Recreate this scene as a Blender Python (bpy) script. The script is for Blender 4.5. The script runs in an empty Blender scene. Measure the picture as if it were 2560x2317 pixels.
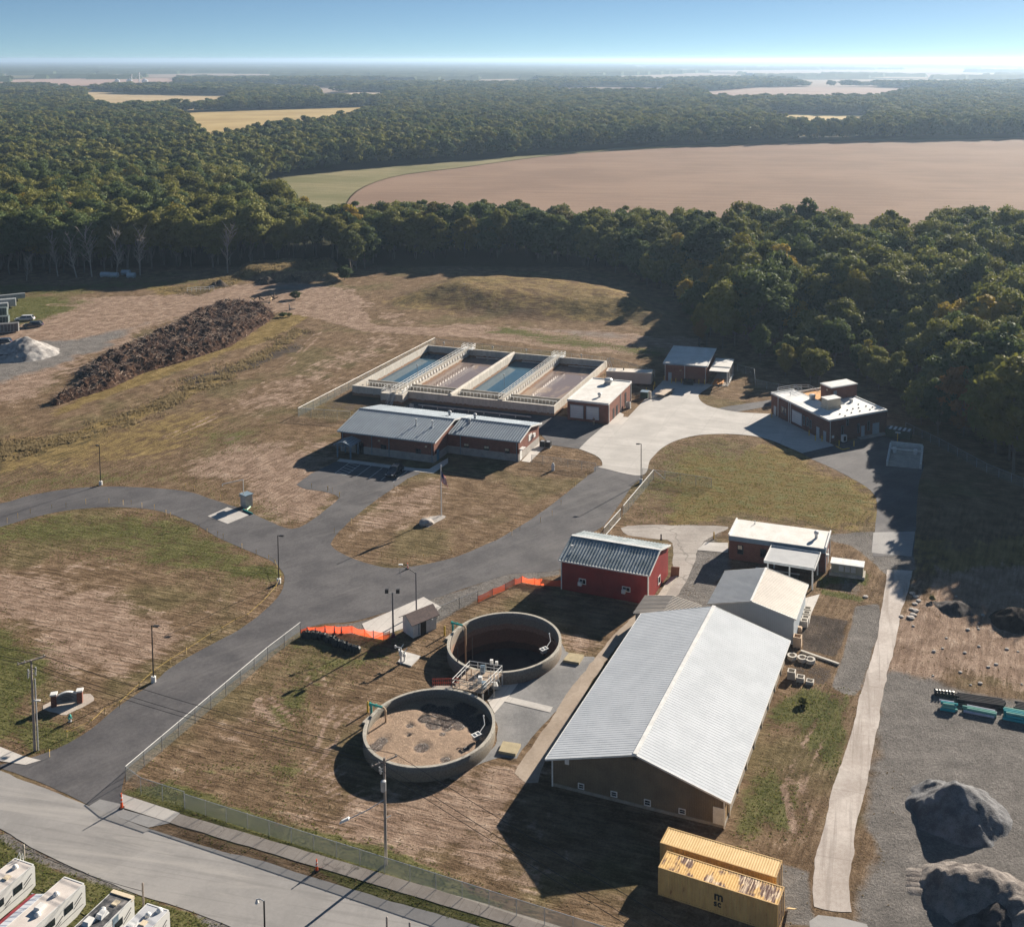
import bpy, bmesh, math, random
import numpy as np
from mathutils import Vector, Matrix
from mathutils.geometry import tessellate_polygon
R = math.radians
PI = math.pi
random.seed(7); np.random.seed(7)
S = bpy.context.scene
# ---------------------------------------------------------------- camera
CX, F_, Y0, CAMH = 1515., 2722., 149., 83.
TH = R(4.46); CY = Y0 + F_*math.tan(TH)
cd = bpy.data.cameras.new('camera'); cam = bpy.data.objects.new('camera', cd)
S.collection.objects.link(cam); S.camera = cam
cam.location = (0, 0, CAMH); cam.rotation_euler = (R(90) - TH, 0, 0)
cd.sensor_fit = 'HORIZONTAL'; cd.sensor_width = 36; cd.lens = F_/2560*36
cd.shift_x = (1280 - CX)/2560; cd.shift_y = (CY - 1158.5)/2560
cd.clip_start = 1; cd.clip_end = 80000
S.render.resolution_x = 1024; S.render.resolution_y = 926
# ---------------------------------------------------------------- sky and sun
SUN_DIR = Vector((0.595, 0.804, math.tan(R(21.5)))).normalized()
w = bpy.data.worlds.new('World'); S.world = w; w.use_nodes = True
nt = w.node_tree; nt.nodes.clear()
sky = nt.nodes.new('ShaderNodeTexSky'); sky.sky_type = 'NISHITA'; sky.sun_disc = False
sky.sun_elevation = R(21.5); sky.sun_rotation = math.atan2(0.595, 0.804)
sky.altitude = 150; sky.air_density = 1.0; sky.dust_density = 0.1; sky.ozone_density = 3.5
bg = nt.nodes.new('ShaderNodeBackground'); bg.inputs[1].default_value = 0.048
wo = nt.nodes.new('ShaderNodeOutputWorld')
tc_w = nt.nodes.new('ShaderNodeTexCoord'); vm_w = nt.nodes.new('ShaderNodeVectorMath'); vm_w.operation = 'MULTIPLY_ADD'; vm_w.inputs[1].default_value = (1, 1, 2.6); vm_w.inputs[2].default_value = (0, 0, .10)   # clear cool air: blue starts low above the horizon
nt.links.new(tc_w.outputs['Generated'], vm_w.inputs[0]); nt.links.new(vm_w.outputs[0], sky.inputs[0])
mx_w = nt.nodes.new('ShaderNodeMix'); mx_w.data_type = 'RGBA'; mx_w.blend_type = 'MULTIPLY'; mx_w.inputs[0].default_value = 1; mx_w.inputs[7].default_value = (1.06, 1.06, .96, 1)
nt.links.new(sky.outputs[0], mx_w.inputs[6]); nt.links.new(mx_w.outputs[2], bg.inputs[0]); nt.links.new(bg.outputs[0], wo.inputs[0])
sl = bpy.data.lights.new('sun', 'SUN'); sl.energy = 5.0; sl.angle = R(0.5); sl.color = (1.0, 0.90, 0.77)
so = bpy.data.objects.new('sun', sl); S.collection.objects.link(so)
so.rotation_euler = SUN_DIR.to_track_quat('Z', 'Y').to_euler()
S.view_settings.view_transform = 'Standard'; S.view_settings.look = 'None'
S.view_settings.gamma = 1; S.view_settings.exposure = 1.27
# ---------------------------------------------------------------- image <-> ground survey
CR = {'A': (800, 800, 2.24), 'B': (1600, 700, 2.1), 'C': (0, 1200, 2.24), 'D': (800, 1200, 2.24), 'E': (1600, 1300, 2.1),
      'F': (0, 1800, 2.24), 'G': (800, 1800, 2.24), 'H': (1600, 1800, 2.1), 'd1': (860, 820, 4.032), 'd2': (1240, 860, 4.032),
      'd3': (1640, 860, 5.6), 'd4': (1900, 920, 4.582), 'd5': (820, 1000, 6.72), 'd6': (1080, 1020, 6.72), 'd7': (0, 660, 6.72),
      'e1': (960, 1440, 6.72), 'e2': (1080, 1600, 6.72), 'e3': (1780, 1280, 5.305), 'e4': (1900, 1500, 6.72),
      'e5': (0, 2060, 4.383), 'e6': (2280, 1680, 7.2), 'e7': (40, 1600, 5.703), 'L': (0, 600, 2.24), 'f': (0, 0, 1/1.2698)}
_s, _c = math.sin(TH), math.cos(TH)
def W(c, x, y, z=0.):
    a, b, s = CR[c]; px = a + x/s; py = b + y/s
    u = (px - CX)/F_; v = (py - CY)/F_
    t = (z - CAMH)/(-_s - v*_c)
    return Vector((u*t, (_c - v*_s)*t, z))
def Wn(c, pts, z=0.): return [W(c, p[0], p[1], (p[2] if len(p) > 2 else z)) for p in pts]
def Pf(x, y, z=0.):      # world -> 2016-wide picture units (numpy ok)
    d = y*_c - (z - CAMH)*_s; up = y*_s + (z - CAMH)*_c
    return (CX + F_*x/d)/1.2698, (CY - F_*up/d)/1.2698
# ---------------------------------------------------------------- noise in numpy
def vnoise(x, y, seed=0):
    xi = np.floor(x).astype(np.int64); yi = np.floor(y).astype(np.int64)
    fx = x - xi; fy = y - yi; fx = fx*fx*(3 - 2*fx); fy = fy*fy*(3 - 2*fy)
    def h(a, b):
        n = (a*374761393 + b*668265263 + seed*982451653) & 0xffffffff
        n = ((n ^ (n >> 13))*1274126177) & 0xffffffff
        return ((n ^ (n >> 16)) & 0xffff)/65535.
    return (h(xi, yi)*(1-fx) + h(xi+1, yi)*fx)*(1-fy) + (h(xi, yi+1)*(1-fx) + h(xi+1, yi+1)*fx)*fy
def fbm(x, y, seed=0, o=4):
    r = 0; a = .5; t = 0
    for i in range(o):
        r = r + a*vnoise(x*2**i, y*2**i, seed + i); t += a; a *= .5
    return r/t
def sdist(x, y, poly):   # signed distance, positive inside
    d = np.full(x.shape, 1e9); ins = np.zeros(x.shape, bool); n = len(poly)
    for i in range(n):
        ax, ay = poly[i][0], poly[i][1]; bx, by = poly[(i+1) % n][0], poly[(i+1) % n][1]
        ex, ey = bx-ax, by-ay; L = ex*ex + ey*ey + 1e-9
        t = np.clip(((x-ax)*ex + (y-ay)*ey)/L, 0, 1)
        d = np.minimum(d, np.hypot(x-ax-t*ex, y-ay-t*ey))
        c = ((ay > y) != (by > y)) & (x < (bx-ax)*(y-ay)/((by-ay) if by != ay else 1e-9) + ax)
        ins ^= c
    return np.where(ins, d, -d)
# ---------------------------------------------------------------- object helpers
C = S.collection
def tag(o, label=None, cat=None, group=None, kind=None):
    if label: o['label'] = label
    if cat: o['category'] = cat
    if group: o['group'] = group
    if kind: o['kind'] = kind
    return o
def empty(name, loc, rz=0., label=None, cat=None, group=None):
    o = bpy.data.objects.new(name, None); C.objects.link(o); o.location = loc; o.rotation_euler = (0, 0, rz)
    o.empty_display_size = .5
    return tag(o, label, cat, group)
def meshobj(name, V, Fc, mats, parent=None, smooth=False, mi=None, loc=None):
    me = bpy.data.meshes.new(name); me.from_pydata([tuple(v) for v in V], [], Fc)
    for m in (mats if isinstance(mats, (list, tuple)) else [mats]): me.materials.append(m)
    if mi is not None: me.polygons.foreach_set('material_index', mi)
    if smooth: me.polygons.foreach_set('use_smooth', [True]*len(me.polygons))
    me.update()
    o = bpy.data.objects.new(name, me); C.objects.link(o)
    if parent: o.parent = parent
    if loc is not None: o.location = loc
    return o
class MB:
    def __init__(s): s.v = []; s.f = []; s.m = []; s.cm = 0
    def add(s, vs, fs):
        n = len(s.v); s.v += [tuple(v) for v in vs]; s.f += [tuple(i+n for i in f) for f in fs]; s.m += [s.cm]*len(fs); return s
    def box(s, x0, y0, z0, x1, y1, z1):
        return s.add([(x0,y0,z0),(x1,y0,z0),(x1,y1,z0),(x0,y1,z0),(x0,y0,z1),(x1,y0,z1),(x1,y1,z1),(x0,y1,z1)],
                     [(0,3,2,1),(4,5,6,7),(0,1,5,4),(1,2,6,5),(2,3,7,6),(3,0,4,7)])
    def hexa(s, v8): return s.add(v8, [(0,3,2,1),(4,5,6,7),(0,1,5,4),(1,2,6,5),(2,3,7,6),(3,0,4,7)])
    def prism(s, poly, z0, z1):   # vertical prism of an xy polygon (ccw)
        n = len(poly); v = [(p[0],p[1],z0) for p in poly] + [(p[0],p[1],z1) for p in poly]
        return s.add(v, [tuple(range(n-1,-1,-1)), tuple(range(n,2*n))] + [(i,(i+1)%n,n+(i+1)%n,n+i) for i in range(n)])
    def ext(s, prof, x0, x1):     # profile in (y,z) swept along x
        n = len(prof); v = [(x0,p[0],p[1]) for p in prof] + [(x1,p[0],p[1]) for p in prof]
        return s.add(v, [tuple(range(n)), tuple(range(2*n-1,n-1,-1))] + [(i,n+i,n+(i+1)%n,(i+1)%n) for i in range(n)])
    def exty(s, prof, y0, y1):    # profile in (x,z) swept along y
        n = len(prof); v = [(p[0],y0,p[1]) for p in prof] + [(p[0],y1,p[1]) for p in prof]
        return s.add(v, [tuple(range(n)), tuple(range(2*n-1,n-1,-1))] + [(i,n+i,n+(i+1)%n,(i+1)%n) for i in range(n)])
    def tube(s, a, b, r, r2=None, n=8, cap=True):
        a = Vector(a); b = Vector(b); d = b - a
        if d.length < 1e-6: return s
        q = d.to_track_quat('Z', 'Y'); r2 = r if r2 is None else r2; v = []
        for p, rr in ((a, r), (b, r2)):
            for i in range(n):
                t = 2*PI*i/n; v.append(p + q @ Vector((math.cos(t)*rr, math.sin(t)*rr, 0)))
        f = [(i,(i+1)%n,n+(i+1)%n,n+i) for i in range(n)]
        if cap: f += [tuple(range(n-1,-1,-1)), tuple(range(n,2*n))]
        return s.add(v, f)
    def path(s, pts, r, n=6):
        for a, b in zip(pts[:-1], pts[1:]): s.tube(a, b, r, n=n)
        return s
    def bar(s, a, b, w, h):
        a = Vector(a); b = Vector(b); d = (b-a); q = d.to_track_quat('X', 'Z'); L = d.length
        v = [a + q @ Vector((x, y, z)) for z in (-h/2, h/2) for x, y in ((0,-w/2),(L,-w/2),(L,w/2),(0,w/2))]
        return s.hexa(v)
    def lathe(s, prof, n=24, cx=0, cy=0, close=False):   # profile (r,z)
        v = []; m = len(prof)
        for r, z in prof:
            for i in range(n):
                t = 2*PI*i/n; v.append((cx + math.cos(t)*r, cy + math.sin(t)*r, z))
        f = []
        for j in range(m if close else m-1):
            k = (j+1) % m
            for i in range(n): f.append((j*n+i, j*n+(i+1)%n, k*n+(i+1)%n, k*n+i))
        return s.add(v, f)
    def dome(s, c, r, rz=None, n=10):
        rz = rz or r
        prof = [(r*math.cos(R(a)), c[2] + rz*math.sin(R(a))) for a in (0, 25, 50, 72, 89)]
        return s.lathe(prof, n, c[0], c[1])
    def build(s, name, mats, parent=None, smooth=False, loc=None, **k):
        return meshobj(name, s.v, s.f, mats, parent, smooth, s.m, loc)
def copy_tree(o, parent=None):
    c = o.copy(); C.objects.link(c); c.parent = parent
    for ch in list(o.children): copy_tree(ch, c)
    return c
def frame(c, x, y, deg, name, label, cat, group=None, z=0):
    p = W(c, x, y) if isinstance(c, str) else Vector((c[0], c[1], 0)); p.z = z
    return empty(name, p, R(deg), label, cat, group)
# ---------------------------------------------------------------- materials
class N:
    def __init__(s, name):
        s.m = bpy.data.materials.new(name); s.m.use_nodes = True; s.t = s.m.node_tree; s.t.nodes.clear()
        s.out = s.t.nodes.new('ShaderNodeOutputMaterial'); s.b = s.t.nodes.new('ShaderNodeBsdfPrincipled')
        s.t.links.new(s.b.outputs[0], s.out.inputs[0])
    def n(s, ty, **k):
        o = s.t.nodes.new('ShaderNode' + ty)
        for a, v in k.items(): setattr(o, a, v)
        return o
    def l(s, a, b): s.t.links.new(a, b)
    def pos(s, obj=True, sc=(1,1,1), rot=0):
        if obj: c = s.n('TexCoord').outputs['Object']
        else: c = s.n('NewGeometry').outputs['Position']
        m = s.n('Mapping', vector_type='POINT'); m.inputs['Rotation'].default_value = (0,0,rot)
        s.l(c, m.inputs[0])
        if sc != (1,1,1):
            m2 = s.n('VectorMath', operation='MULTIPLY'); s.l(m.outputs[0], m2.inputs[0]); m2.inputs[1].default_value = sc
            return m2.outputs[0]
        return m.outputs[0]
    def noise(s, co, sc, det=4, ro=.55, dist=0):
        o = s.n('TexNoise'); o.inputs['Scale'].default_value = sc; o.inputs['Detail'].default_value = det
        o.inputs['Roughness'].default_value = ro; o.inputs['Distortion'].default_value = dist
        s.l(co, o.inputs['Vector']); return o.outputs['Fac']
    def ramp(s, f, stops):
        o = s.n('ValToRGB'); e = o.color_ramp.elements
        while len(e) < len(stops): e.new(0.5)
        for q, (p, c) in zip(e, stops):
            q.position = p; q.color = (c[0], c[1], c[2], 1) if hasattr(c, '__len__') else (c, c, c, 1)
        s.l(f, o.inputs[0]); return o.outputs[0]
    def rng(s, f, a, b, c=0., d=1.):
        o = s.n('MapRange', interpolation_type='SMOOTHSTEP'); s.l(f, o.inputs[0])
        for i, v in enumerate((a, b, c, d)): o.inputs[i+1].default_value = v
        return o.outputs[0]
    def mix(s, f, a, b, bt='MIX'):
        o = s.n('Mix', data_type='RGBA', blend_type=bt); 
        for i, v in ((0, f), (6, a), (7, b)):
            if isinstance(v, (int, float)): o.inputs[i].default_value = v if i == 0 else (v, v, v, 1)
            elif hasattr(v, '__len__'): o.inputs[i].default_value = (*v, 1)
            else: s.l(v, o.inputs[i])
        return o.outputs[2]
    def ma(s, op, a, b=0., c=None):
        o = s.n('Math', operation=op)
        for i, v in enumerate((a, b, c)):
            if v is None: continue
            if isinstance(v, (int, float)): o.inputs[i].default_value = v
            else: s.l(v, o.inputs[i])
        return o.outputs[0]
    def bump(s, h, st, di=.05):
        o = s.n('Bump'); o.inputs['Strength'].default_value = st; o.inputs['Distance'].default_value = di
        s.l(h, o.inputs['Height']); s.l(o.outputs[0], s.b.inputs['Normal']); return o
    def fin(s, col, rough=.8, metal=0, spec=None):
        if hasattr(col, '__len__'): s.b.inputs['Base Color'].default_value = (*col, 1)
        else: s.l(col, s.b.inputs['Base Color'])
        if isinstance(rough, (int, float)): s.b.inputs['Roughness'].default_value = rough
        else: s.l(rough, s.b.inputs['Roughness'])
        s.b.inputs['Metallic'].default_value = metal
        if spec is not None: s.b.inputs['Specular IOR Level'].default_value = spec
        return s.m
def worn(name, c1, c2=None, rough=.7, metal=0, sc=1.2, sc2=9, bump=.15, spec=.3, world=False, d=.02):
    """surface with blotchy and fine variation between two colours"""
    c2 = c2 or tuple(v*.78 for v in c1)
    s = N(name); co = s.pos(not world); a = s.noise(co, sc, 5); b = s.noise(co, sc2, 3)
    f = s.rng(s.ma('ADD', s.ma('MULTIPLY', a, .65), s.ma('MULTIPLY', b, .35)), .36, .64)
    if bump: s.bump(b, bump, d)
    return s.fin(s.mix(f, c1, c2), rough, metal, spec)
def ribbed(name, c1, c2, axis=0, pitch=.3, rough=.4, metal=.0, depth=.6, groove=.25, dirt=None, dark=.22):
    """profiled metal sheet with ribs every pitch along the given local axis"""
    s = N(name); tc = s.n('TexCoord').outputs['Object']; sx = s.n('SeparateXYZ'); s.l(tc, sx.inputs[0])
    v = s.ma('FRACT', s.ma('DIVIDE', sx.outputs[axis], pitch))
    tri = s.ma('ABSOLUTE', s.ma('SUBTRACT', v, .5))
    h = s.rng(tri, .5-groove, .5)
    s.bump(h, depth, .06)
    a = s.noise(tc, .5, 5); b = s.noise(tc, 6, 3)
    f = s.rng(s.ma('ADD', s.ma('MULTIPLY', a, .6), s.ma('MULTIPLY', b, .4)), .35, .65)
    col = s.mix(f, c1, c2)
    if dirt:
        col = s.mix(s.rng(s.noise(s.pos(True, dirt[1]), 1, 4), .58, .75), col, dirt[0])
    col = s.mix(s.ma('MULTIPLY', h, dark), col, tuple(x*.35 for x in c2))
    return s.fin(col, rough, metal, .3)
def brick(name, c1, c2):
    s = N(name); tc = s.n('TexCoord').outputs['Object']; g = s.n('NewGeometry')
    sx = s.n('SeparateXYZ'); s.l(tc, sx.inputs[0]); cb = s.n('CombineXYZ')
    s.l(s.ma('ADD', sx.outputs[0], sx.outputs[1]), cb.inputs[0]); s.l(sx.outputs[2], cb.inputs[1])
    br = s.n('TexBrick'); s.l(cb.outputs[0], br.inputs['Vector'])
    br.inputs['Scale'].default_value = 1; br.inputs['Brick Width'].default_value = .4; br.inputs['Row Height'].default_value = .2
    br.inputs['Mortar Size'].default_value = .012; br.inputs['Color1'].default_value = (*c1, 1); br.inputs['Color2'].default_value = (*c2, 1)
    br.inputs['Mortar'].default_value = (.3, .2, .16, 1)
    col = s.mix(s.rng(s.noise(tc, .8, 5), .3, .7, 0, .35), br.outputs[0], tuple(v*.6 for v in c2))
    s.bump(br.outputs['Fac'], .2, -.01)
    return s.fin(col, .85, 0, .2)
# ================================================================ SETTING
TANK1 = (-14.25, 146.9, 8.0)    # empty round tank (centre x, y, outer radius)
TANK2 = (-21.6, 127.4, 8.0)     # full round tank
def crom(P, corner=(), step=1.2, closed=True):
    n = len(P); out = []
    for i in range(n if closed else n-1):
        p1 = P[i]; p2 = P[(i+1) % n]
        p0 = P[i-1] if (closed or i > 0) else p1; p3 = P[(i+2) % n] if (closed or i+2 < n) else p2
        if i in corner: p0 = p1 - (p2-p1)
        if (i+1) % n in corner: p3 = p2 + (p2-p1)
        k = max(1, int((p2-p1).length/step))
        for j in range(k):
            u = j/k
            out.append(.5*((2*p1) + (p2-p0)*u + (2*p0-5*p1+4*p2-p3)*u*u + (-p0+3*p1-3*p2+p3)*u**3))
    return out
# ---- ground: one sheet to the horizon, fine in the plant, painted with what covers it
def axis(lo, hi, st, far):
    a = list(np.arange(lo, hi + 1e-6, st)); g = st; p = a[0]; left = []
    while p > -far: g *= 1.22; p -= g; left.append(p)
    g = st; p = a[-1]; right = []
    while p < far: g *= 1.22; p += g; right.append(p)
    return np.array(left[::-1] + a + right)
gx = axis(-236, 122, .72, 40000); gy = axis(84, 432, .72, 40000)
NX, NY = len(gx), len(gy)
GX, GY = np.meshgrid(gx, gy); X = GX.ravel().copy(); Y = GY.ravel().copy()
fine = (X > -238) & (X < 124) & (Y > 82) & (Y < 434)
xf, yf = X[fine], Y[fine]
wn = fbm(xf*.12, yf*.12, 3, 4) - .5; wn2 = fbm(xf*.5, yf*.5, 9, 3) - .5
ch = {k: np.zeros(xf.shape) for k in ('green', 'tan', 'gravel', 'soil', 'dir', 'straw', 'tall')}
def paint(k, c, pts, v=1., soft=2., wob=4., how='max'):
    poly = [W(c, *p) for p in pts] if isinstance(c, str) else pts
    soft = soft*1.7; d = sdist(xf, yf, poly) + wn*wob*2 + wn2*wob*.6
    m = np.clip((d + soft)/(2*soft), 0, 1); m = m*m*(3-2*m)
    if how == 'max': ch[k][:] = np.maximum(ch[k], m*v)
    else: ch[k][:] = ch[k]*(1-m) + v*m
def ruts(c, pts, v=.9, w_=.30, gap=.95, k='tan'):      # a pair of wheel ruts along a line
    P = Wn(c, pts); P = crom(P, (), 4., False) + [P[-1]]; d = np.full(xf.shape, 1e9)
    for a, b in zip(P[:-1], P[1:]):
        m_ = (xf > min(a.x,b.x)-4) & (xf < max(a.x,b.x)+4) & (yf > min(a.y,b.y)-4) & (yf < max(a.y,b.y)+4)
        if not m_.any(): continue
        ex, ey = b.x-a.x, b.y-a.y; t_ = np.clip(((xf[m_]-a.x)*ex + (yf[m_]-a.y)*ey)/(ex*ex+ey*ey+1e-9), 0, 1); d[m_] = np.minimum(d[m_], np.hypot(xf[m_]-a.x-t_*ex, yf[m_]-a.y-t_*ey))
    m = np.clip(1.6 - np.abs(d-gap)/w_, 0, 1)*np.clip(.55 + wn*2.2, 0, 1); ch[k][:] = np.maximum(ch[k], m*v); ch['green'][:] *= (1-m*.8)
# lawns
paint('green', 'f', [(-60,1000),(60,1020),(330,1005),(440,1060),(545,1105),(556,1140),(430,1150),(250,1090),(-60,1080)], .62, 4, 5)
paint('green', 'C', [(1180,470),(1560,470),(1590,520),(1540,560),(1280,545)], .95, 1.5, 1.5)
paint('green', 'f', [(-60,1200),(60,1250),(90,1330),(60,1400),(180,1430),(150,1475),(60,1490),(-60,1440)], .7, 2, 3)
paint('green', 'f', [(560,1270),(700,1290),(760,1250),(760,1300),(640,1340),(600,1400),(640,1500),(640,1600),(520,1560),(400,1520),(330,1490),(420,1500),(540,1480),(560,1380)], .62, 3, 5)
paint('green', 'f', [(250,1560),(330,1540),(600,1620),(760,1680),(1000,1780),(1100,1825),(900,1825),(620,1720),(360,1610)], .95, 1.2, 1.5)
paint('green', 'f', [(-80,1600),(0,1640),(60,1670),(120,1710),(260,1750),(360,1790),(500,1840),(300,1900),(-120,1900)], 1., .6, .8)
paint('green', 'f', [(1290,880),(1400,860),(1540,890),(1640,940),(1715,985),(1720,1030),(1600,1030),(1400,1030),(1230,1030),(1240,985)], .46, 4, 7)
paint('green', 'E', [(840,870),(940,880),(1120,925),(1090,1050),(1060,1150),(1000,1290),(900,1200),(840,1010),(650,1120),(640,1080),(700,980)], 1., 1.6, 2)
paint('green', 'H', [(560,300),(660,250),(800,440),(780,560),(640,520),(540,600),(600,330)], .8, 2, 3)
paint('green', 'E', [(940,360),(1160,400),(1180,435),(960,390)], 1., .5, .6)
paint('green', 'E', [(1060,200),(1130,215),(1210,290),(1190,340),(1110,330),(1000,340),(940,370),(930,300),(1110,290)], .85, .6, .8)
paint('green', 'f', [(-80,590),(100,585),(170,595),(100,625),(20,640),(-80,650)], .8, 5, 6)
paint('green', 'f', [(-80,560),(160,556),(430,545),(400,560),(180,575),(-80,590)], .6, 5, 6)
paint('green', 'f', [(380,850),(520,830),(540,870),(400,900)], .5, 5, 6)
paint('green', 'f', [(-80,1000),(-80,940),(100,930),(300,920),(440,940),(460,990),(280,960),(130,968),(60,980)], .45, 4, 5)
paint('green', 'f', [(450,975),(530,990),(560,1030),(490,1005)], .5, 2, 2)
paint('green', 'f', [(980,640),(1180,670),(1330,690),(1300,700),(1100,680),(960,655)], .7, 3, 4)
paint('green', 'f', [(1640,1400),(1660,1380),(1640,1480)], .5, 3, 4)
paint('straw', 'f', [(-80,960),(-80,880),(200,830),(420,790),(470,800),(420,870),(330,900),(100,930)], .55, 8, 10)
paint('straw', 'L', [(0,1150),(300,1100),(900,880),(1250,740),(1500,600),(1700,500),(1500,640),(1200,820),(800,1000),(300,1140),(0,1220)], 1., 2.5, 3)
paint('straw', 'L', [(300,950),(900,680),(1400,540),(1550,430),(1750,350),(1800,400),(1500,560),(900,760),(300,1000)], .9, 1.8, 2.5)
paint('straw', 'L', [(850,260),(1100,250),(1300,190),(1500,160),(1900,150),(1850,210),(1400,220),(1300,260),(1000,340),(900,320)], .9, 4, 5)
paint('straw', 'f', [(720,590),(1000,556),(1200,575),(1330,620),(1200,640),(1000,625),(800,612)], .5, 4, 6)
paint('straw', 'f', [(380,1000),(300,1010),(540,1110),(500,1130)], .3, 4, 6)
paint('straw', 'f', [(1810,1060),(1900,1080),(2060,1020),(2060,1130),(1900,1150),(1810,1130)], .7, 3, 4)
paint('straw', 'f', [(1560,880),(1640,940),(1715,985),(1700,1030),(1500,1020),(1300,1030),(1350,900)], .8, 5, 8)
paint('tall', 'L', [(0,1150),(300,1100),(900,880),(1250,740),(1500,600),(1700,500),(1500,640),(1200,820),(800,1000),(300,1140),(0,1220)], 1., 3, 7)
paint('tall', 'L', [(900,280),(1100,250),(1300,190),(1500,160),(1900,150),(1850,200),(1400,215),(1100,320)], .7, 2, 3)
0 and paint('tall', 'f', [(-80,960),(-80,880),(200,830),(420,790),(470,800),(420,870),(330,900),(100,930)], .12, 8, 10)
# bare and tracked dirt
paint('tan', 'f', [(-80,640),(100,590),(330,580),(470,560),(560,555),(700,570),(760,640),(1000,640),(1350,660),(1380,700),(1200,690),(900,650),(700,600),(600,610),(440,600),(300,650),(150,720),(60,780),(-80,820)], .8, 4, 6)
paint('tan', 'f', [(430,790),(600,720),(740,650),(830,660),(700,730),(590,800),(500,830)], .55, 6, 8)
paint('tan', 'f', [(470,860),(650,880),(660,960),(660,1000),(600,1030),(520,1010),(440,960),(350,950),(400,900)], .8, 5, 7)
paint('tan', 'f', [(660,1060),(820,940),(900,930),(880,1000),(780,1040),(700,1075)], .65, 4, 6)
paint('tan', 'f', [(880,980),(1000,990),(1000,1060),(880,1040)], .4, 4, 6)
paint('tan', 'f', [(-80,1120),(200,1130),(400,1240),(380,1290),(300,1330),(150,1330),(60,1280),(-80,1200)], .75, 6, 8)
paint('tan', 'f', [(280,1500),(380,1440),(520,1400),(540,1480),(440,1500),(350,1530)], .55, 4, 5)
paint('tan', 'f', [(540,1600),(700,1560),(960,1530),(1080,1490),(1040,1560),(960,1640),(1060,1760),(900,1700),(700,1660),(560,1640)], .85, 3, 4)
paint('tan', 'f', [(1180,1770),(1230,1745),(1260,1760),(1230,1825),(1150,1810)], .8, 1.5, 2)
paint('tan', 'f', [(1820,1140),(1900,1120),(2080,1110),(2080,1370),(1960,1350),(1850,1330),(1790,1340),(1770,1320),(1800,1200)], .9, 3, 4)
paint('tan', 'E', [(1400,520),(1440,300),(1500,300),(1500,520),(1420,800),(1330,900),(1290,1000),(1260,1000),(1320,760),(1370,560)], .9, 1, 2)
paint('tan', 'f', [(1640,1820),(1660,1700),(1680,1560),(1700,1400),(1720,1330),(1780,1340),(1740,1480),(1720,1650),(1700,1825)], .35, 3, 4)
paint('tan', 'H', [(700,240),(900,240),(920,420),(880,660),(760,700),(720,640),(830,500)], .45, 2.5, 4)
paint('tan', 'D', [(1340,850),(1560,880),(1580,900),(1500,980),(1400,960),(1360,900)], .6, 1, 1.5)
paint('tan', 'f', [(730,560),(1330,600),(1340,640),(1000,620)], .2, 6, 8)
# gravel and stone
paint('gravel', 'f', [(1700,1340),(1780,1330),(1850,1345),(1960,1370),(2100,1400),(2100,1900),(1670,1900),(1690,1700),(1720,1480)], 1., 2.5, 3)
paint('gravel', 'E', [(1130,450),(1255,440),(1260,560),(1220,700),(1140,920),(1080,920),(1000,880),(1060,700),(1100,560)], 1., .5, .5)
paint('gravel', 'E', [(1000,80),(1220,60),(1420,170),(1440,260),(1290,290),(1250,250),(1200,200),(1110,130),(1010,110)], 1., .8, .8)
paint('gravel', 'E', [(-60,60),(200,50),(440,60),(470,200),(440,470),(100,470),(160,300),(160,120),(-60,90)], .75, 1.5, 2)
paint('gravel', 'H', [(740,760),(900,790),(910,990),(960,1090),(740,1090),(750,880)], 1., .8, 1)
paint('gravel', 'L', [(-200,560),(270,560),(650,530),(560,620),(300,720),(0,790),(-200,820)], .95, 5, 6)
paint('gravel', 'f', [(860,1175),(1000,1130),(1090,1110),(1105,1130),(1000,1150),(930,1185),(850,1230),(700,1245),(600,1240),(700,1225),(780,1195)], .9, 1, 1)
paint('gravel', 'f', [(940,640),(1140,645),(1330,660),(1350,680),(1200,672),(1000,650)], .5, 4, 5)
paint('gravel', 'f', [(40,1690),(100,1715),(260,1760),(380,1800),(420,1830),(480,1830),(330,1765),(120,1690),(20,1640),(-40,1620)], .9, .5, .6)
paint('gravel', 'f', [(1640,1110),(1700,1130),(1710,1170),(1690,1180),(1640,1165)], .5, 1, 1)
# dark soil
paint('tan', 'f', [(560,560),(700,578),(740,640),(900,648),(1150,655),(1370,668),(1390,700),(1180,695),(900,662),(720,655),(600,622),(460,604),(340,590),(480,565)], 1., 1.5, 3)
for q_ in ([(690,590),(640,640),(560,725),(440,810),(330,860)],[(700,600),(860,650),(1100,664),(1360,688)],[(690,595),(800,640),(900,655),(1160,675),(1380,700)],[(700,590),(600,610),(440,600),(300,650),(100,760)],[(560,1620),(760,1600),(960,1640),(1040,1710),(1150,1780)],[(640,1520),(760,1560),(930,1560),(1060,1600),(1100,1700)],[(700,1640),(820,1590),(940,1600),(1040,1640),(1080,1740)],[(1850,1100),(1900,1250),(1860,1400),(1780,1560),(1700,1750)],[(1760,1330),(1790,1480),(1760,1640),(1740,1830)],[(1990,1130),(1850,1300),(1760,1500),(1720,1700)],[(600,1290),(640,1400),(560,1480),(420,1540)],[(520,1380),(600,1460),(640,1540)],[(1620,1700),(1560,1560),(1620,1430),(1640,1380)],[(80,1250),(300,1230),(460,1180)],[(20,1160),(220,1140),(420,1180)]): ruts('f', q_)
for q_ in ([(100,600),(300,600),(520,560)],[(0,700),(200,690),(380,630),(560,580)],[(0,740),(200,720),(330,670)]): ruts('f', q_, .8, .5, 1., 'soil')
for q_ in ([(1860,1340),(1900,1480),(1980,1640)],[(1720,1400),(1800,1520),(1800,1680)],[(1900,1370),(1820,1560),(1780,1820)]): ruts('f', q_, .9, .45, 1.0, 'tan')
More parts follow.
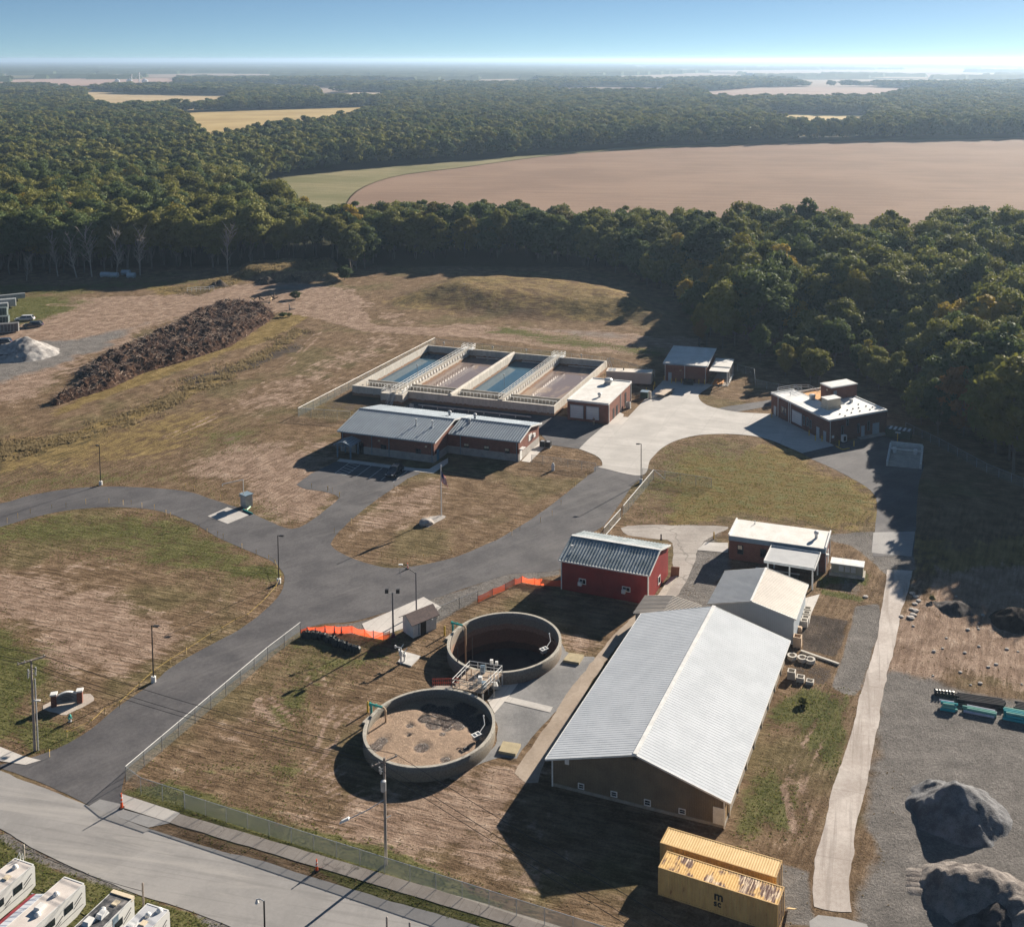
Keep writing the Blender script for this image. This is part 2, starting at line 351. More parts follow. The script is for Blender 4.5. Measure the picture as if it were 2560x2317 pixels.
paint('soil', 'E', [(880,490),(1110,530),(1040,730),(850,680),(840,600)], 1., .6, .8)
paint('soil', 'E', [(770,740),(1040,765),(1000,880),(900,870),(770,860)], .55, .6, .8)
paint('soil', 'D', [(0,1690),(60,1500),(180,1350),(100,1650),(260,1800),(500,1830),(300,1850),(60,1780)], .3, 2, 3)
paint('soil', 'f', [(790,580),(1000,565),(1250,600),(1220,625),(960,600),(800,606)], .3, 3, 5)
paint('soil', 'L', [(-100,380),(150,380),(300,350),(800,330),(1000,370),(700,490),(300,540),(100,500)], .75, 5, 7)
paint('gravel', 'L', [(270,560),(600,500),(900,430),(1200,350),(1500,250),(1800,230),(1900,260),(1500,300),(1250,340),(1000,400),(800,520),(500,620)], .6, 5, 6)
paint('soil', 'L', [(1300,700),(1700,560),(1650,620),(1400,730),(1100,800),(1050,770)], .8, 2.5, 3)
paint('soil', 'A', [(0,470),(180,380),(340,420),(340,480),(200,520),(0,500)], .5, 1, 1)
paint('soil', 'H', [(560,330),(640,300),(900,500),(880,700),(640,560),(480,600)], .4, 2, 3)
# direction of the mowing and track lines: 0 = along the plant axis, 1 = across it
paint('dir', 'f', [(-200,1000),(-200,640),(300,560),(800,540),(860,660),(560,850),(660,990),(500,1010),(300,960)], 1., 3, 0)
paint('dir', 'f', [(1640,1000),(1850,1000),(2200,1000),(2200,1900),(1350,1900),(1560,1400)], 1., 3, 0)
paint('dir', 'f', [(880,1030),(1170,920),(1200,930),(1100,1100),(1000,1130),(880,1160),(700,1240),(250,1560),(220,1500)], .0, 3, 0)
# ring of wheel tracks round the full tank
rt = np.hypot(xf - TANK2[0], yf - TANK2[1]); an = np.arctan2(yf - TANK2[1], xf - TANK2[0])
ring = np.clip(1 - np.abs(rt - 12.6)/4.2, 0, 1)*np.clip((np.cos(an - R(222)) + .25)*2, 0, 1)
ch['tan'] = np.maximum(ch['tan'], ring*np.clip(.35 + .75*np.sin(rt*5.2 + wn*3), 0, 1)); ch['green'] *= (1 - ring*.9)
Z = np.zeros(X.shape); zf = np.zeros(xf.shape)
def bumpz(c, pts, h, soft, nz=.3, seed=1):
    poly = [W(c, *p) for p in pts]; d = sdist(xf, yf, poly)
    m = np.clip(d/soft, 0, 1); m = m*m*(3-2*m)
    zf[:] = zf + m*h*(1 - nz + nz*2*fbm(xf*.12, yf*.12, seed, 4))
bumpz('f', [(735,612),(830,604),(900,622),(1000,632),(1130,638),(1230,640),(1330,650),(1345,630),(1300,585),(1200,560),(1000,545),(860,550),(780,575)], 4.6, 22, .14)
bumpz('L', [(1290,215),(1500,235),(1700,240),(1900,235),(1980,200),(1900,120),(1500,110),(1320,150)], 3.2, 7, .5, 4)
bumpz('L', [(0,1120),(900,830),(1700,480),(1780,520),(1000,880),(0,1220)], -.5, 3, .2, 6)
zf += (wn2*.16)*np.clip(ch['straw'] + .15, 0, 1)
Z[fine] = zf
t = np.hypot(X - TANK1[0], Y - TANK1[1]); rm = TANK1[2] - .2      # snap the rim of the hole for the empty tank
sn = np.abs(t - rm) < .42
X[sn] = TANK1[0] + (X[sn] - TANK1[0])/t[sn]*rm; Y[sn] = TANK1[1] + (Y[sn] - TANK1[1])/t[sn]*rm
V = np.stack([X, Y, Z], 1).astype(np.float32)
ii = (np.arange(NY-1)[:, None]*NX + np.arange(NX-1)[None, :]).ravel()
Q = np.stack([ii, ii+1, ii+NX+1, ii+NX], 1)
cxm = X[Q].mean(1); cym = Y[Q].mean(1); ok = np.hypot(cxm - TANK1[0], cym - TANK1[1]) > rm - .12
Q = Q[ok]
me = bpy.data.meshes.new('ground'); me.vertices.add(len(V)); me.vertices.foreach_set('co', V.ravel())
me.loops.add(Q.size); me.loops.foreach_set('vertex_index', Q.ravel().astype(np.int32))
me.polygons.add(len(Q)); me.polygons.foreach_set('loop_start', np.arange(0, Q.size, 4, dtype=np.int32))
me.update(calc_edges=True); me.polygons.foreach_set('use_smooth', np.ones(len(Q), bool))
A1 = me.color_attributes.new('ga', 'FLOAT_COLOR', 'POINT'); A2 = me.color_attributes.new('gb', 'FLOAT_COLOR', 'POINT')
fa = np.zeros((len(V), 4), np.float32); fb = np.zeros((len(V), 4), np.float32); fa[:, 3] = fb[:, 3] = 1
fb[~fine, 2] = 0.0
fa[fine, 0] = ch['green']; fa[fine, 1] = ch['tan']; fa[fine, 2] = ch['gravel']
fb[fine, 0] = ch['soil']; fb[fine, 1] = ch['dir']; fb[fine, 2] = ch['straw']
A1.data.foreach_set('color', fa.ravel()); A2.data.foreach_set('color', fb.ravel())
ground = bpy.data.objects.new('ground', me); C.objects.link(ground); tag(ground, kind='structure')
s = N('ground_cover')
def attr(nm):
    a = s.n('Attribute', attribute_name=nm); x = s.n('SeparateColor'); s.l(a.outputs['Color'], x.inputs[0]); return x.outputs
ga = attr('ga'); gb = attr('gb')
co = s.pos(False)
st0 = s.noise(s.pos(False, (.22, 1.5, 1), R(18)), 1, 5, .62, .3)     # lines along the plant axis
st1 = s.noise(s.pos(False, (.22, 1.5, 1), R(-66)), 1, 5, .62, .3)    # lines across it
stk = s.mix(gb[1], st0, st1)
big = s.noise(co, .045, 4, .6); mid = s.noise(co, .35, 5, .65); fin = s.noise(co, 3.2, 6, .8); tiny = s.noise(co, 14, 3, .7)
var = s.ma('ADD', s.ma('ADD', s.ma('MULTIPLY', mid, .4), s.ma('MULTIPLY', stk, .35)), s.ma('MULTIPLY', fin, .35))   # ~.55 mean
dry = s.ramp(var, [(.40, (.066,.043,.025)), (.52, (.142,.095,.057)), (.62, (.245,.172,.110)), (.72, (.39,.30,.21))])
grn = s.ramp(var, [(.38, (.030,.038,.014)), (.50, (.075,.080,.028)), (.60, (.135,.130,.052)), (.72, (.23,.205,.10))])
tan = s.ramp(var, [(.38, (.11,.073,.052)), (.52, (.225,.155,.112)), (.62, (.36,.265,.20)), (.72, (.54,.44,.36))])
grv = s.ramp(s.ma('ADD', s.ma('MULTIPLY', fin, .45), s.ma('MULTIPLY', s.ma('ADD', tiny, mid), .28)), [(.38, (.085,.080,.075)), (.54, (.20,.185,.172)), (.66, (.38,.355,.33))])
soi = s.ramp(var, [(.40, (.035,.028,.024)), (.55, (.075,.060,.050)), (.70, (.16,.125,.10))])
strw = s.ramp(var, [(.40, (.075,.056,.020)), (.53, (.175,.125,.048)), (.68, (.35,.26,.12))])
def sel(a, k=.85):
    f = s.ma('ADD', a, s.ma('MULTIPLY', s.ma('SUBTRACT', s.ma('ADD', s.ma('MULTIPLY', mid, .45), s.ma('ADD', s.ma('MULTIPLY', stk, .35), s.ma('MULTIPLY', fin, .2))), .5), 2.6*k))
    return s.ma('MULTIPLY', s.rng(f, .36, .64), s.rng(a, .02, .16))
patch = s.mix(s.ma('MULTIPLY', s.rng(big, .5, .62), .42), dry, grn)
c = s.mix(sel(gb[2]), patch, strw); c = s.mix(sel(gb[0]), c, soi)
c = s.mix(sel(ga[1]), c, tan); c = s.mix(sel(ga[0]), c, grn); c = s.mix(sel(ga[2], .22), c, grv)
# beyond the plant: woodland floor and farmland
sy = s.n('SeparateXYZ'); s.l(co, sy.inputs[0])
ff = s.noise(co, .0016, 3, .5); far = s.ramp(ff, [(.45, (.03,.035,.014)), (.5, (.20,.155,.09)), (.56, (.26,.185,.13)), (.60, (.10,.11,.04))])
far = s.mix(s.rng(sy.outputs[1], 1200, 1500), (.035,.035,.018), far)
c = s.mix(s.rng(sy.outputs[1], 428, 436), c, far)
h = s.ma('ADD', s.ma('MULTIPLY', fin, .6), s.ma('ADD', s.ma('MULTIPLY', s.ma('MULTIPLY', stk, .9), s.ma('SUBTRACT', 1., s.ma('MULTIPLY', ga[2], .85))), s.ma('MULTIPLY', mid, .8)))
s.bump(h, 1.0, .42)
me.materials.append(s.fin(c, .95, 0, .05))

# ---- flat sheets: roads, paths, fields
def sheet(name, c, pts, z, m, smooth=True, corner=(), jit=.06, step=1.2, kind='structure', label=None, cat=None):
    P = Wn(c, pts) if isinstance(c, str) else [Vector((p[0], p[1], 0)) for p in pts]
    if smooth: P = crom(P, corner, step)
    if jit: P = [p + Vector(((float(fbm(np.array(p.x*.5), np.array(p.y*.5), 5, 4)) - .5)*4*jit, (float(fbm(np.array(p.x*.5), np.array(p.y*.5), 6, 4)) - .5)*4*jit, 0)) for p in P]
    P = [Vector((p.x, p.y, 0)) for p in P]
    tr = tessellate_polygon([P]); me = bpy.data.meshes.new(name)
    fs = []
    for t in tr:
        a, b, d = (P[i] for i in t); fs.append(t if (b-a).cross(d-a).z > 0 else t[::-1])
    me.from_pydata([(p.x, p.y, z) for p in P], [], fs); me.materials.append(m); me.update()
    o = bpy.data.objects.new(name, me); C.objects.link(o); tag(o, label, cat, None, kind); return o
def paving(name, c1, c2, streak=None, cracks=0, rough=.9, joints=None, st_rot=0, bumpy=.25):
    s = N(name); co = s.pos(False); a = s.noise(co, .18, 5, .6); b = s.noise(co, 2.2, 5, .7); t = s.noise(co, 16, 2, .7)
    v = s.ma('ADD', s.ma('MULTIPLY', a, .5), s.ma('ADD', s.ma('MULTIPLY', b, .28), s.ma('MULTIPLY', t, .22)))
    col = s.mix(s.rng(v, .38, .62), c1, c2)
    vo_ = s.n('TexVoronoi'); vo_.inputs['Scale'].default_value = .11; s.l(co, vo_.inputs['Vector']); sp_ = s.n('SeparateColor'); s.l(vo_.outputs['Color'], sp_.inputs[0]); col = s.mix(s.ma('MULTIPLY', s.rng(sp_.outputs[0], .55, .95), .16), col, tuple(x*.55 for x in c1))
    if streak:
        k = s.noise(s.pos(False, (.035, .38, 1), st_rot), 1, 5, .6, 1.2)
        col = s.mix(s.ma('MULTIPLY', s.rng(k, .5, .68), streak[1]), col, streak[0])
        k2 = s.noise(s.pos(False, (.05, 1.7, 1), st_rot), 1, 3, .6)
        col = s.mix(s.ma('MULTIPLY', s.rng(k2, .54, .66), streak[1]*.55), col, tuple(x*.62 for x in c1))
    if cracks:
        vo = s.n('TexVoronoi', feature='DISTANCE_TO_EDGE'); vo.inputs['Scale'].default_value = cracks
        wv = s.n('VectorMath', operation='ADD'); s.l(co, wv.inputs[0]); nn = s.n('TexNoise'); nn.inputs['Scale'].default_value = .5; nn.inputs['Detail'].default_value = 4
        s.l(co, nn.inputs['Vector']); sc = s.n('VectorMath', operation='SCALE'); s.l(nn.outputs['Color'], sc.inputs[0]); sc.inputs['Scale'].default_value = 3.5
        s.l(sc.outputs[0], wv.inputs[1]); s.l(wv.outputs[0], vo.inputs['Vector'])
        col = s.mix(s.ma('MULTIPLY', s.rng(vo.outputs['Distance'], .012, .0), .5), col, tuple(x*.4 for x in c1))
    if joints:
        rot, px, py = joints; m = s.pos(False, (1, 1, 1), rot); sx = s.n('SeparateXYZ'); s.l(m, sx.inputs[0])
        for ax, p in ((0, px), (1, py)):
            if not p: continue
            fr = s.ma('ABSOLUTE', s.ma('SUBTRACT', s.ma('FRACT', s.ma('DIVIDE', sx.outputs[ax], p)), .5))
            col = s.mix(s.ma('MULTIPLY', s.rng(fr, .5 - .07/p, .5), .45), col, tuple(x*.5 for x in c1))
    s.bump(s.ma('ADD', b, t), bumpy, .03)
    return s.fin(col, rough, 0, .25)
m_asph = paving('asphalt_new', (.064,.062,.067), (.120,.115,.118), ((.20,.19,.18), .22), .0, .85, st_rot=R(-42))
m_street = paving('asphalt_old', (.24,.232,.225), (.30,.288,.278), ((.38,.36,.335), .5), 0, .9, st_rot=R(12))
m_conc = paving('concrete_apron', (.42,.40,.375), (.52,.495,.465), ((.33,.31,.29), .4), 0, .9, (R(18.2), 9, 9), R(18), .12)
m_lane = paving('concrete_lane', (.36,.31,.275), (.54,.49,.45), ((.26,.22,.19), .75), 0, .9, (R(14), 0, 11.), R(-76), .2)
m_walk = paving('concrete_walk', (.46,.43,.40), (.56,.53,.49), None, 0, .9, (R(18.2), 1.5, 0), 0, .12)
m_oldwalk = paving('concrete_weathered', (.27,.235,.205), (.38,.34,.30), None, .1, .9, (R(21), 1.6, 0), 0, .2)
m_slab = paving('concrete_grey', (.26,.255,.25), (.34,.33,.32), None, 0, .9)
sheet('access_road', 'f', [(-120,1005),(0,991),(60,975),(130,963),(200,958),(290,960),(370,968),(420,984),(480,1003),(520,1022),(575,1041),
      (612,1025),(645,1000),(668,980),(660,974),(640,968),(600,962),(583.6,954),(611.7,933),(661,909),(819,928),(800,944),(740,985),(690,1025),(655,1062),(655,1077),(680,1093),(720,1108),(770,1118),
      (830,1112),(900,1095),(980,1062),(1050,1020),(1110,975),(1150,942),(1170,928),(1177,917),(1262,935),(1245,956),(1215,1000),(1190,1035),(1150,1060),(1125,1085),(1104,1120),
      (1000,1130),(900,1163),(830,1186),(700,1222),(597,1240),(450,1350),(330,1450),(248,1513),(240,1560),(243,1590),(212,1600),(130,1562),(60,1532),(0,1512),
      (0,1505),(60,1492),(130,1465),(180,1435),(230,1392),(300,1345),(340,1312),(400,1277),(470,1240),(520,1203),(552,1168),(560,1140),(553,1120),(535,1105),(490,1085),(430,1058),(380,1030),(330,1010),(270,1000),(200,999),(130,1005),(60,1020),(0,1037),(-120,1060)],
      .02, m_asph, True, (17,18,19,31,32,39,40,44,45,46,0,49,50,51,52,53,66+0), .07)
sheet('street', 'f', [(-160,1448),(0,1517),(100,1556),(176,1586),(294,1631),(400,1665),(527,1698),(708,1755),(900,1810),(1100,1870),(1100,2050),(600,1880),(457,1825),(350,1785),(280,1764),(180,1722),(60,1668),(0,1630),(-160,1556)],
      .032, m_street, True, (0,9,10,18), .08)
sheet('street_edge_patch', 'F', [(500,478),(600,520),(835,600),(960,575),(700,500),(690,470),(560,440)], .026, m_slab, False, (), .1)
m_dirtmix = paving('dusty_verge', (.17,.14,.115), (.27,.235,.20), None, 0, .95, bumpy=.6)
sheet('concrete_apron', 'f', [(1177,920),(1185.5,917),(1183.7,906),(1171,896),(1139.8,883.8),(1158,865.7),(1189,838.6),(1236,821.8),(1263.7,792.5),(1308,747),(1405,757),(1377,776),(1376,782),(1379,789),(1390,797),(1412,804),(1450,811),
      (1495,814),(1520,815),(1600,850),(1642,877.5),(1579,892.5),(1545,878),(1515,866),(1480,858),(1430,854.5),(1375,857),(1330,868),(1300,885),(1280,906),(1262,936)], .045, m_conc, True, (0,4,5,6,7,8,9,10,18,19,20,21,29), .02)
sheet('rear_yard_asphalt', 'f', [(1139.8,883.8),(1083,876),(1060,850),(985,835),(790,806),(815,790),(1091,817),(1119,822),(1187,837),(1190,838.6),(1158,865.7)], .028, m_asph, False, (), .04)
sheet('side_road', 'f', [(1579,892.5),(1642,877.5),(1700,860),(1780,858),(1770,870),(1750,905),(1820,915),(1808,960),(1803,1040),(1797,1095),(1718,1095),(1722,1045),(1727,1000),(1722,975),(1700,955),(1645,925),(1600,905)], .028, m_asph, True, (0,1,2,3,4,5,6,9,10,11,16), .06)
sheet('side_path', 'f', [(1412,804),(1440,799),(1500,790),(1520,787),(1520,799),(1480,806),(1450,811)], .024, m_asph, False, (), .05)
sheet('road_slab', 'B', [(1225,1325),(1445,1320),(1426,1452),(1216,1432)], .036, m_slab, False, (), .06)
sheet('concrete_lane', 'E', [(1300,262),(1430,265),(1415,350),(1372,480),(1365,520),(1350,610),(1312,750),(1280,900),(1245,1100),(1215,1250),(1175,1450),(1135,1600),(1118,1750),(1102,1900),(1106,2060),(1010,2050),(916,2030),(905,1950),(912,1830),(925,1750),(960,1640),(1000,1450),(1045,1300),(1100,1150),(1150,940),(1190,800),(1245,620),(1270,465)],
      .03, m_lane, True, (0,1,14,16,27), .1, .6)
sheet('lane_apron', 'H', [(940,1022),(1060,1035),(1190,1070),(1240,1180),(900,1180),(890,1060)], .024, m_slab, False, (), .15)
sheet('pavement', 'f', [(0,1470),(44,1488),(80,1497),(50,1506),(0,1498),(-100,1460),(-100,1430)], .05, m_walk, False, (), .02)
sheet('footpath', 'F', [(675,410),(1010,520),(950,574),(688,490)], .05, m_walk, False, (), .02)
pa, pb = W('F', 975, 548), W('G', 1130, 1128); dv = (pb-pa).normalized(); nv = Vector((-dv.y, dv.x, 0))*.78; pb = pb + dv*40
sheet('footpath', None, [pa+nv, pa-nv, pb-nv, pb+nv], 0.048, m_oldwalk, True, (0,1,2,3), .06, 1.5)
sheet('gravel_yard', 'D', [(1342,905),(1372,958),(1480,985),(1540,1000),(1480,1090),(1400,1180),(1310,1310),(1230,1400),(1130,1500),(1105,1562),(1010,1550),(900,1590),(790,1640),(760,1600),(980,1480),(975,1300),(1000,1200),(1140,1110),(1290,1040)], .012, paving('crushed_stone', (.15,.15,.152), (.27,.265,.262), None, 0, .95, bumpy=.9), True, (), .25, .8)
sheet('dirt_track', 'D', [(1835,690),(1700,815),(1560,965),(1480,1070),(1380,1200),(1290,1350),(1200,1470),(1090,1640),(1160,1700),(1220,1700),(1260,1590),(1400,1330),(1640,960),(1850,720)], .016, paving('packed_dirt', (.27,.215,.165), (.40,.33,.265), None, 0, .95, bumpy=.4), True, (0,7,9,13), .18, 1.)
sheet('yard_apron', 'B', [(395,1290),(470,1300),(380,1345),(300,1420),(290,1480),(230,1600),(160,1680),(60,1680),(100,1640),(165,1540),(165,1380),(100,1360),(-60,1340),(-60,1290)], .014, paving('dusty_asphalt', (.28,.25,.225), (.42,.385,.35), ((.2,.18,.16), .5), .05, .95), True, (), .2)
sheet('concrete_pad', 'B', [(300,1418),(340,1377),(462,1380),(462,1432)], .05, m_conc, False, (), 0)
sheet('concrete_pad', 'C', [(1162,203),(1274,153),(1398,195),(1275,246)], .05, m_conc, False, (), 0)
sheet('concrete_pad', 'D', [(235,805),(580,655),(680,712),(660,730),(470,830),(300,890),(255,850)], .05, m_walk, False, (), 0)
sheet('concrete_pad', 'e2', [(930,1010),(1180,720),(1515,640),(1290,950),(1050,1230)], .04, m_walk, False, (), 0)
sheet('footpath', 'e2', [(1295,952),(2030,1125),(1985,1218),(1218,1035)], .05, m_conc, False, (), 0)
sheet('forecourt_path', 'd5', [(145,1030),(200,985),(1480,1150),(1700,1160),(2016,975),(2016,1060),(1770,1235),(1480,1205)], .05, m_walk, False, (), 0)
sheet('footpath', 'd6', [(1500,895),(1810,560),(1990,565),(1640,915)], .05, m_walk, False, (), 0)
sheet('footpath', 'd2', [(1125,808),(1250,690),(1290,712),(1280,735),(1345,740),(1270,815),(1210,800),(1180,812)], .055, m_walk, False, (), 0)
sheet('footpath', 'e3', [(1240,1140),(1430,1090),(1300,1390),(1180,1485),(1130,1485)], .05, m_walk, False, (), 0)
# painted marks of the car park
m_paint = worn('road_paint', (.78,.78,.76), (.6,.6,.58), .6, sc2=20, world=True)
def stripe(c, a, b, wd=.1, z=.036, name='painted_line'):
    a = W(c, *a); b = W(c, *b); d = (b-a).normalized(); n_ = Vector((-d.y, d.x, 0))*wd/2
    MB().add([a+n_, a-n_, b-n_, b+n_], [(0,1,2,3)])
    o = meshobj(name, [v + Vector((0,0,z)) for v in (a+n_, a-n_, b-n_, b+n_)], [(0,1,2,3)], m_paint); return tag(o, kind='structure')
for a, b in (((365,1050),(120,1225)),((545,1085),(310,1258)),((725,1105),(480,1285)),((915,1140),(688,1318)),((1060,1215),(890,1345)),((1330,1195),(1095,1375)),
             ((350,1060),(520,1115)),((300,1095),(470,1150)),((250,1130),(420,1190)),((205,1165),(370,1220)),((165,1200),(320,1250)),((120,1225),(300,1262))): stripe('d5', a, b)
# ---- farm fields beyond the trees
def field(name, c1, c2, pts, rot=0, z=.06):
    s = N(name + '_crop'); co = s.pos(False); a = s.noise(co, .011, 5, .6); b = s.noise(s.pos(False, (.012, .35, 1), rot), 1, 4, .6); f2 = s.noise(co, .9, 4, .7)
    v = s.ma('ADD', s.ma('MULTIPLY', a, .4), s.ma('ADD', s.ma('MULTIPLY', b, .35), s.ma('MULTIPLY', f2, .25)))
    s.bump(f2, .5, .3); m = s.fin(s.mix(s.rng(v, .43, .57), c1, c2), .95, 0, .05)
    return sheet(name, 'f', pts, z, m, True, (), 0, 25 if pts[0][1] > 250 else 90)
TOPS = [(700,415,13),(760,403,16),(850,400,16),(950,403,16),(1060,415,13),(1140,438,11),(1260,420,14),(1420,428,17),(1500,418,18),(1600,425,18),(1735,452,18),(1880,425,18),(2016,430,18),(2250,440,18)]
F1 = [(2200,264),(1980,273),(1700,278),(1500,283),(1300,292),(1100,305),(900,331),(800,343),(740,358),(700,377),(682,398),(678,412)] + TOPS
F2 = [(440,388),(500,368),(560,350),(640,340),(800,325),(900,318),(1040,306),(1200,294),(1300,289),(1500,283),(1700,278),(1500,284.5),(1300,293),(1100,306),(900,332),(800,344),(740,359),(702,378),(684,399),(680,414),(700,416,13),(640,428,10),(600,420,10),(540,398,10)]
FL = [('crop_field', (.205,.138,.100), (.262,.180,.130), F1, R(8)), ('meadow', (.15,.145,.068), (.25,.215,.12), F2, R(20)),
      ('hay_field', (.33,.235,.10), (.44,.33,.15), [(330,224),(480,219),(620,215),(745,211),(735,222,8),(650,235,15),(560,245,15),(480,262,15),(410,272,15),(380,250,12)], 0),
      ('hay_field', (.36,.27,.15), (.47,.36,.21), [(165,183),(290,187),(470,190),(440,203,10),(260,212,10),(180,208,10)], 0),
      ('stubble_field', (.34,.23,.19), (.4,.28,.23), [(18,158),(345,155.5),(345,165,12),(60,166,12)], 0),
      ('stubble_field', (.27,.19,.155), (.33,.24,.195), [(1380,183),(1500,173),(1700,172.5),(1835,176),(1720,190,14),(1400,191,14)], 0),
      ('hay_field', (.40,.30,.13), (.5,.38,.19), [(1480,229),(1560,226),(1720,229),(1700,243,14),(1560,243,14)], 0),
      ('stubble_field', (.42,.33,.25), (.5,.4,.3), [(620,185),(740,182),(800,184),(740,191,12),(640,192,12)], 0),
      ('stubble_field', (.26,.2,.16), (.32,.25,.2), [(1100,153),(1250,149),(1420,143),(1500,150,10),(1300,157,10)], 0),
      ('stubble_field', (.26,.2,.16), (.32,.25,.2), [(1330,140),(1600,138),(1900,137),(1900,142,8),(1500,144,8)], 0)]
FL += [('stubble_field', (.24,.185,.15), (.30,.235,.19), p_, 0) for p_ in ([(1060,176),(1180,172),(1330,174),(1300,180,8),(1100,182,8)],[(820,160),(1000,157),(1080,160),(1000,165,6),(840,166,6)],[(1500,160),(1760,157),(2050,158),(2040,164,6),(1600,168,6)],[(200,148),(420,145),(600,147),(400,152,5)],[(500,176),(640,173),(720,176),(640,180,8)],[(1650,147),(1850,145),(2050,147),(1900,151,4)],[(60,172),(200,169),(260,172),(160,177,8)])]
FPOLY = []
for nm, c1, c2, pts, ro in FL:
    field(nm, c1, c2, pts, ro, .06 if pts[0][1] > 250 else .5); FPOLY.append([(p.x, p.y) for p in Wn('f', pts)])
# ================================================================ surveying on walls and roofs
def _ray(c, x, y):
    a = W(c, x, y); return (a - Vector((0, 0, CAMH))).normalized()
def _lc(root, v, pt=True):
    a = root.rotation_euler.z; q = Vector(v) - (Vector(root.location) if pt else Vector((0,0,0)))
    return Vector((q.x*math.cos(a) + q.y*math.sin(a), -q.x*math.sin(a) + q.y*math.cos(a), q.z))
def onwall(root, c, x, y, face, off):
    o = _lc(root, (0, 0, CAMH)); d = _lc(root, _ray(c, x, y), False); k = 1 if face in 'fb' else 0
    p = o + d*((off - o[k])/d[k]); return (p.x if k else p.y, p.z)
def wrect(root, c, p0, p1, face, off):
    a = onwall(root, c, *p0, face, off); b = onwall(root, c, *p1, face, off)
    return min(a[0], b[0]), max(a[0], b[0]), max(0.02, min(a[1], b[1])), max(a[1], b[1])
def onz(root, c, x, y, z): return _lc(root, W(c, x, y, z))
def onroof(root, c, x, y, fz):
    z = 4.
    for i in range(12):
        p = onz(root, c, x, y, z); z = fz(p.x, p.y)
    p = onz(root, c, x, y, z); return p
def pbox(b, face, off, a0, a1, z0, z1, t, t0=0.):
    if face == 'f': b.box(a0, off-t, z0, a1, off-t0, z1)
    elif face == 'b': b.box(a0, off+t0, z0, a1, off+t, z1)
    elif face == 'r': b.box(off+t0, a0, z0, off+t, a1, z1)
    else: b.box(off-t, a0, z0, off-t0, a1, z1)
    return b
def plate(par, name, face, off, r, t, m, label=None):
    o = pbox(MB(), face, off, *r, t).build(name, m, par); return tag(o, label)
m_glass = N('window_glass').fin((.015,.022,.03), .08, 0, .8)
m_white = worn('white_trim', (.74,.74,.72), (.6,.6,.58), .5, sc2=6)
m_bluegrey = worn('bluegrey_trim', (.20,.27,.33), (.15,.21,.26), .5)
m_galv = worn('galvanised_steel', (.50,.51,.52), (.36,.37,.38), .42, .35, sc2=14)
m_dark = worn('dark_metal', (.025,.025,.028), (.04,.04,.042), .5)
m_black = worn('black_plastic', (.015,.015,.017), (.03,.03,.03), .45)
m_cream = worn('cream_finish', (.72,.62,.45), (.6,.5,.36), .7)  # cream fittings, and the reflections painted in window panes
m_beige = worn('beige_panel', (.50,.45,.37), (.40,.36,.30), .6)
m_yel = worn('yellow_paint', (.72,.47,.06), (.5,.33,.05), .55)
m_orange = worn('orange_plastic', (.85,.11,.02), (.7,.09,.02), .6)
m_conc_w = worn('concrete_wall', (.45,.41,.36), (.31,.285,.25), .9, sc=.7, sc2=4, spec=.1)
m_brick = brick('red_brick', (.215,.088,.064), (.16,.065,.048)); m_brick2 = brick('dark_red_brick', (.165,.070,.054), (.125,.052,.042))
m_block = worn('split_face_block', (.40,.37,.34), (.30,.28,.255), .9, sc2=5, bump=.5)
m_seam = ribbed('blue_grey_roof_sheet', (.36,.405,.445), (.30,.34,.38), 0, .6, .42, .35, .1, .2, None, .75)  # stripe at each rib darkened in colour to stand in for rib shading
m_membr = worn('white_roof_membrane', (.70,.685,.65), (.58,.56,.52), .75, sc=.5, sc2=3)
m_door = worn('grey_door_paint', (.42,.47,.50), (.36,.41,.44), .5)
m_shutterw = ribbed('white_shutter_slats', (.62,.64,.66), (.52,.54,.56), 2, .55, .5, 0, .5)
def window(par, face, off, r, fm=None, bars=(1, 1), reflection_patch=None, label=None, w=.07):
    a0, a1, z0, z1 = r; b = MB()
    for q in ((a0, a1, z1-w, z1), (a0, a1, z0, z0+w), (a0, a0+w, z0+w, z1-w), (a1-w, a1, z0+w, z1-w)): pbox(b, face, off, *q, .07)
    for i in range(bars[0]):
        x = a0 + (a1-a0)*(i+1)/(bars[0]+1); pbox(b, face, off, x-.02, x+.02, z0+w, z1-w, .055)
    for i in range(bars[1]):
        z = z0 + (z1-z0)*(i+1)/(bars[1]+1); pbox(b, face, off, a0+w, a1-w, z-.02, z+.02, .05)
    f = b.build('window', fm or m_white, par); tag(f, label)
    pbox(MB(), face, off, a0+w, a1-w, z0+w, z1-w, .03, -.0).build('pane', m_glass, f)
    if reflection_patch:
        pbox(MB(), face, off, a0+w+.04, a0+(a1-a0)*reflection_patch[0], z0+w+(z1-z0)*reflection_patch[1], z1-w-.04, .04, .031).build('reflection_patch', m_cream, f)  # flat cream patch painted in place of a reflection in the pane
    return f
def door(par, face, off, r, m=None, name='door', label=None):
    d = plate(par, name, face, off, r, .06, m or m_door, label); a0, a1, z0, z1 = r
    pbox(MB(), face, off, a1-.2, a1-.12, 1.0, 1.12, .12, .06).build('handle', m_galv, d); return d
def shutterdoor(par, face, off, r, m=None, label=None):
    d = plate(par, 'overhead_door', face, off, r, .05, m or m_shutterw, label); a0, a1, z0, z1 = r; b = MB()
    for q in ((a0-.1, a0, z0, z1+.1), (a1, a1+.1, z0, z1+.1), (a0, a1, z1, z1+.1)): pbox(b, face, off, *q, .08)
    b.build('door_frame', m_bluegrey, d); return d
def downpipe(par, face, off, a, z1, m=None):
    b = MB(); pbox(b, face, off, a-.06, a+.06, .1, z1, .13, .003); return b.build('downpipe', m or m_bluegrey, par)
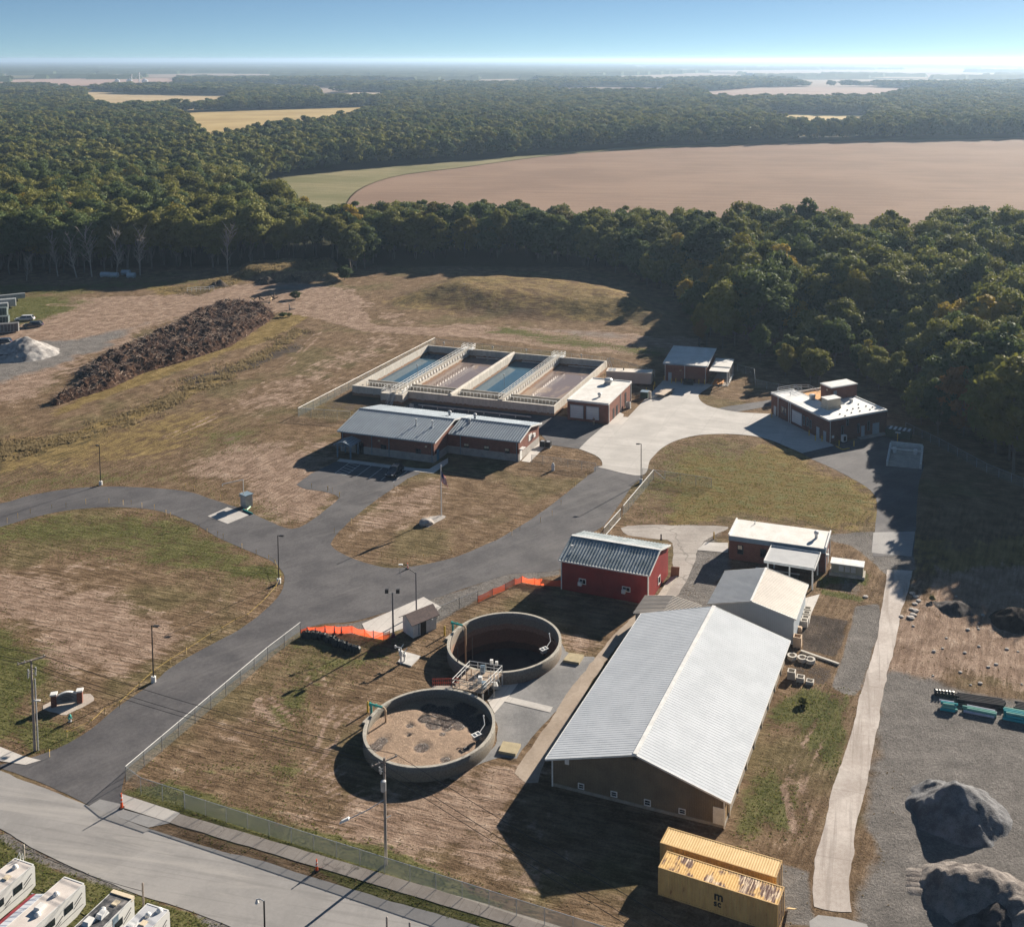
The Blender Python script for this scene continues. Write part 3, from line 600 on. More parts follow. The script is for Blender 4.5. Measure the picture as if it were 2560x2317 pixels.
def slope(b, x0, x1, ya, za, yb, zb, t, rib=None, rh=.07, rw=.05):
    """roof slab from (ya,za) up or down to (yb,zb), thickness t on top, with ribs"""
    b.hexa([(x0,ya,za),(x1,ya,za),(x1,yb,zb),(x0,yb,zb),(x0,ya,za+t),(x1,ya,za+t),(x1,yb,zb+t),(x0,yb,zb+t)])
    if rib:
        n = int((x1-x0)/rib)
        for i in range(n+1):
            x = x0 + .04 + (x1-x0-.08)*i/n; u, v = za+t+.001, zb+t+.001
            b.hexa([(x-rw/2,ya,u),(x+rw/2,ya,u),(x+rw/2,yb,v),(x-rw/2,yb,v),(x-rw/2,ya,u+rh),(x+rw/2,ya,u+rh),(x+rw/2,yb,v+rh),(x-rw/2,yb,v+rh)])
def turbine_vent(par, p, r=.3, h=.9, m=None):
    b = MB(); b.tube((p.x,p.y,p.z-.1), (p.x,p.y,p.z+h*.5), r*.7, n=12)
    b.lathe([(r*.7,p.z+h*.5),(r*1.1,p.z+h*.62),(r*1.15,p.z+h*.82),(r*.8,p.z+h),(.02,p.z+h*1.06)], 14, p.x, p.y)
    return b.build('roof_vent', m or m_galv, par)
def stack(par, p, h=1.2, r=.11, cap=True, m=None):
    b = MB(); b.tube((p.x,p.y,p.z-.1), (p.x,p.y,p.z+h), r, n=10)
    b.tube((p.x,p.y,p.z-.05), (p.x,p.y,p.z+.15), r*2, r*1.2, n=10)
    if cap: b.tube((p.x,p.y,p.z+h+.04), (p.x,p.y,p.z+h+.28), r*1.9, n=10)
    return b.build('flue_pipe', m or m_white, par)

# ================================================================ OFFICE BUILDING (two gabled wings)
O = empty('office_building', (-57.0, 225.6, 0), R(-18.4), 'long brick office building with blue-grey ribbed roof and a gabled entrance porch', 'building')
sl_ = .217
b = MB(); b.ext([(.5,0),(.5,4.42),(9.2,6.3),(17.9,4.42),(17.9,0)], .5, 22.5); b.ext([(6.6,0),(6.6,4.4),(12.25,5.62),(17.88,4.4),(17.88,0)], 22.5, 38.8); b.build('wall', m_brick, O)
b = MB(); b.box(.46,.46,0,22.54,17.94,1.6); b.box(22.54,6.56,0,38.84,17.92,1.597); b.build('plinth', m_block, O)
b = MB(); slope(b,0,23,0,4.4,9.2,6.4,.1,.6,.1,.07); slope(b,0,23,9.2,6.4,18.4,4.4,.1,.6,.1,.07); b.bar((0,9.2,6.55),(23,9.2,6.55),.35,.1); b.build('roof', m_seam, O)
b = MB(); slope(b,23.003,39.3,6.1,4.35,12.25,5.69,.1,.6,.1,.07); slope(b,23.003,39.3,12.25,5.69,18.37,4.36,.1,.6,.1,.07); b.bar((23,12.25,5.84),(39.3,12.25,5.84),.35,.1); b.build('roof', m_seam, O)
for x, ys in ((-.03,((0,4.42),(9.2,6.42),(18.4,4.42))),(23.05,((0,4.42),(9.2,6.42),(18.4,4.42))),(39.34,((6.1,4.37),(12.25,5.71),(18.4,4.37)))):
    b = MB()
    for p, q in zip(ys[:-1], ys[1:]): b.bar((x,p[0],p[1]),(x,q[0],q[1]),.07,.34)
    b.build('rake_trim', m_white, O)
b = MB()
for x0, x1, y, z in ((0,23,-.08,4.38),(23.1,39.3,6.02,4.33),(0,39.3,18.48,4.36)): b.box(x0,y-.07,z-.1,x1,y+.07,z+.1)
b.build('gutter', m_bluegrey, O)
for r in (((890,745),(980,835)),((1475,815),(1565,905))): window(O,'f',.5,wrect(O,'d5',*r,'f',.5),m_dark)
for r, bl in ((((535,590),(620,670)),(.95,.35)),(((872,630),(962,712)),(.9,.3)),(((1222,672),(1305,768)),(.8,.45))): window(O,'f',6.6,wrect(O,'d6',*r,'f',6.6),m_dark,(1,1),bl)
for x in (1.0, 8.0, 12.1, 22.1): downpipe(O,'f',.46,x,4.3)
for x in (25.6, 38.4): downpipe(O,'f',6.56,x,4.2)
door(O,'r',22.54,(1.6,2.7,.05,2.3), worn('blue_door_paint',(.09,.22,.32),(.07,.18,.27),.5), label='blue side door')
door(O,'r',38.84,(7.1,8.2,.05,2.25), m_white); plate(O,'door_canopy','r',38.8,(6.9,8.5,2.45,2.62),.8,m_white)
plate(O,'wall_sign','r',38.8,wrect(O,'d6',(1622,455),(1672,520),'r',38.8),.06,m_white)
plate(O,'wall_light','r',38.8,wrect(O,'d6',(1682,435),(1712,470),'r',38.8),.4,m_white)
for x in (9.6,20.6): plate(O,'wall_light','f',.5,(x,x+.35,3.2,3.45),.3,m_cream)
f1 = lambda x, y: 4.5 + sl_*min(y, 18.4-y)
for q in ((1480,425),(1752,452)): stack(O, onroof(O,'d5',*q,f1), 1.15, .13)
for q in ((296,128),(722,175)): turbine_vent(O, onroof(O,'d6',*q,lambda x,y: 4.5+sl_*(18.4-y)), .36, 1.1)
turbine_vent(O, onroof(O,'d6',628,255,lambda x,y: 4.45+.218*(y-6.1)), .3, .95)
b = MB()   # porch
b.hexa([(1.2,-3.3,2.75),(3.35,-3.3,3.45),(3.35,1,3.45),(1.2,1,2.75),(1.2,-3.3,2.85),(3.35,-3.3,3.56),(3.35,1,3.56),(1.2,1,2.85)])
b.hexa([(3.35,-3.3,3.452),(5.5,-3.3,2.75),(5.5,1,2.75),(3.35,1,3.452),(3.35,-3.3,3.562),(5.5,-3.3,2.85),(5.5,1,2.85),(3.35,1,3.562)])
for i in range(10):
    y = -3.25 + i*.45
    for sx, xa in ((1,1.2),(-1,5.5)): b.bar((xa,y,2.88),(3.35,y,3.6),.05,.06)
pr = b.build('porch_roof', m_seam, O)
b = MB(); b.bar((1.15,-3.35,2.8),(3.35,-3.35,3.5),.08,.28); b.bar((5.55,-3.35,2.8),(3.35,-3.35,3.5),.08,.28); b.box(1.5,-3.0,2.5,5.2,-2.8,2.72); b.build('porch_fascia', m_bluegrey, pr)
for x, y in ((1.8,-2.9),(4.9,-2.9),(1.8,.1),(4.9,.1)): MB().box(x-.13,y-.13,0,x+.13,y+.13,2.6).build('porch_column', m_bluegrey, O)
d = plate(O,'entrance_door','f',.46,(4.2,6.0,.05,2.4),.06,m_glass); pbox(MB(),'f',.4,5.05,5.15,.05,2.4,.05).build('door_frame',m_dark,d)

# ================================================================ BRICK GARAGE beside the basins
O = empty('brick_garage', (-8.9, 246.1, 0), R(-18.3), 'brick garage with white flat roof and two roller doors beside the settling basins', 'building')
MB().box(0,0,0,9.9,18,4.55).build('wall', m_brick, O)
b = MB(); b.box(.1,.1,4.55,9.8,17.9,4.68); b.build('roof', m_membr, O)
b = MB(); 
for q in ((-.1,-.1,10.0,.12),(-.1,17.88,10,18.1),(-.1,.12,.12,17.88),(9.78,.12,10,17.88)): b.box(q[0],q[1],4.42,q[2],q[3],4.86)
b.build('parapet_cap', m_white, O)
shutterdoor(O,'f',0,wrect(O,'d2',(752,612),(878,752),'f',0)); shutterdoor(O,'f',0,wrect(O,'d2',(912,628),(1035,768),'f',0))
for r in (((1178,655),(1192,745)),((1210,625),(1226,710)),((1298,495),(1312,620))): door(O,'r',9.9,wrect(O,'d2',*r,'r',9.9),m_dark)
for y in (.4, 9.3, 17.5): downpipe(O,'r',9.9,y,4.4,m_white)
f0 = lambda x, y: 4.68
turbine_vent(O, onroof(O,'d2',1043,535,f0), .42, 1.0)
p = onroof(O,'d2',1132,400,f0); b = MB(); b.box(p.x-.8,p.y-.8,4.68,p.x+.8,p.y+.8,5.1); b.lathe([(.75,5.1),(1.0,5.4),(1.05,5.8),(.7,6.05),(.02,6.12)],16,p.x,p.y); b.build('roof_fan', m_galv, O)
p = onz(O,'d2',1335,640,0); b = MB(); b.box(p.x-.55,p.y-.5,.1,p.x+.55,p.y+.5,1.5); ac = empty('air_conditioner', W('d2',1335,645), R(-18.3), 'grey air conditioner unit standing against the side of the two-door brick garage', 'air conditioner')
MB().box(-.5,-.45,.08,.5,.45,1.45).build('casing', m_galv, ac); b = MB(); b.lathe([(.36,1.45),(.36,1.5),(.05,1.5)],16); b.build('fan_grille', m_dark, ac); MB().box(-.6,-.55,0,.6,.55,.08).build('plinth', m_conc_w, ac)

# ================================================================ HEADWORKS building
H_ = empty('headworks_building', (48.4, 230.8, 0), R(26), 'large brick process building with white flat roof, rooftop unit and square stair tower', 'building'); O = H_
b = MB(); b.box(0,0,0,15.9,11.4,4.85); b.box(0,11.4,0,6.4,21.8,4.849); b.build('wall', m_brick2, O)
b = MB(); b.box(6.4,11.4,0,16.2,20.5,4.3); b.build('rear_wall', m_brick2, O)
b = MB(); b.box(.15,.15,4.85,15.75,11.25,4.95); b.box(.15,11.25,4.85,6.25,21.6,4.949)
b.build('roof', worn('patched_roof_membrane', (.70,.71,.70), (.55,.56,.56), .6, sc=.35, sc2=1.5, spec=.4), O)
b = MB()
for q in ((-.12,-.12,16.02,.12),(-.12,.12,.12,21.92),(15.78,.12,16.02,11.5),(.12,21.68,6.5,21.92)): b.box(q[0],q[1],4.72,q[2],q[3],5.12)
b.build('parapet_cap', m_white, O)
b = MB(); b.box(6.6,11.6,4.3,15.9,20.3,4.4); b.build('terrace_deck', worn('orange_deck_boards',(.62,.33,.12),(.48,.25,.09),.8,sc2=4), O)
b = MB(); b.box(6.4,20.3,4.3,16.2,20.5,4.85); b.box(6.3,11.5,4.3,6.5,21,5.0); b.build('terrace_parapet', m_white, O)
def rail(b, pts, h=1.05, z=0, r=.035, post=1.6):
    for a, c in zip(pts[:-1], pts[1:]):
        a = Vector((a[0],a[1],z if len(a)<3 else a[2])); c = Vector((c[0],c[1],z if len(c)<3 else c[2])); L = (c-a).length; n = max(1, round(L/post))
        for k in (h, h*.55): b.tube(a+Vector((0,0,k)), c+Vector((0,0,k)), r, n=5)
        for i in range(n+1):
            p = a.lerp(c, i/n); b.tube(p, p+Vector((0,0,h)), r, n=5)
b = MB(); rail(b, [(1.5,21.5),(3.5,21.7),(6.4,21.7),(9.5,20.4),(9.5,15.2)], 1.1, 4.95, .05); rail(b, [(6.4,21.7),(6.4,18.6)], 1.1, 4.95, .05); b.build('railing', m_galv, O)
b = MB(); b.box(9.1,11.15,4.0,16.5,15.0,7.75); tw = b.build('tower', m_brick2, O)
b = MB(); b.box(8.95,11.0,7.75,16.65,15.15,7.95); b.box(9.1,11.15,7.95,16.5,15.0,8.0); b.build('tower_roof', m_white, tw)
plate(tw,'tower_door','f',11.15,(9.8,10.7,5.0,7.0),.06,m_bluegrey); plate(tw,'wall_light','l',9.1,(12.3,12.7,6.9,7.2),.2,m_cream)
fz = lambda x, y: 4.95
p = onroof(O,'d4',835,470,fz); b = MB(); b.box(p.x-1.6,p.y-.2,4.95,p.x+2.2,p.y+2.4,5.35); b.box(p.x-1.5,p.y-.05,5.35,p.x+2.1,p.y+2.2,7.2)
ru = b.build('rooftop_unit', m_beige, O); MB().box(p.x-1.6,p.y-.2,7.2,p.x+2.2,p.y+2.35,7.3).build('unit_lid', m_white, ru)
MB().add([(p.x+2.11,p.y,6.6),(p.x+3.0,p.y,5.9),(p.x+3.0,p.y+2.1,5.9),(p.x+2.11,p.y+2.1,6.6),(p.x+2.11,p.y,5.5),(p.x+3.0,p.y,5.7),(p.x+3.0,p.y+2.1,5.7),(p.x+2.11,p.y+2.1,5.5)],[(0,1,2,3),(4,7,6,5),(0,4,5,1),(1,5,6,2),(2,6,7,3)]).build('air_hood', m_galv, ru)
for q, r_, h_ in (((598,360),.75,1.25),((1045,390),.45,.8)):
    p = onroof(O,'d4',*q,fz); b = MB(); b.lathe([(r_*.9,4.95),(r_*.9,4.95+h_*.5),(r_,4.95+h_*.6),(r_,4.95+h_*.9),(.02,4.95+h_)],14,p.x,p.y); b.build('roof_fan', m_galv, O)
for q in ((1128,420),(1130,460),(1065,470),(1000,485),(1048,515),(1145,495),(1215,440),(975,552),(915,530),(1260,480),(1290,450)):
    p = onroof(O,'d4',*q,fz); MB().box(p.x-.12,p.y-.12,4.95,p.x+.12,p.y+.12,5.15).build('pipe_support', m_dark, O)
b = MB(); p = onroof(O,'d4',350,315,fz); b.tube((p.x,p.y,4.95),(p.x,p.y,5.9),.05); b.build('vent_pipe', m_galv, O)
# left long wall of the headworks is the local x=0 face
for r in (((160,430),(185,545)),((648,668),(680,800)),((728,715),(757,842))): door(O,'l',0,wrect(O,'d4',*r,'l',0))
shutterdoor(O,'l',0,wrect(O,'d4',(370,475),(478,665),'l',0), m_shutterw)
for r in (((245,435),(272,520)),((283,455),(300,545)),((495,545),(515,655)),((535,560),(555,670)),((570,590),(590,695))): window(O,'l',0,wrect(O,'d4',*r,'l',0),m_bluegrey,(0,1))
for x in (208,330,350): downpipe(O,'l',0,onwall(O,'d4',x,560,'l',0)[0],4.7,m_white)
for r in (((1160,665),(1195,775)),((1290,635),(1362,755))): door(O,'f',0,wrect(O,'d4',*r,'f',0))
for r in (((1118,640),(1140,740)),((1232,610),(1255,715)),((990,585),(1012,655)),((930,665),(955,760))): window(O,'f',0,wrect(O,'d4',*r,'f',0),m_bluegrey,(0,1))
downpipe(O,'f',0,.3,4.7,m_white); plate(O,'wall_plate','f',0,wrect(O,'d4',(822,775),(848,800),'f',0),.04,m_white)
plate(O,'door_apron','f',0,(7.6,15.2,.02,.1),1.6,m_conc_w)

# ================================================================ TOP BRICK BUILDING with canopy
O = empty('filter_building', W('d3',120,515), R(-15), 'square brick building with pale single-pitch roof at the edge of the woods', 'building')
hb = 4.6
b = MB(); b.ext([(0,0),(0,hb),(13.5,hb+.9),(13.5,0)], 0, 10.9); b.build('wall', m_brick, O)
b = MB(); b.hexa([(-.3,-.35,hb),(11.2,-.35,hb),(11.2,13.9,hb+.95),(-.3,13.9,hb+.95),(-.3,-.35,hb+.16),(11.2,-.35,hb+.16),(11.2,13.9,hb+1.11),(-.3,13.9,hb+1.11)]); b.build('roof', m_membr, O)
for x in (11.25,-.35): MB().bar((x,-.4,hb+.1),(x,13.9,hb+1.05),.1,.36).build('rake_trim', m_white, O)
MB().box(-.35,-.5,hb-.15,11.3,-.352,hb+.14).build('gutter', m_bluegrey, O)
door(O,'f',0,wrect(O,'d3',(172,395),(218,520),'f',0))
for x in (.15,5.3,10.7): downpipe(O,'f',0,x,hb-.1,m_white)
plate(O,'wall_light','f',0,(4.0,4.4,3.0,3.25),.3,m_cream); stack(O, onroof(O,'d3',545,290,lambda x,y: hb+.2), .5, .05, False, m_galv)
K = empty('lean_to_canopy', W('d3',995,585), R(-15), 'white posted canopy over an orange timber store beside the brick building at the wood edge', 'canopy')
b = MB(); b.hexa([(-4.6,-.4,3.55),(.3,-.4,3.55),(.3,10.5,3.95),(-4.6,10.5,3.95),(-4.6,-.4,3.7),(.3,-.4,3.7),(.3,10.5,4.1),(-4.6,10.5,4.1)]); b.build('roof', m_membr, K)
MB().box(-4.6,3.0,3.86,.3,3.15,4.0).build('roof_seam', m_galv, K)
for y in (0,3.3,6.6,9.9):
    MB().box(-.1,y-.1,0,.1,y+.1,3.6).build('post', m_white, K)
MB().box(-4.2,-.6,.02,.3,10.3,.12).build('slab', m_conc_w, K)
K2 = empty('timber_stack', K.location + Vector((-1.4, .5, .12)), R(-15), 'stack of orange sawn timber lying under the lean-to canopy', 'timber')
for i in range(6):
    b = MB(); b.box(-2.2+i*.42,-.6+.25*(i%3),0,-1.85+i*.42,3.4+.3*(i%2),.25+.12*(i%3)); b.build('plank', worn('orange_plank_%d' % i,(.62,.31,.12),(.5,.24,.08),.8) if i == 0 else bpy.data.materials['orange_plank_0'], K2)
b = MB(); rail(b, [(.4,1),(.4,7)], 1.0, 0, .05); b.build('handrail', m_white, K)

# ================================================================ BRICK BUILDING with white parapet, canopy
O = empty('blower_building', W('E',465,203), R(-18.3), 'single-storey brick building with white parapet roof north of the white metal shed', 'building')
z3 = 3.2; dpt = onz(O,'e3',355,92,4.1).y; wd = onz(O,'e3',1500,508,4.1).x
b = MB(); b.box(.05,.05,0,wd-.05,dpt-.05,z3); b.build('wall', m_brick2, O)
b = MB(); b.box(0,0,z3,wd,dpt,3.95); b.build('fascia', m_bluegrey, O)
b = MB(); b.box(-.05,-.05,3.95,wd+.05,dpt+.05,4.05); b.build('roof', m_membr, O)
b = MB(); b.box(-.1,-.05,4.05,.12,dpt,4.3); b.box(wd-.1,-.05,4.05,wd+.12,dpt,4.3); b.build('parapet_cap', m_white, O)
for r in (((335,432),(415,565)),((640,485),(722,612))): window(O,'f',.05,wrect(O,'e3',*r,'f',0),m_dark,(0,1),(.8,.5) if r[0][0]<400 else None)
p = onroof(O,'e3',1382,345,lambda x,y: 4.05); turbine_vent(O, p, .35, 1.2); p = onroof(O,'e3',570,155,lambda x,y:4.05); stack(O, p, .6, .06, False)
plate(O,'wall_light','r',wd-.05,(.4,.9,2.6,2.9),.5,m_white); door(O,'r',wd-.05,(3.2,4.3,.05,2.2),m_door); downpipe(O,'r',wd-.05,.2,3.2,m_white); downpipe(O,'r',wd-.05,dpt-.6,3.2,m_white)
K = empty('carport_canopy', W('e3',1315,1045), R(-20), 'flat grey carport canopy on white posts in front of the brick building', 'canopy')
p4 = [onz(K,'E',655,210,3.6), onz(K,'E',915,258,3.6), onz(K,'E',942,172,3.6), onz(K,'E',692,133,3.6)]
x0, x1, y0, y1 = p4[0].x, p4[1].x, (p4[0].y+p4[1].y)/2, (p4[2].y+p4[3].y)/2
b = MB(); b.box(x0,y0,3.42,x1,y1,3.55); b.build('roof', worn('grey_roof_sheet',(.42,.43,.44),(.36,.37,.38),.6,sc=.5), K)
b = MB()
for q in ((x0-.1,y0-.12,x1+.1,y0),(x0-.1,y1,x1+.1,y1+.12),(x0-.1,y0,x0,y1),(x1,y0,x1+.1,y1)): b.box(q[0],q[1],3.32,q[2],q[3],3.74)
b.build('fascia', m_white, K)
for x, y in ((x1-.35,y0+.3),((x0+x1)/2,y0+.3),(x0+.5,y0+.3),(x1-.35,y1-.3),(x0+.5,y1-.3)): MB().box(x-.11,y-.11,0,x+.11,y+.11,3.42).build('post', m_white, K)
E_ = empty('storage_trough', K.location + Vector((-5.2,2.0,0)), R(-20), 'dark open steel hopper standing half under the grey carport canopy', 'container')
b = MB(); b.box(-3.4,-1.2,.6,3.4,1.2,.7); b.box(-3.4,-1.2,.7,3.4,-1.1,1.7); b.box(-3.4,1.1,.7,3.4,1.2,1.7); b.box(-3.4,-1.1,.7,-3.3,1.1,1.7); b.box(3.3,-1.1,.7,3.4,1.1,1.7); b.build('tub', m_dark, E_)
b = MB(); b.box(-3.5,-1.3,1.7,3.5,-1.1,1.78); b.box(-3.5,1.1,1.7,3.5,1.3,1.78); b.box(-3.5,-1.1,1.7,-3.3,1.1,1.78); b.build('rim', m_galv, E_)
for x in (-2.2,2.2): MB().tube((x,-1.1,.4),(x,1.1,.4),.4,n=14).build('wheel', m_black, E_)
E_ = empty('generator', W('e3',1580,830), R(-17), 'beige generator cabinet with white lid at the end of the parapet-roofed brick building', 'generator')
MB().box(0,0,.4,5.0,1.9,1.9).build('cabinet', worn('olive_beige_panel',(.30,.29,.23),(.24,.235,.19),.6), E_); MB().box(-.15,-.15,1.9,5.15,2.05,2.05).build('lid', m_white, E_)
MB().box(-.3,-.3,0,5.3,2.2,.4).build('base', m_conc_w, E_)
for x in (1.2,2.2,3.1): plate(E_,'access_panel','f',0,(x,x+.75,.8,1.7),.03,m_galv)

# ================================================================ RED BARN
O = empty('red_barn', (-7.0, 165.3, 0), R(-20.3), 'dark red metal-clad barn with weathered grey ribbed roof', 'building')
m_red = ribbed('red_wall_sheet', (.25,.028,.026), (.19,.022,.022), 0, .23, .6, 0, .5, .18); m_redy = ribbed('red_gable_sheet', (.25,.028,.026), (.19,.022,.022), 1, .23, .6, 0, .5, .18)
b = MB(); b.ext([(0,0),(0,4.85),(5.2,6.35),(10.4,4.85),(10.4,0)], 0, 14.3); 
o = b.build('wall', [m_red, m_redy], O); 
for p_ in o.data.polygons: p_.material_index = 1 if abs(p_.normal.x) > .5 else 0
m_oldroof = ribbed('weathered_roof_sheet', (.40,.44,.46), (.17,.21,.225), 0, .35, .5, .2, .1, .1, ((.42,.42,.42), (.6,.25,1)))
b = MB(); slope(b,-.3,14.6,-.35,4.78,5.2,6.38,.08,.5,.1,.08); slope(b,-.3,14.6,5.2,6.38,10.75,4.78,.08,.5,.1,.08); b.build('roof', m_oldroof, O)
MB().bar((-.3,5.2,6.52),(14.6,5.2,6.52),.5,.08).build('ridge_cap', m_white, O)
b = MB()
for x in (-.34,14.64):
    b.bar((x,-.35,4.78),(x,5.2,6.4),.07,.25); b.bar((x,10.75,4.78),(x,5.2,6.4),.07,.25)
b.box(-.3,-.5,4.68,14.6,-.352,4.88)
for x in (.0,14.3): b.box(x-.09,-.05,0,x+.09,.12,4.7)
b.build('white_trim', m_white, O)
for r in (((1450,548),(1490,585)),((1692,592),(1738,628))): window(O,'f',0,wrect(O,'D',*r,'f',0),None,(1,0),None,None,.1)
for r in (((1448,565),(1468,588)),((1692,608),(1712,632))): plate(O,'window_unit','f',-.07,wrect(O,'D',*r,'f',-.07),.4,m_white)
window(O,'r',14.3,wrect(O,'D',(1893,545),(1905,572),'r',14.3),None,(0,0),None,None,.1)
stack(O, onroof(O,'D',1412,405,lambda x,y: 4.9+.288*y), .9, .09); p = onroof(O,'D',1910,333,lambda x,y: 4.9+.288*(10.4-y)); stack(O, p, .9, .12, False, m_dark)
b = MB(); b.box(14.9,3,0.02,16.0,10.5,.16); b.build('door_ramp', m_conc_w, O)
bo = MB(); bo.add([(0,0,0),(1.4,.3,0),(1.5,.25,1.6),(.15,0,1.8),(0,.08,0),(1.4,.38,0),(1.5,.33,1.6),(.15,.08,1.8)],[(0,1,2,3),(7,6,5,4),(0,4,5,1),(1,5,6,2),(2,6,7,3),(3,7,4,0)])
e = bo.build('plywood_sheet', worn('rusty_board',(.28,.12,.07),(.2,.08,.05),.8)); e.location = W('D',1962,545); tag(e,'rust-brown board leaning against the far end of the red barn','board')

# ================================================================ BIG METAL-ROOFED BARN
O = empty('storage_barn', (-6.1, 118.8, 0), R(-20.1), 'very large barn with white corrugated metal roof and brown board walls', 'building'); BARN = O
L_ = 34.3; wb = 20.1
mw = ribbed('brown_board_wall', (.20,.155,.105), (.135,.105,.07), 0, .2, .8, 0, .8, .22); mw2 = ribbed('tan_board_wall', (.30,.20,.10), (.22,.145,.075), 1, .2, .8, 0, .8, .22)
b = MB(); b.exty([(0,.35),(0,3.35),(wb/2,6.15),(wb,3.35),(wb,.35)], 0, L_); o = b.build('wall', [mw, mw2], O)
for p_ in o.data.polygons: p_.material_index = 1 if abs(p_.normal.x) > .5 else 0
b = MB(); b.box(-.06,-.06,0,wb+.06,L_+.06,.36); b.build('skirt_board', worn('pale_skirt',(.30,.275,.24),(.22,.2,.17),.9,sc2=6), O)
m_roofw = worn('white_corrugated_roof', (.56,.59,.62), (.49,.52,.55), .8, 0, .35, 3, .05, .12)
def sx(b, x0, z0, x1, z1, y0, y1, t): b.hexa([(x0,y0,z0),(x1,y0,z1),(x1,y1,z1),(x0,y1,z0),(x0,y0,z0+t),(x1,y0,z1+t),(x1,y1,z1+t),(x0,y1,z0+t)])
def yribs(b, x0, z0, x1, z1, y0, y1, p, w_=.045, h_=.035):
    n = int((y1-y0)/p)
    for i in range(n+1):
        y = y0 + .03 + (y1-y0-.06)*i/n; sx(b, x0, z0, x1, z1, y-w_/2, y+w_/2, h_)
b = MB(); sx(b,-.75,3.2,wb/2,6.2,-.35,L_+.3,.06); sx(b,wb/2,6.2,wb+.75,3.2,-.35,L_+.3,.06); yribs(b,-.75,3.261,wb/2,6.261,-.35,L_+.3,.457,.05,.018); yribs(b,wb/2,6.261,wb+.75,3.261,-.35,L_+.3,.457,.05,.018); b.build('roof', m_roofw, O)
MB().bar((wb/2,-.36,6.34),(wb/2,L_+.32,6.34),.5,.07).build('ridge_cap', m_white, O)
b = MB(); 
for y in (-.39,L_+.34): b.bar((-.78,y,3.16),(wb/2,y,6.2),.06,.2); b.bar((wb+.78,y,3.16),(wb/2,y,6.2),.06,.2)
for x in (-.09,wb-.03): b.box(x,-.14,.0,x+.16,-.062,3.3)
b.box(-.83,-.36,3.1,-.752,L_+.3,3.28); b.box(wb+.752,-.36,3.1,wb+.83,L_+.3,3.28)
b.build('white_trim', m_white, O)
for r in (((1445,348),(1480,388)),((1628,392),(1665,432)),((1815,438),(1853,482))): window(O,'f',0,wrect(O,'G',*r,'f',0),None,(0,1),None,None,.1)
window(O,'f',0,wrect(O,'H',(203,458),(240,496),'f',0),None,(0,1),None,None,.1); plate(O,'vent_cover','f',0,wrect(O,'G',(1372,215),(1395,248),'f',0),.08,m_white)
door(O,'f',-.02,wrect(O,'H',(384,450),(438,550),'f',0),m_white,label='white entrance door with a small pane'); plate(O,'gable_vent','f',0,wrect(O,'G',(1752,195),(1776,222),'f',0),.1,m_dark)
for i in range(8): pbox(MB(),'r',wb+.06,2+i*4.2,2.25+i*4.2,0,3.1,.12,0).build('buttress_post', m_beige, O)
# small ridged roof between the barns
O2 = empty('lean_to_shed', W('E',60,500,2.9).xyz*Vector((1,1,0)) if False else Vector((W('E',170,405,3.6).x, W('E',170,405,3.6).y, 0)), R(-20.1), 'small shed with cream ribbed roof squeezed behind the big white-roofed barn', 'shed')
m_rib = ribbed('cream_ribbed_roof', (.56,.51,.45), (.47,.43,.38), 1, .4, .5, .05, .3, .15)
b = MB(); sx(b,-4.4,2.85,0,3.6,-5.2,.3,.07); sx(b,0,3.6,4.4,2.85,-5.2,.3,.07); yribs(b,-4.4,2.92,0,3.67,-5.2,.3,.4,.1,.08); yribs(b,0,3.67,4.4,2.92,-5.2,.3,.4,.1,.08); b.build('roof', m_rib, O2)
MB().exty([(-4.1,0),(-4.1,2.85),(0,3.55),(4.1,2.85),(4.1,0)],-5,0).build('wall', m_beige, O2)
# ================================================================ WHITE METAL SHED
P0 = W('E',805,655); O = empty('white_shed', P0, R(-19.8), 'pale blue-white metal shed with grey and cream ribbed gable roof between barn and brick building', 'building')
ws = 12.2; ds = 10.2; ze = 4.0; zr = 5.45
b = MB(); b.exty([(-ws,0),(-ws,ze),(-ws/2,zr),(0,ze),(0,0)],0,ds); b.build('wall', ribbed('white_wall_sheet',(.52,.58,.63),(.46,.52,.57),0,.3,.5,0,.3,.12), O)
b = MB(); sx(b,-ws-.35,ze-.05,-ws/2,zr+.03,-.3,ds+.3,.07); yribs(b,-ws-.35,ze+.02,-ws/2,zr+.1,-.3,ds+.3,.4,.09,.07); b.build('roof', ribbed('grey_ribbed_roof',(.62,.63,.63),(.54,.55,.555),1,.4,.8,0,.2,.15), O, ); 
b = MB(); sx(b,-ws/2,zr+.03,.35,ze-.05,-.3,ds+.3,.07); yribs(b,-ws/2,zr+.1,.35,ze+.02,-.3,ds+.3,.4,.03,.03); o = b.build('roof', m_rib, O)
b = MB(); b.bar((-ws/2,-.32,zr+.17),(-ws/2,ds+.32,zr+.17),.3,.06)
for y in (-.33,ds+.33): b.bar((-ws-.4,y,ze-.05),(-ws/2,y,zr+.06),.06,.2); b.bar((.4,y,ze-.05),(-ws/2,y,zr+.06),.06,.2)
b.box(.352,-.3,ze-.15,.43,ds+.3,ze+.02); b.build('white_trim', m_white, O)
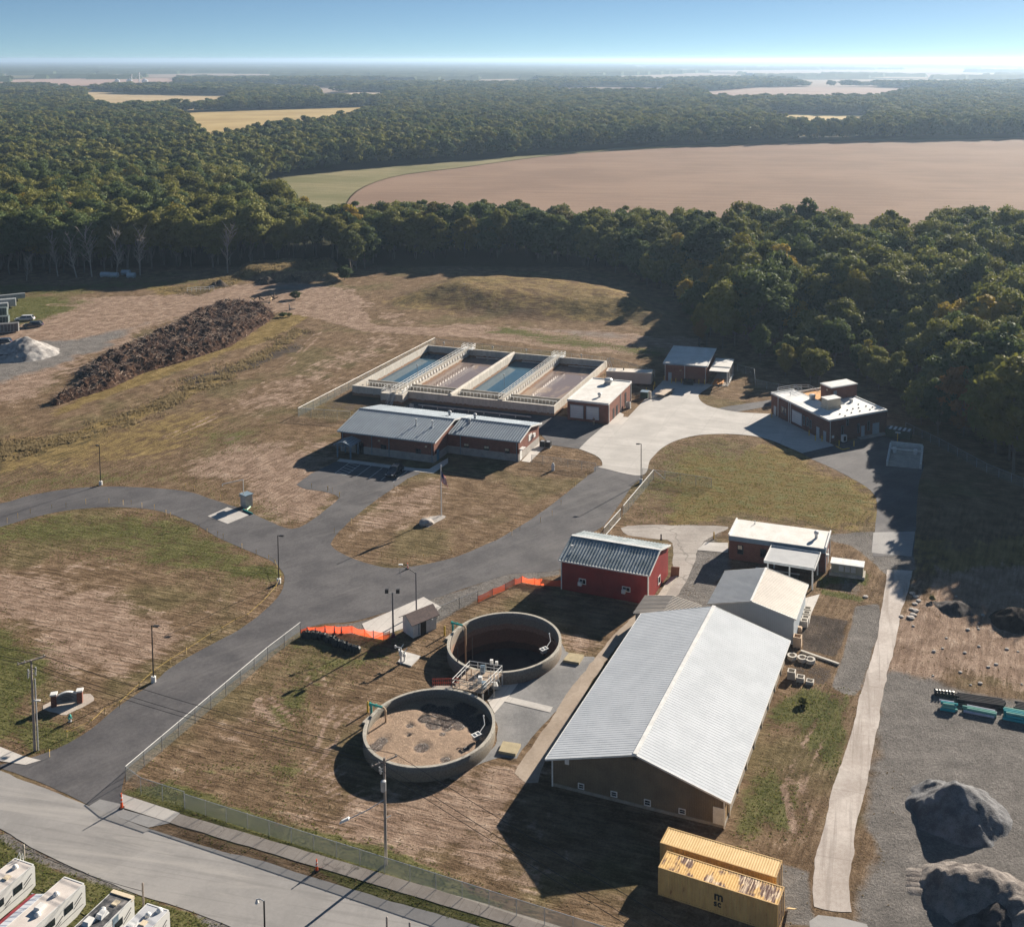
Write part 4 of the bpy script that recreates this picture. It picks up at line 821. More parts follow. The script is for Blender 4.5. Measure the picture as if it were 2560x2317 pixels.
# ================================================================ PUMP SHED
O = empty('pump_shed', W('e1',490,1045), R(43), 'small white pump shed with brown shingle roof and dark doorway above the round tanks', 'shed')
wx = 4.0; dy = 2.7; ze = 2.25
b = MB(); b.ext([(0,0),(0,ze),(dy/2,ze+.8),(dy,ze),(dy,0)],0,wx); b.build('wall', worn('white_shed_wall',(.56,.58,.58),(.46,.48,.49),.7,sc2=5), O)
b = MB(); slope(b,-.45,wx+.35,-.4,ze-.2,dy/2,ze+.84,.09); slope(b,-.45,wx+.35,dy/2,ze+.84,dy+.4,ze-.2,.09); b.build('roof', worn('brown_shingle',(.155,.115,.105),(.11,.085,.08),.9,sc=2,sc2=8,bump=.6), O)
plate(O,'doorway','f',0,wrect(O,'e1',(612,735),(708,950),'f',0),.04,m_black); b = MB(); b.box(.9,-.12,.2,1.02,-.003,1.9); b.build('conduit', m_bluegrey, O); plate(O,'wall_light','f',0,(3.0,3.3,1.6,1.8),.25,m_white)
CR.update({'o1': (740,1540,6.3), 'o2': (1180,1420,8.4), 'g1': (1480,1130,8.4), 'p1': (560,1170,12.17), 'u2': (840,1880,5.703), 'y1': (2160,1480,5.04), 'w1': (560,640,5.93), 's1': (220,160,8.4)})
# ================================================================ SETTLING BASINS
O = empty('settling_basins', (-62.9, 264.5, 0), R(-17.8), 'large concrete basin block of four open water tanks with railed walkways', 'water tank'); BAS = O
BW, BD, BH = 53.4, 40.4, 2.43
DV = (12.9, 26.5, 39.7)
def wallz(name, c1, c2, c3, zc):
    s = N(name); co = s.pos(True); sx = s.n('SeparateXYZ'); s.l(co, sx.inputs[0])
    n1 = s.noise(s.pos(True, (.6,.6,.12)), 1.6, 5, .65); n2 = s.noise(co, 5, 3)
    v = s.ma('ADD', s.ma('MULTIPLY', n1, .6), s.ma('MULTIPLY', n2, .4)); col = s.mix(s.rng(v, .38, .62), c1, c2)
    zz = s.ma('ADD', sx.outputs[2], s.ma('MULTIPLY', s.ma('SUBTRACT', n1, .5), 1.2))
    col = s.mix(s.rng(zz, zc+.15, zc-.15), col, c3); s.bump(n2, .2, .02); return s.fin(col, .9, 0, .15)
m_basin = wallz('basin_concrete', (.60,.56,.50), (.45,.42,.37), (.27,.17,.11), .72)
b = MB(); t = .42
b.box(0,0,0,BW,t,BH); b.box(0,BD-t,0,BW,BD,BH); b.box(0,t,0,t,BD-t,BH); b.box(BW-t,t,0,BW,BD-t,BH); b.box(-.06,-.06,BH,BW+.06,t+.05,BH+.06); b.build('outer_wall', m_basin, O)
for i, x in enumerate(DV):
    tt = .9 if i == 1 else .5; b = MB(); b.box(x-tt/2,t,0,x+tt/2,BD-t,BH-.02)
    if i == 1:   # rounded crest
        b.tube((x,t,BH-.04),(x,BD-t,BH-.04),.46,n=12)
    b.build('divider_wall', m_basin, O)
m_wblue = None
def water(name, c, c2, amt):
    s = N(name); n1 = s.noise(s.pos(True, (.25,.09,1)), 1, 5, .6, .6); n2 = s.noise(s.pos(True), 1.3, 3)
    col = s.mix(s.rng(n1, .50, .66), c, c2); s.bump(n2, .05, .02)
    ro = s.ma('ADD', s.ma('MULTIPLY', s.rng(n1, .52, .66), amt), .04); s.b.inputs['IOR'].default_value = 1.4
    return s.fin(col, ro, 0, .6)
mw_b = water('clear_water', (.05,.105,.15), (.06,.11,.145), .05); mw_p = water('brown_water', (.21,.165,.15), (.33,.25,.19), .2)
xs = (t,) + DV + (BW-t,)
for i in range(4): MB().box(xs[i]+.2 if i else t, 6.35, .02, xs[i+1]-.2, BD-t-.002, .16).build('water', mw_b if i % 2 == 0 else mw_p, O)
for i in range(4):
    x0 = xs[i] + (.25 if i else .6); x1 = xs[i+1] - .25
    MB().box(x0,6.0,0,x1,6.32,BH-.1).build('trough_wall', m_conc_w, O)
    MB().box(x0,t+.01,.01,x1,5.98,.5).build('trough_water', worn('dark_trough_water',(.02,.025,.03),(.03,.035,.04),.2) if i == 0 else bpy.data.materials['dark_trough_water'], O)
    b = MB(); n = 13
    for k in range(n+1): x = x0+.4+(x1-x0-.8)*k/n; b.box(x-.06,4.4,.4,x+.06,4.52,2.2)
    for z in (1.1,2.16): b.box(x0+.3,4.36,z,x1-.3,4.56,z+.12)
    b.build('weir_frame', m_white, O)
for x in (16.5, 30.0, 43.5): MB().box(x,BD-3.2,1.0,x+8.5,BD-3.0,1.2).build('scum_pipe', m_galv, O)
def walkway(x, y0, y1, z):
    b = MB(); b.box(x-.6,y0,z-.14,x+.6,y1,z); dk = b.build('walkway_deck', m_beige, O)
    for s_ in (-.6,.6):
        b = MB(); rail(b, [(x+s_,y0),(x+s_,y1)], 1.1, z, .045, 2.0); b.build('railing', m_white, O)
    b = MB(); n = 26
    for k in range(n): y = y0+1+(y1-y0-2)*k/n; b.box(x+.61,y,z-.75,x+.68,y+.75,z-.1)
    b.build('side_panel', m_white, O)
walkway(DV[0], -2.6, BD+.5, BH+.25); walkway(DV[2], .3, BD+.5, BH+.25)
# pipe gallery with platform and stair at the front
b = MB(); b.box(9.6,-3.1,0,15.6,-.01,BH); b.build('pipe_gallery', m_basin, O)
for pts in ([(9.8,-2.9),(9.8,-.2),(11.9,2.5)], [(13.8,2.5),(15.4,-.2),(15.4,-2.9)], [(9.8,-2.9),(12.2,-2.9)]):
    b = MB(); rail(b, pts, 1.1, BH, .05, 1.3); b.build('railing', m_white, O)
b = MB()
for i in range(9): b.box(12.6,-3.35-i*.3,BH-.25-i*.27,13.8,-3.1-i*.3,BH-.2-i*.27)
for x in (12.55,13.85): b.bar((x,-3.1,BH),(x,-5.9,.1),.08,.25); b.tube((x,-3.1,BH+1.0),(x,-5.9,1.1),.05,n=5)
b.build('stair', m_galv, O)
b = MB(); b.box(18,-4.2,0,19.0,-3.9,.8); b.box(20,-3.6,.5,49,-3.4,.75); 
for x in range(21,49,4): b.box(x,-3.6,0,x+.2,-3.4,.5)
b.build('guard_pipe', m_galv, O)
for x, w_ in ((DV[0],3.2),(DV[2],3.2)):
    b = MB(); rail(b, [(x-w_/2,BD-1.5),(x-w_/2,BD+.8),(x+w_/2,BD+.8),(x+w_/2,BD-1.5)], 1.1, BH+.25, .05, 1.2); b.box(x-w_/2,BD-1.6,BH+.1,x+w_/2,BD+.8,BH+.24); b.build('end_platform', m_white, O)
b = MB(); b.tube((BW+.2,BD-.6,0),(BW+.2,BD-.6,3.4),.05); b.bar((BW+.2,BD-.6,3.3),(BW+1.8,BD-2.4,1.0),.1,.1); b.bar((BW+.6,BD-.2,3.3),(BW+2.2,BD-2.0,1.0),.1,.1); b.build('corner_stair', m_white, O)
for x, y in ((8.5,18),(33.5,17),(5,BD+.2),(20,BD+.2),(30,BD+.2),(46,BD+.2)):
    b = MB(); b.tube((x,y,.1),(x,y,3.3),.06); b.box(x-.18,y-.18,3.3,x+.18,y+.18,3.6); b.build('probe_post', m_galv, O)
# ================================================================ ROUND TANKS
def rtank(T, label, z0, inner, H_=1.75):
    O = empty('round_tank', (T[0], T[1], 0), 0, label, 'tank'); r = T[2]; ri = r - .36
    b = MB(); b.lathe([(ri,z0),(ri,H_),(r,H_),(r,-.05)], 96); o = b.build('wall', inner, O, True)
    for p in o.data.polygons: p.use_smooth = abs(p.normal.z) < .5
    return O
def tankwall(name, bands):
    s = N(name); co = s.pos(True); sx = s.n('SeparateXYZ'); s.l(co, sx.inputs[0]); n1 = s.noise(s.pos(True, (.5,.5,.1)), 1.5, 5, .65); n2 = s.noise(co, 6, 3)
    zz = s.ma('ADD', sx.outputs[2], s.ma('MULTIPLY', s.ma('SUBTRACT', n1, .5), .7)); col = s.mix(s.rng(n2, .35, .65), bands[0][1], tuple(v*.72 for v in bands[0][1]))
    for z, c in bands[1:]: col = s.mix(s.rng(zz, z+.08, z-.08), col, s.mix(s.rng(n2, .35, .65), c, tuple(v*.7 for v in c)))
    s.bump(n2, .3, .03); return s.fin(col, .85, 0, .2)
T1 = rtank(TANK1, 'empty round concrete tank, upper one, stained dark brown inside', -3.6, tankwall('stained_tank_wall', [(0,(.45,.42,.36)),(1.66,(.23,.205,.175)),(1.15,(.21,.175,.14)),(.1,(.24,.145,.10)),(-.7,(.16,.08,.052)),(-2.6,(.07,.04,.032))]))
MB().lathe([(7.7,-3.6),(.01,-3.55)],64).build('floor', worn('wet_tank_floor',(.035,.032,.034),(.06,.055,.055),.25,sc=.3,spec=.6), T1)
b = MB()
for a in (250,262,274): b.bar((7.3*math.cos(R(a)),7.3*math.sin(R(a)),.2),(7.3*math.cos(R(a+38)),7.3*math.sin(R(a+38)),.2),.1,.15)
b.build('cross_beam', m_galv, T1)
T2 = rtank(TANK2, 'round concrete tank, lower one, full of tan foamy sludge with dark holes', .0, tankwall('banded_tank_wall', [(0,(.45,.42,.36)),(1.66,(.20,.185,.16)),(1.1,(.19,.165,.13))]))  # band below the rim darkened in colour for the shaded outer wall
s = N('foamy_sludge'); co = s.pos(True); n1 = s.noise(s.pos(True, (1,1,1)), .55, 4, .6, .8); n2 = s.noise(co, 1.6, 5, .7, 5.); n3 = s.noise(co, 9, 3, .7)
cr = s.mix(s.rng(n2, .35, .65), (.25,.165,.11), (.46,.32,.215)); v_ = s.n('TexVoronoi'); v_.inputs['Scale'].default_value = .23; v_.inputs['Randomness'].default_value = 1; wv = s.n('VectorMath', operation='ADD'); s.l(co, wv.inputs[0]); wv.inputs[1].default_value = (1.7, -2.2, 0); s.l(wv.outputs[0], v_.inputs['Vector'])
hole = s.ma('SUBTRACT', v_.outputs['Distance'], s.ma('MULTIPLY', n1, .28)); at = s.n('Attribute', attribute_name='hole')
sx = s.n('SeparateColor'); s.l(at.outputs['Color'], sx.inputs[0])
hm = s.rng(s.ma('ADD', sx.outputs[0], s.ma('MULTIPLY', s.ma('SUBTRACT', n2, .5), .9)), .42, .56)
dk = s.mix(s.rng(n3, .4, .62), (.035,.025,.022), (.20,.145,.115)); s.bump(s.ma('ADD', n2, s.ma('MULTIPLY', n3, .3)), 1., .3)
m_sl = s.fin(s.mix(hm, cr, dk), s.ma('SUBTRACT', .75, s.ma('MULTIPLY', hm, .5)), 0, .4)
vs = [(0,0,.55)]; fs = []; na, nr = 96, 26
for j in range(1, nr+1):
    for i in range(na): a = 2*PI*i/na; rr = 7.64*j/nr; vs.append((rr*math.cos(a), rr*math.sin(a), .55))
HO = [(-.6,-2.4,1.15),(-6.2,-2.3,1.2),(-5.7,-1.2,1.),(2.6,-4.7,.8),(.2,2.2,1.4),(1.4,2.9,1.6),(2.8,3.4,1.5),(4.6,2.8,1.4),(3.3,1.8,1.0),(1.9,1.5,.9),(-1.2,3.3,1.1),(5.4,1.2,1.2),(-2.6,.0,.35),(4.8,-2.5,.5),(0.8,4.8,1.8),(3.6,5.4,2.2),(-1.0,5.6,1.4),(6.2,3.2,1.8),(-2.8,1.9,.6),(1.5,.2,.5)]
def hv(x, y): return max([0]+[min(1, max(0, 1.25 - math.hypot(x-a, y-b_)/r_)) for a, b_, r_ in HO])
col = [hv(v[0], v[1]) for v in vs]; vs = [(v[0], v[1], v[2] - .18*min(1, c_*1.5) + .05*float(vnoise(np.array(v[0]*1.5), np.array(v[1]*1.5), 3))) for v, c_ in zip(vs, col)]
for i in range(na): fs.append((0, 1+i, 1+(i+1)%na))
for j in range(nr-1):
    for i in range(na): fs.append((1+j*na+i, 1+(j+1)*na+i, 1+(j+1)*na+(i+1)%na, 1+j*na+(i+1)%na))
o = meshobj('sludge', vs, fs, m_sl, T2, True); ca = o.data.color_attributes.new('hole', 'FLOAT_COLOR', 'POINT')
for i, c_ in enumerate(col): ca.data[i].color = (c_, c_, c_, 1)
m_teal = worn('teal_pipe_paint', (.06,.42,.36), (.045,.33,.29), .4); m_cream2 = worn('cream_pipe_paint', (.55,.40,.26), (.42,.30,.2), .5)
def pipe_arm(T, ang, drop, label):
    a = R(ang); u = Vector((math.cos(a), math.sin(a), 0)); base = Vector((T[0], T[1], 0)) + u*(T[2]+.55)
    O = empty('inlet_pipe', base, a, label, 'pipe')
    b = MB(); b.tube((0,0,0),(0,0,2.4),.14,n=10); b.tube((.15,0,2.4),(-1.7,0,2.4),.14,n=10); b.tube((.15,0,2.4),(.22,0,2.4),.24,n=10); b.tube((-.7,0,2.4),(-.78,0,2.4),.22,n=10); b.build('teal_section', m_teal, O)
    b = MB(); b.path([(-1.7,0,2.4),(-2.0,0,2.3),(-2.15,0,2.05),(-2.15,0,drop)], .13, 10); b.build('drop_pipe', m_cream2, O)
    MB().box(-.5,-.7,0,.9,.7,.25).build('base_slab', m_conc_w, O)
pipe_arm(TANK1, 155, -3.4, 'teal inlet pipe bending down into the empty round tank'); pipe_arm(TANK2, 157, .3, 'teal inlet pipe bending down into the sludge-filled round tank')
def post1(name, c, x, y, h, r, m, label, cat, group=None, n=10):
    o = MB().tube((0,0,0),(0,0,h),r,n=n).dome((0,0,h),r,n=n).build(name, m); o.location = W(c, x, y); return tag(o, label, cat, group)
post1('bollard','e1',1017,1000,1.35,.13,m_yel,'yellow bollard beside the teal pipe of the empty round tank','bollard'); post1('bollard','D',268,1300,1.35,.13,m_yel,'yellow bollard beside the teal pipe of the sludge-filled round tank','bollard')
for c_, z, lb in ((('e2',1880,150),1.35,'white mixer cage hung on the inner rim of the empty round tank'),(('e2',745,1590),1.35,'white mixer cage hung over the sludge of the full round tank')):
    O = empty('mixer_cage', W(*c_, z), R(40), lb, 'mixer'); b = MB()
    for q in ((-.55,-.4,.55,-.28),(-.55,.28,.55,.4),(-.55,-.28,-.43,.28),(.43,-.28,.55,.28),(-.08,-.28,.08,.28)): b.box(q[0],q[1],0,q[2],q[3],.1)
    b.build('frame', m_white, O); MB().box(-.4,-.25,-.5,.4,.25,-.02).build('motor', m_galv, O); MB().tube((.3,0,0),(1.6,.6,.35),.05).build('arm', m_white, O)
    MB().tube((1.6,.6,.35),(1.9,1.3,1.0),.05).dome((1.9,1.3,1.0),.12).build('hoist_arm', m_white, O)
post1('sensor_post','e2',680,330,3.2,.05,m_dark,'thin dark sensor post between the two round tanks','post'); post1('sensor_post','e2',435,560,3.6,.08,m_dark,'thicker dark lamp post at the head of the red-railed ramp','post')
# access platform between the round tanks
A_, B_, C__, D_ = (W('e2',*q,1.75) for q in ((635,480),(1180,560),(850,890),(340,790)))
O = empty('access_platform', Vector((A_.x, A_.y, 0)), 0, 'steel access platform with railings, steps and pipework between the round tanks', 'platform')
rel = [v - Vector((A_.x, A_.y, 0)) for v in (A_, B_, C__, D_)]
MB().prism([(v.x,v.y) for v in (rel[3],rel[2],rel[1],rel[0])], 1.62, 1.75).build('deck', worn('tan_deck',(.42,.33,.25),(.30,.23,.17),.8,sc2=3), O)
for pts in ([rel[0],rel[1]],[rel[0],rel[3]],[rel[1],rel[2]],[rel[2],rel[3]]):
    b = MB(); rail(b, [tuple(p) for p in pts], 1.1, 1.75, .045, 1.1); b.build('railing', m_white if pts[0] is not rel[2] else m_beige, O)
b = MB()
for v in rel: b.box(v.x-.1,v.y-.1,0,v.x+.1,v.y+.1,1.6)
b.build('support_legs', m_galv, O)
b = MB(); p0 = rel[1].lerp(rel[2], .45); q0 = W('e2',1080,830) - Vector((A_.x, A_.y, 0))
for i in range(7): p = p0.lerp(q0, i/7); dr = (q0-p0); nn = Vector((-dr.y, dr.x, 0)).normalized()*.45; b.bar(p-nn, p+nn, .28, .06)
dr = Vector((q0.x-p0.x, q0.y-p0.y, 0)).normalized(); nn = Vector((-dr.y, dr.x, 0))*.5
for s_ in (-1,1): b.tube(p0+nn*s_+Vector((0,0,1)), q0+nn*s_+Vector((0,0,1)), .05, n=6); b.tube(q0+nn*s_, q0+nn*s_+Vector((0,0,1)), .04, n=6)
b.build('steps', m_white, O)
b = MB(); pr_ = [W('e2',x,y,z) - Vector((A_.x, A_.y, 0)) for x, y, z in ((440,800,1.6),(180,810,.9),(0,800,.15))]
b.bar(pr_[0],pr_[2],1.0,.1); b.build('ramp', m_conc_w, O); b = MB()
for s_ in (.0,): b.tube(pr_[0]+Vector((0,.5,1)),pr_[2]+Vector((0,.5,.9)),.05,n=6); b.tube(pr_[0]+Vector((0,.5,.4)),pr_[2]+Vector((0,.5,.4)),.05,n=6)
for k in range(14): p = pr_[0].lerp(pr_[2],k/13)+Vector((0,.5,0)); b.tube(p,p+Vector((0,0,1)),.03,n=5)
b.build('red_handrail', worn('red_rail_paint',(.42,.07,.04),(.3,.05,.03),.6), O)
for k, (x, y, z, s_, m_) in enumerate(((810,700,1.75,.5,m_white),(870,800,1.75,.55,m_bluegrey),(1000,400,1.75,.4,m_white),(1080,740,.0,.6,m_white),(1160,680,.0,.7,m_dark),(850,540,1.75,.6,m_bluegrey),(1085,420,1.75,.35,m_white))):
    p = W('e2',x,y,z) - Vector((A_.x, A_.y, 0)); MB().box(p.x-s_/2,p.y-s_/2,z,p.x+s_/2,p.y+s_/2,z+s_*1.5).build('control_box', m_, O)
for k, (x, y) in enumerate(((660,600),(585,680),(720,730),(700,790),(760,800),(810,620),(950,700),(990,640),(1040,760))):
    p = W('e2',x,y,1.75) - Vector((A_.x, A_.y, 0)); b = MB(); b.tube((p.x,p.y,0.),(p.x,p.y,2.7+.25*(k%3)),.07 if k<2 else .045,n=7)
    if k % 3 == 2: b.tube((p.x,p.y,2.6),(p.x+.7,p.y-.4,2.6),.05)
    b.build('standpipe', m_cream2 if k < 2 else m_galv, O)
# yard covers and valve pad
for nm, q, z, lb in (('manhole_cover',[(1395,978),(1478,990),(1450,1035),(1362,1020)],.35,'tan concrete vault lid by the empty round tank'),('manhole_cover',[(1025,1475),(1125,1490),(1095,1548),(1000,1530)],.35,'tan concrete vault lid by the full round tank'),('valve_pad',[(480,965),(565,990),(510,1045),(435,1020)],.15,'pale square concrete pad beside the white valve stands')):
    P = Wn('D', q); b = MB(); b.prism([(p.x,p.y) for p in P[::-1]], 0, z); o = b.build(nm, worn('tan_lid_'+nm[:3]+str(int(q[0][0])),(.42,.35,.22) if nm[0]=='m' else (.55,.53,.5),(.32,.27,.17) if nm[0]=='m' else (.45,.43,.4),.85)); tag(o, lb, 'cover' if nm[0]=='m' else 'slab')
for x, y, h, lb in ((285,1470,2.3,'taller white valve stand beside the square concrete pad'),(345,1440,1.5,'shorter white valve stand on the square concrete pad')):
    O = empty('valve_stand', W('e1',x,y), 0, lb, 'valve'); b = MB(); b.tube((0,0,0),(0,0,h),.12,n=8); b.box(-.22,-.18,h*.55,.22,.18,h*.8); b.build('column', m_white, O)
    b = MB(); b.tube((-.1,0,h),(-.75,.15,h+.05),.07); b.tube((-.75,.15,h-.1),(-.75,.15,h+.25),.12); b.tube((0,0,h-.05),(.35,.3,h+.35),.06); b.build('actuator', m_white, O)
# ================================================================ POLES
def lamp(c, x, y, rot, label, h=8.05):
    O = empty('light_pole', W(c, x, y), R(rot), label, 'lamp post', 'black lamp posts along the plant road')
    MB().lathe([(.01,0),(.32,0),(.32,.75),(.28,.8),(.01,.8)],16).build('concrete_base', m_white, O)
    MB().tube((0,0,.8),(0,0,h-.25),.085,.07,n=8).build('pole', m_black, O)
    b = MB(); b.bar((-.05,0,h-.2),(.35,0,h-.2),.08,.08); b.box(.3,-.2,h-.28,1.0,.2,h-.14); b.build('lamp_head', m_black, O)
lamp('C',1562,578,-10,'black light pole at the inside of the road junction'); lamp('C',860,1130,-10,'black light pole nearest the entrance sign')
lamp('L',564,1372,150,'black light pole at the outer curve of the upper road'); lamp('A',1798,912,180,'black light pole beside the concrete apron')
O = empty('floodlight_pole', W('e1',155,1020), 0, 'grey pole carrying two square floodlights behind the pump shed', 'lamp post')
MB().tube((0,0,0),(0,0,6.6),.14,.12).build('pole', worn('grey_pole_paint',(.17,.17,.18),(.12,.12,.13),.5), O); MB().box(-.9,-.05,6.5,.9,.05,6.6).build('cross_arm', m_galv, O)
for x in (-.8,.8): MB().box(x-.25,-.25,6.6,x+.25,.15,7.15).build('floodlight', m_dark, O)
MB().tube((0,0,0),(0,0,.5),.35,.25,n=12).build('footing', worn('maroon_wrap',(.16,.04,.06),(.1,.03,.04),.6), O)
O = empty('yard_lamp', W('e1',545,640), 0, 'tall lamp with a long angled arm behind the pump shed', 'lamp post')
MB().tube((0,0,0),(0,0,6.5),.12,.1).build('pole', bpy.data.materials['grey_pole_paint'], O); MB().path([(0,0,6.3),(-.7,-.1,6.9),(-2.2,-.3,7.8)],.06).build('arm', m_dark, O); MB().box(-2.5,-.45,7.78,-1.9,-.15,7.92).build('lamp_head', m_white, O)
MB().path([(-2.3,-.3,7.75),(-2.35,-.3,6.6),(-2.2,-.3,5.9)],.025,4).build('pull_chain', m_galv, O)
m_wood = worn('weathered_pole_wood', (.36,.31,.27), (.24,.205,.18), .9, sc2=8); m_wire = m_dark
O = empty('utility_pole', (-68.8,125.1,0), 0, 'tall grey wooden utility pole with crossarm and conduit near the entrance sign', 'utility pole'); UP1 = O
MB().tube((0,0,0),(0,0,11.4),.17,.11,n=10).build('pole', m_wood, O); b = MB(); b.tube((.35,.1,0),(.3,.1,9.0),.09,n=8); b.build('riser_conduit', m_galv, O)
xa = Vector((.80,.60,0)); b = MB(); b.bar(xa*-1.5+Vector((0,0,11.3)), xa*1.5+Vector((0,0,11.3)), .1, .12); b.bar(xa*-1.5+Vector((0,.25,11.3)), xa*1.5+Vector((0,.25,11.3)), .1, .12); b.build('crossarm', m_wood, O)
for k in (-1.4,-.7,1.4): p = xa*k; MB().tube((p.x,p.y,11.36),(p.x,p.y,11.65),.06,.03).build('insulator', m_galv, O)
for k, z in ((-.45,9.9),(.45,10.2),(.4,9.7),(-.5,9.4)): b = MB(); b.tube((0,0,z),(k,.1,z),.04); b.tube((k,.1,z-.3),(k,.1,z+.25),.1); b.build('fuse_cutout', m_galv, O)
MB().box(-.1,-.1,6.3,.9,.1,6.42).build('bracket', m_white, O)
O = empty('utility_pole', (-22.77,106.55,0), 0, 'weathered utility pole with a white transformer can and street light arm behind the street fence', 'utility pole'); UP2 = O
MB().tube((0,0,0),(0,0,11.6),.17,.12,n=10).build('pole', m_wood, O)
b = MB(); b.bar(xa*-1.45+Vector((0,0,11.2)), xa*1.45+Vector((0,0,11.2)), .1, .13); b.build('crossarm', m_wood, O)
for k in (-1.35,-.6,1.3): p = xa*k; MB().tube((p.x,p.y,11.26),(p.x,p.y,11.5),.06,.03).build('insulator', m_galv, O)
b = MB(); b.tube((-.05,-.38,8.3),(-.05,-.38,9.3),.28,n=14); b.dome((-.05,-.38,9.3),.28,.08,14); b.build('transformer', m_galv, O)
b = MB(); b.path([(0,0,7.1),(-1.5,-1.0,6.7),(-3.3,-2.0,6.4)],.05); b.build('lamp_arm', m_galv, O); MB().add([(-3.2,-1.75,6.4),(-3.2,-2.15,6.4),(-4.1,-2.65,6.3),(-4.1,-2.3,6.3),(-3.3,-1.85,6.6),(-3.3,-2.1,6.6),(-3.9,-2.5,6.55),(-3.9,-2.3,6.55)],[(0,3,2,1),(4,5,6,7),(0,1,5,4),(1,2,6,5),(2,3,7,6),(3,0,4,7)]).build('street_lamp_head', m_white, O)
for k, z in ((-.5,10.4),(-.4,10.1)): b = MB(); b.tube((0,0,z),(k,0,z),.04); b.tube((k,0,z-.25),(k,0,z+.2),.09); b.build('fuse_cutout', m_galv, O)
MB().bar((0,0,5.0),(.55,.2,5.2),.06,.06).build('bracket', m_white, O)
def cable(a, b_, sag, label, r=.032):
    a = Vector(a); b_ = Vector(b_); n = 18; P = [a.lerp(b_, i/n) - Vector((0,0,sag*4*(i/n)*(1-i/n))) for i in range(n+1)]
    o = MB().path(P, r, 4).build('power_cable', m_wire); return tag(o, label, 'cable', 'overhead power cables')
dd = (Vector((-22.77,106.55,0)) - Vector((-68.8,125.1,0)))
for k in (-1.35,-.6,1.3):
    a = Vector((-68.8,125.1,11.5)) + xa*k; b_ = Vector((-22.77,106.55,11.45)) + xa*k; cable(a, b_, .8, 'overhead cable strung between the two utility poles'); cable(b_, b_ + (W('G',1640,985,11.4) - Vector((-22.77,106.55,11.4)))*2.2, .5, 'overhead cable leaving the transformer pole towards the containers'); cable(a - dd, a, .8, 'overhead cable arriving at the pole by the entrance sign')
O = empty('street_light', W('f',522,1860), R(160), 'street light with curved arm cut off by the bottom edge of the photo', 'street light'); MB().tube((0,0,0),(0,0,4.4),.08).build('pole', m_dark, O); MB().path([(0,0,4.4),(.4,0,4.5),(.8,0,4.35)],.05).build('arm', m_galv, O); b = MB(); b.tube((.8,0,4.3),(.8,0,4.0),.1,.2,10); b.dome((.8,0,4.3),.1); b.build('lamp_head', m_white, O)
for c_, x, y, h, m_, lb in (('e5',265,380,1.5,m_beige,'pale fence post behind the leftmost caravan'),('e5',1572,900,2.4,m_wood,'dark wooden post on the grass between the two right caravans'),('G',375,1170,1.2,m_wood,'short wooden post at the bottom edge under the transformer pole'),('G',503,1190,1.0,m_wood,'low dark post at the bottom edge, right of the other')): post1('post', c_, x, y, h, .1, m_, lb, 'post')
cable(W('e5',265,380)+Vector((0,0,1.2)), W('e5',1572,900)+Vector((0,0,1.6)), .35, 'drooping rope between two posts along the caravan lawn', .03)
# ================================================================ FENCES
m_link = N('chain_link_mesh'); m_link.fin((.34,.38,.37), .6, .2); 
def seethrough(s, a):
    tr = s.n('BsdfTransparent'); mx = s.n('MixShader'); mx.inputs[0].default_value = a
    s.l(tr.outputs[0], mx.inputs[1]); s.l(s.b.outputs[0], mx.inputs[2]); s.l(mx.outputs[0], s.out.inputs[0]); return s.m
seethrough(m_link, .26); m_link2 = N('pale_chain_link'); m_link2.fin((.52,.56,.52), .6, .1); seethrough(m_link2, .46)
m_onet = N('orange_safety_mesh'); m_onet.fin((.85,.10,.035), .6); tl_ = m_onet.n('BsdfTranslucent'); tl_.inputs[0].default_value = (.95,.13,.04,1); ms_ = m_onet.n('MixShader'); ms_.inputs[0].default_value = .55; m_onet.l(m_onet.b.outputs[0], ms_.inputs[1]); m_onet.l(tl_.outputs[0], ms_.inputs[2]); m_onet.b = ms_; seethrough(m_onet, .7)
def fence(name, pts, h, label, mm=None, pm=None, sp=3.05, r=.04, cat='fence', rails=(1.,), sag=0, rr=.03, pr=None):
    mm = mm or m_link.m; pm = pm or m_galv; O = empty(name, pts[0], 0, label, cat); q = [p - pts[0] for p in pts]; fb_ = MB(); rb = MB(); posts = []
    for a, b_ in zip(q[:-1], q[1:]):
        L = (b_-a).length; n = max(1, round(L/sp))
        for i in range(n):
            u, v = a.lerp(b_, i/n), a.lerp(b_, (i+1)/n); posts.append(u); s1 = sag*random.random(); k = 4 if sag else 1
            for j in range(k):
                aa = u.lerp(v, j/k); bb = u.lerp(v, (j+1)/k); ha = h-.03-s1*math.sin(PI*j/k); hb_ = h-.03-s1*math.sin(PI*(j+1)/k)
                fb_.add([aa+Vector((0,0,.05)), bb+Vector((0,0,.05)), bb+Vector((0,0,hb_)), aa+Vector((0,0,ha))],[(0,1,2,3)])
        for k in rails: rb.tube(a+Vector((0,0,h*k)), b_+Vector((0,0,h*k)), rr, n=6)
    posts.append(q[-1]); fb_.build('mesh_fabric', mm, O)
    if rails: rb.build('top_rail', pr or m_galv, O)
    po = MB().tube((0,0,0),(0,0,h+.06),r,n=6).build('post', pm, O); po.location = posts[0]
    for p in posts[1:]: c = po.copy(); C.objects.link(c); c.location = p
    return O
m_brightrail = worn('bright_galvanised_rail',(.78,.77,.74),(.66,.65,.63),.4,.1)
fence('chain_link_fence', Wn('C',[(1683,868),(1500,1010),(705,1692)]), 1.95, 'chain-link fence with bright top rail along the entrance road', pr=m_brightrail, rr=.045)
fence('chain_link_fence', Wn('C',[(705,1692)])+Wn('F',[(790,412),(1033,492)]), 1.95, 'short chain-link fence return at the street corner')
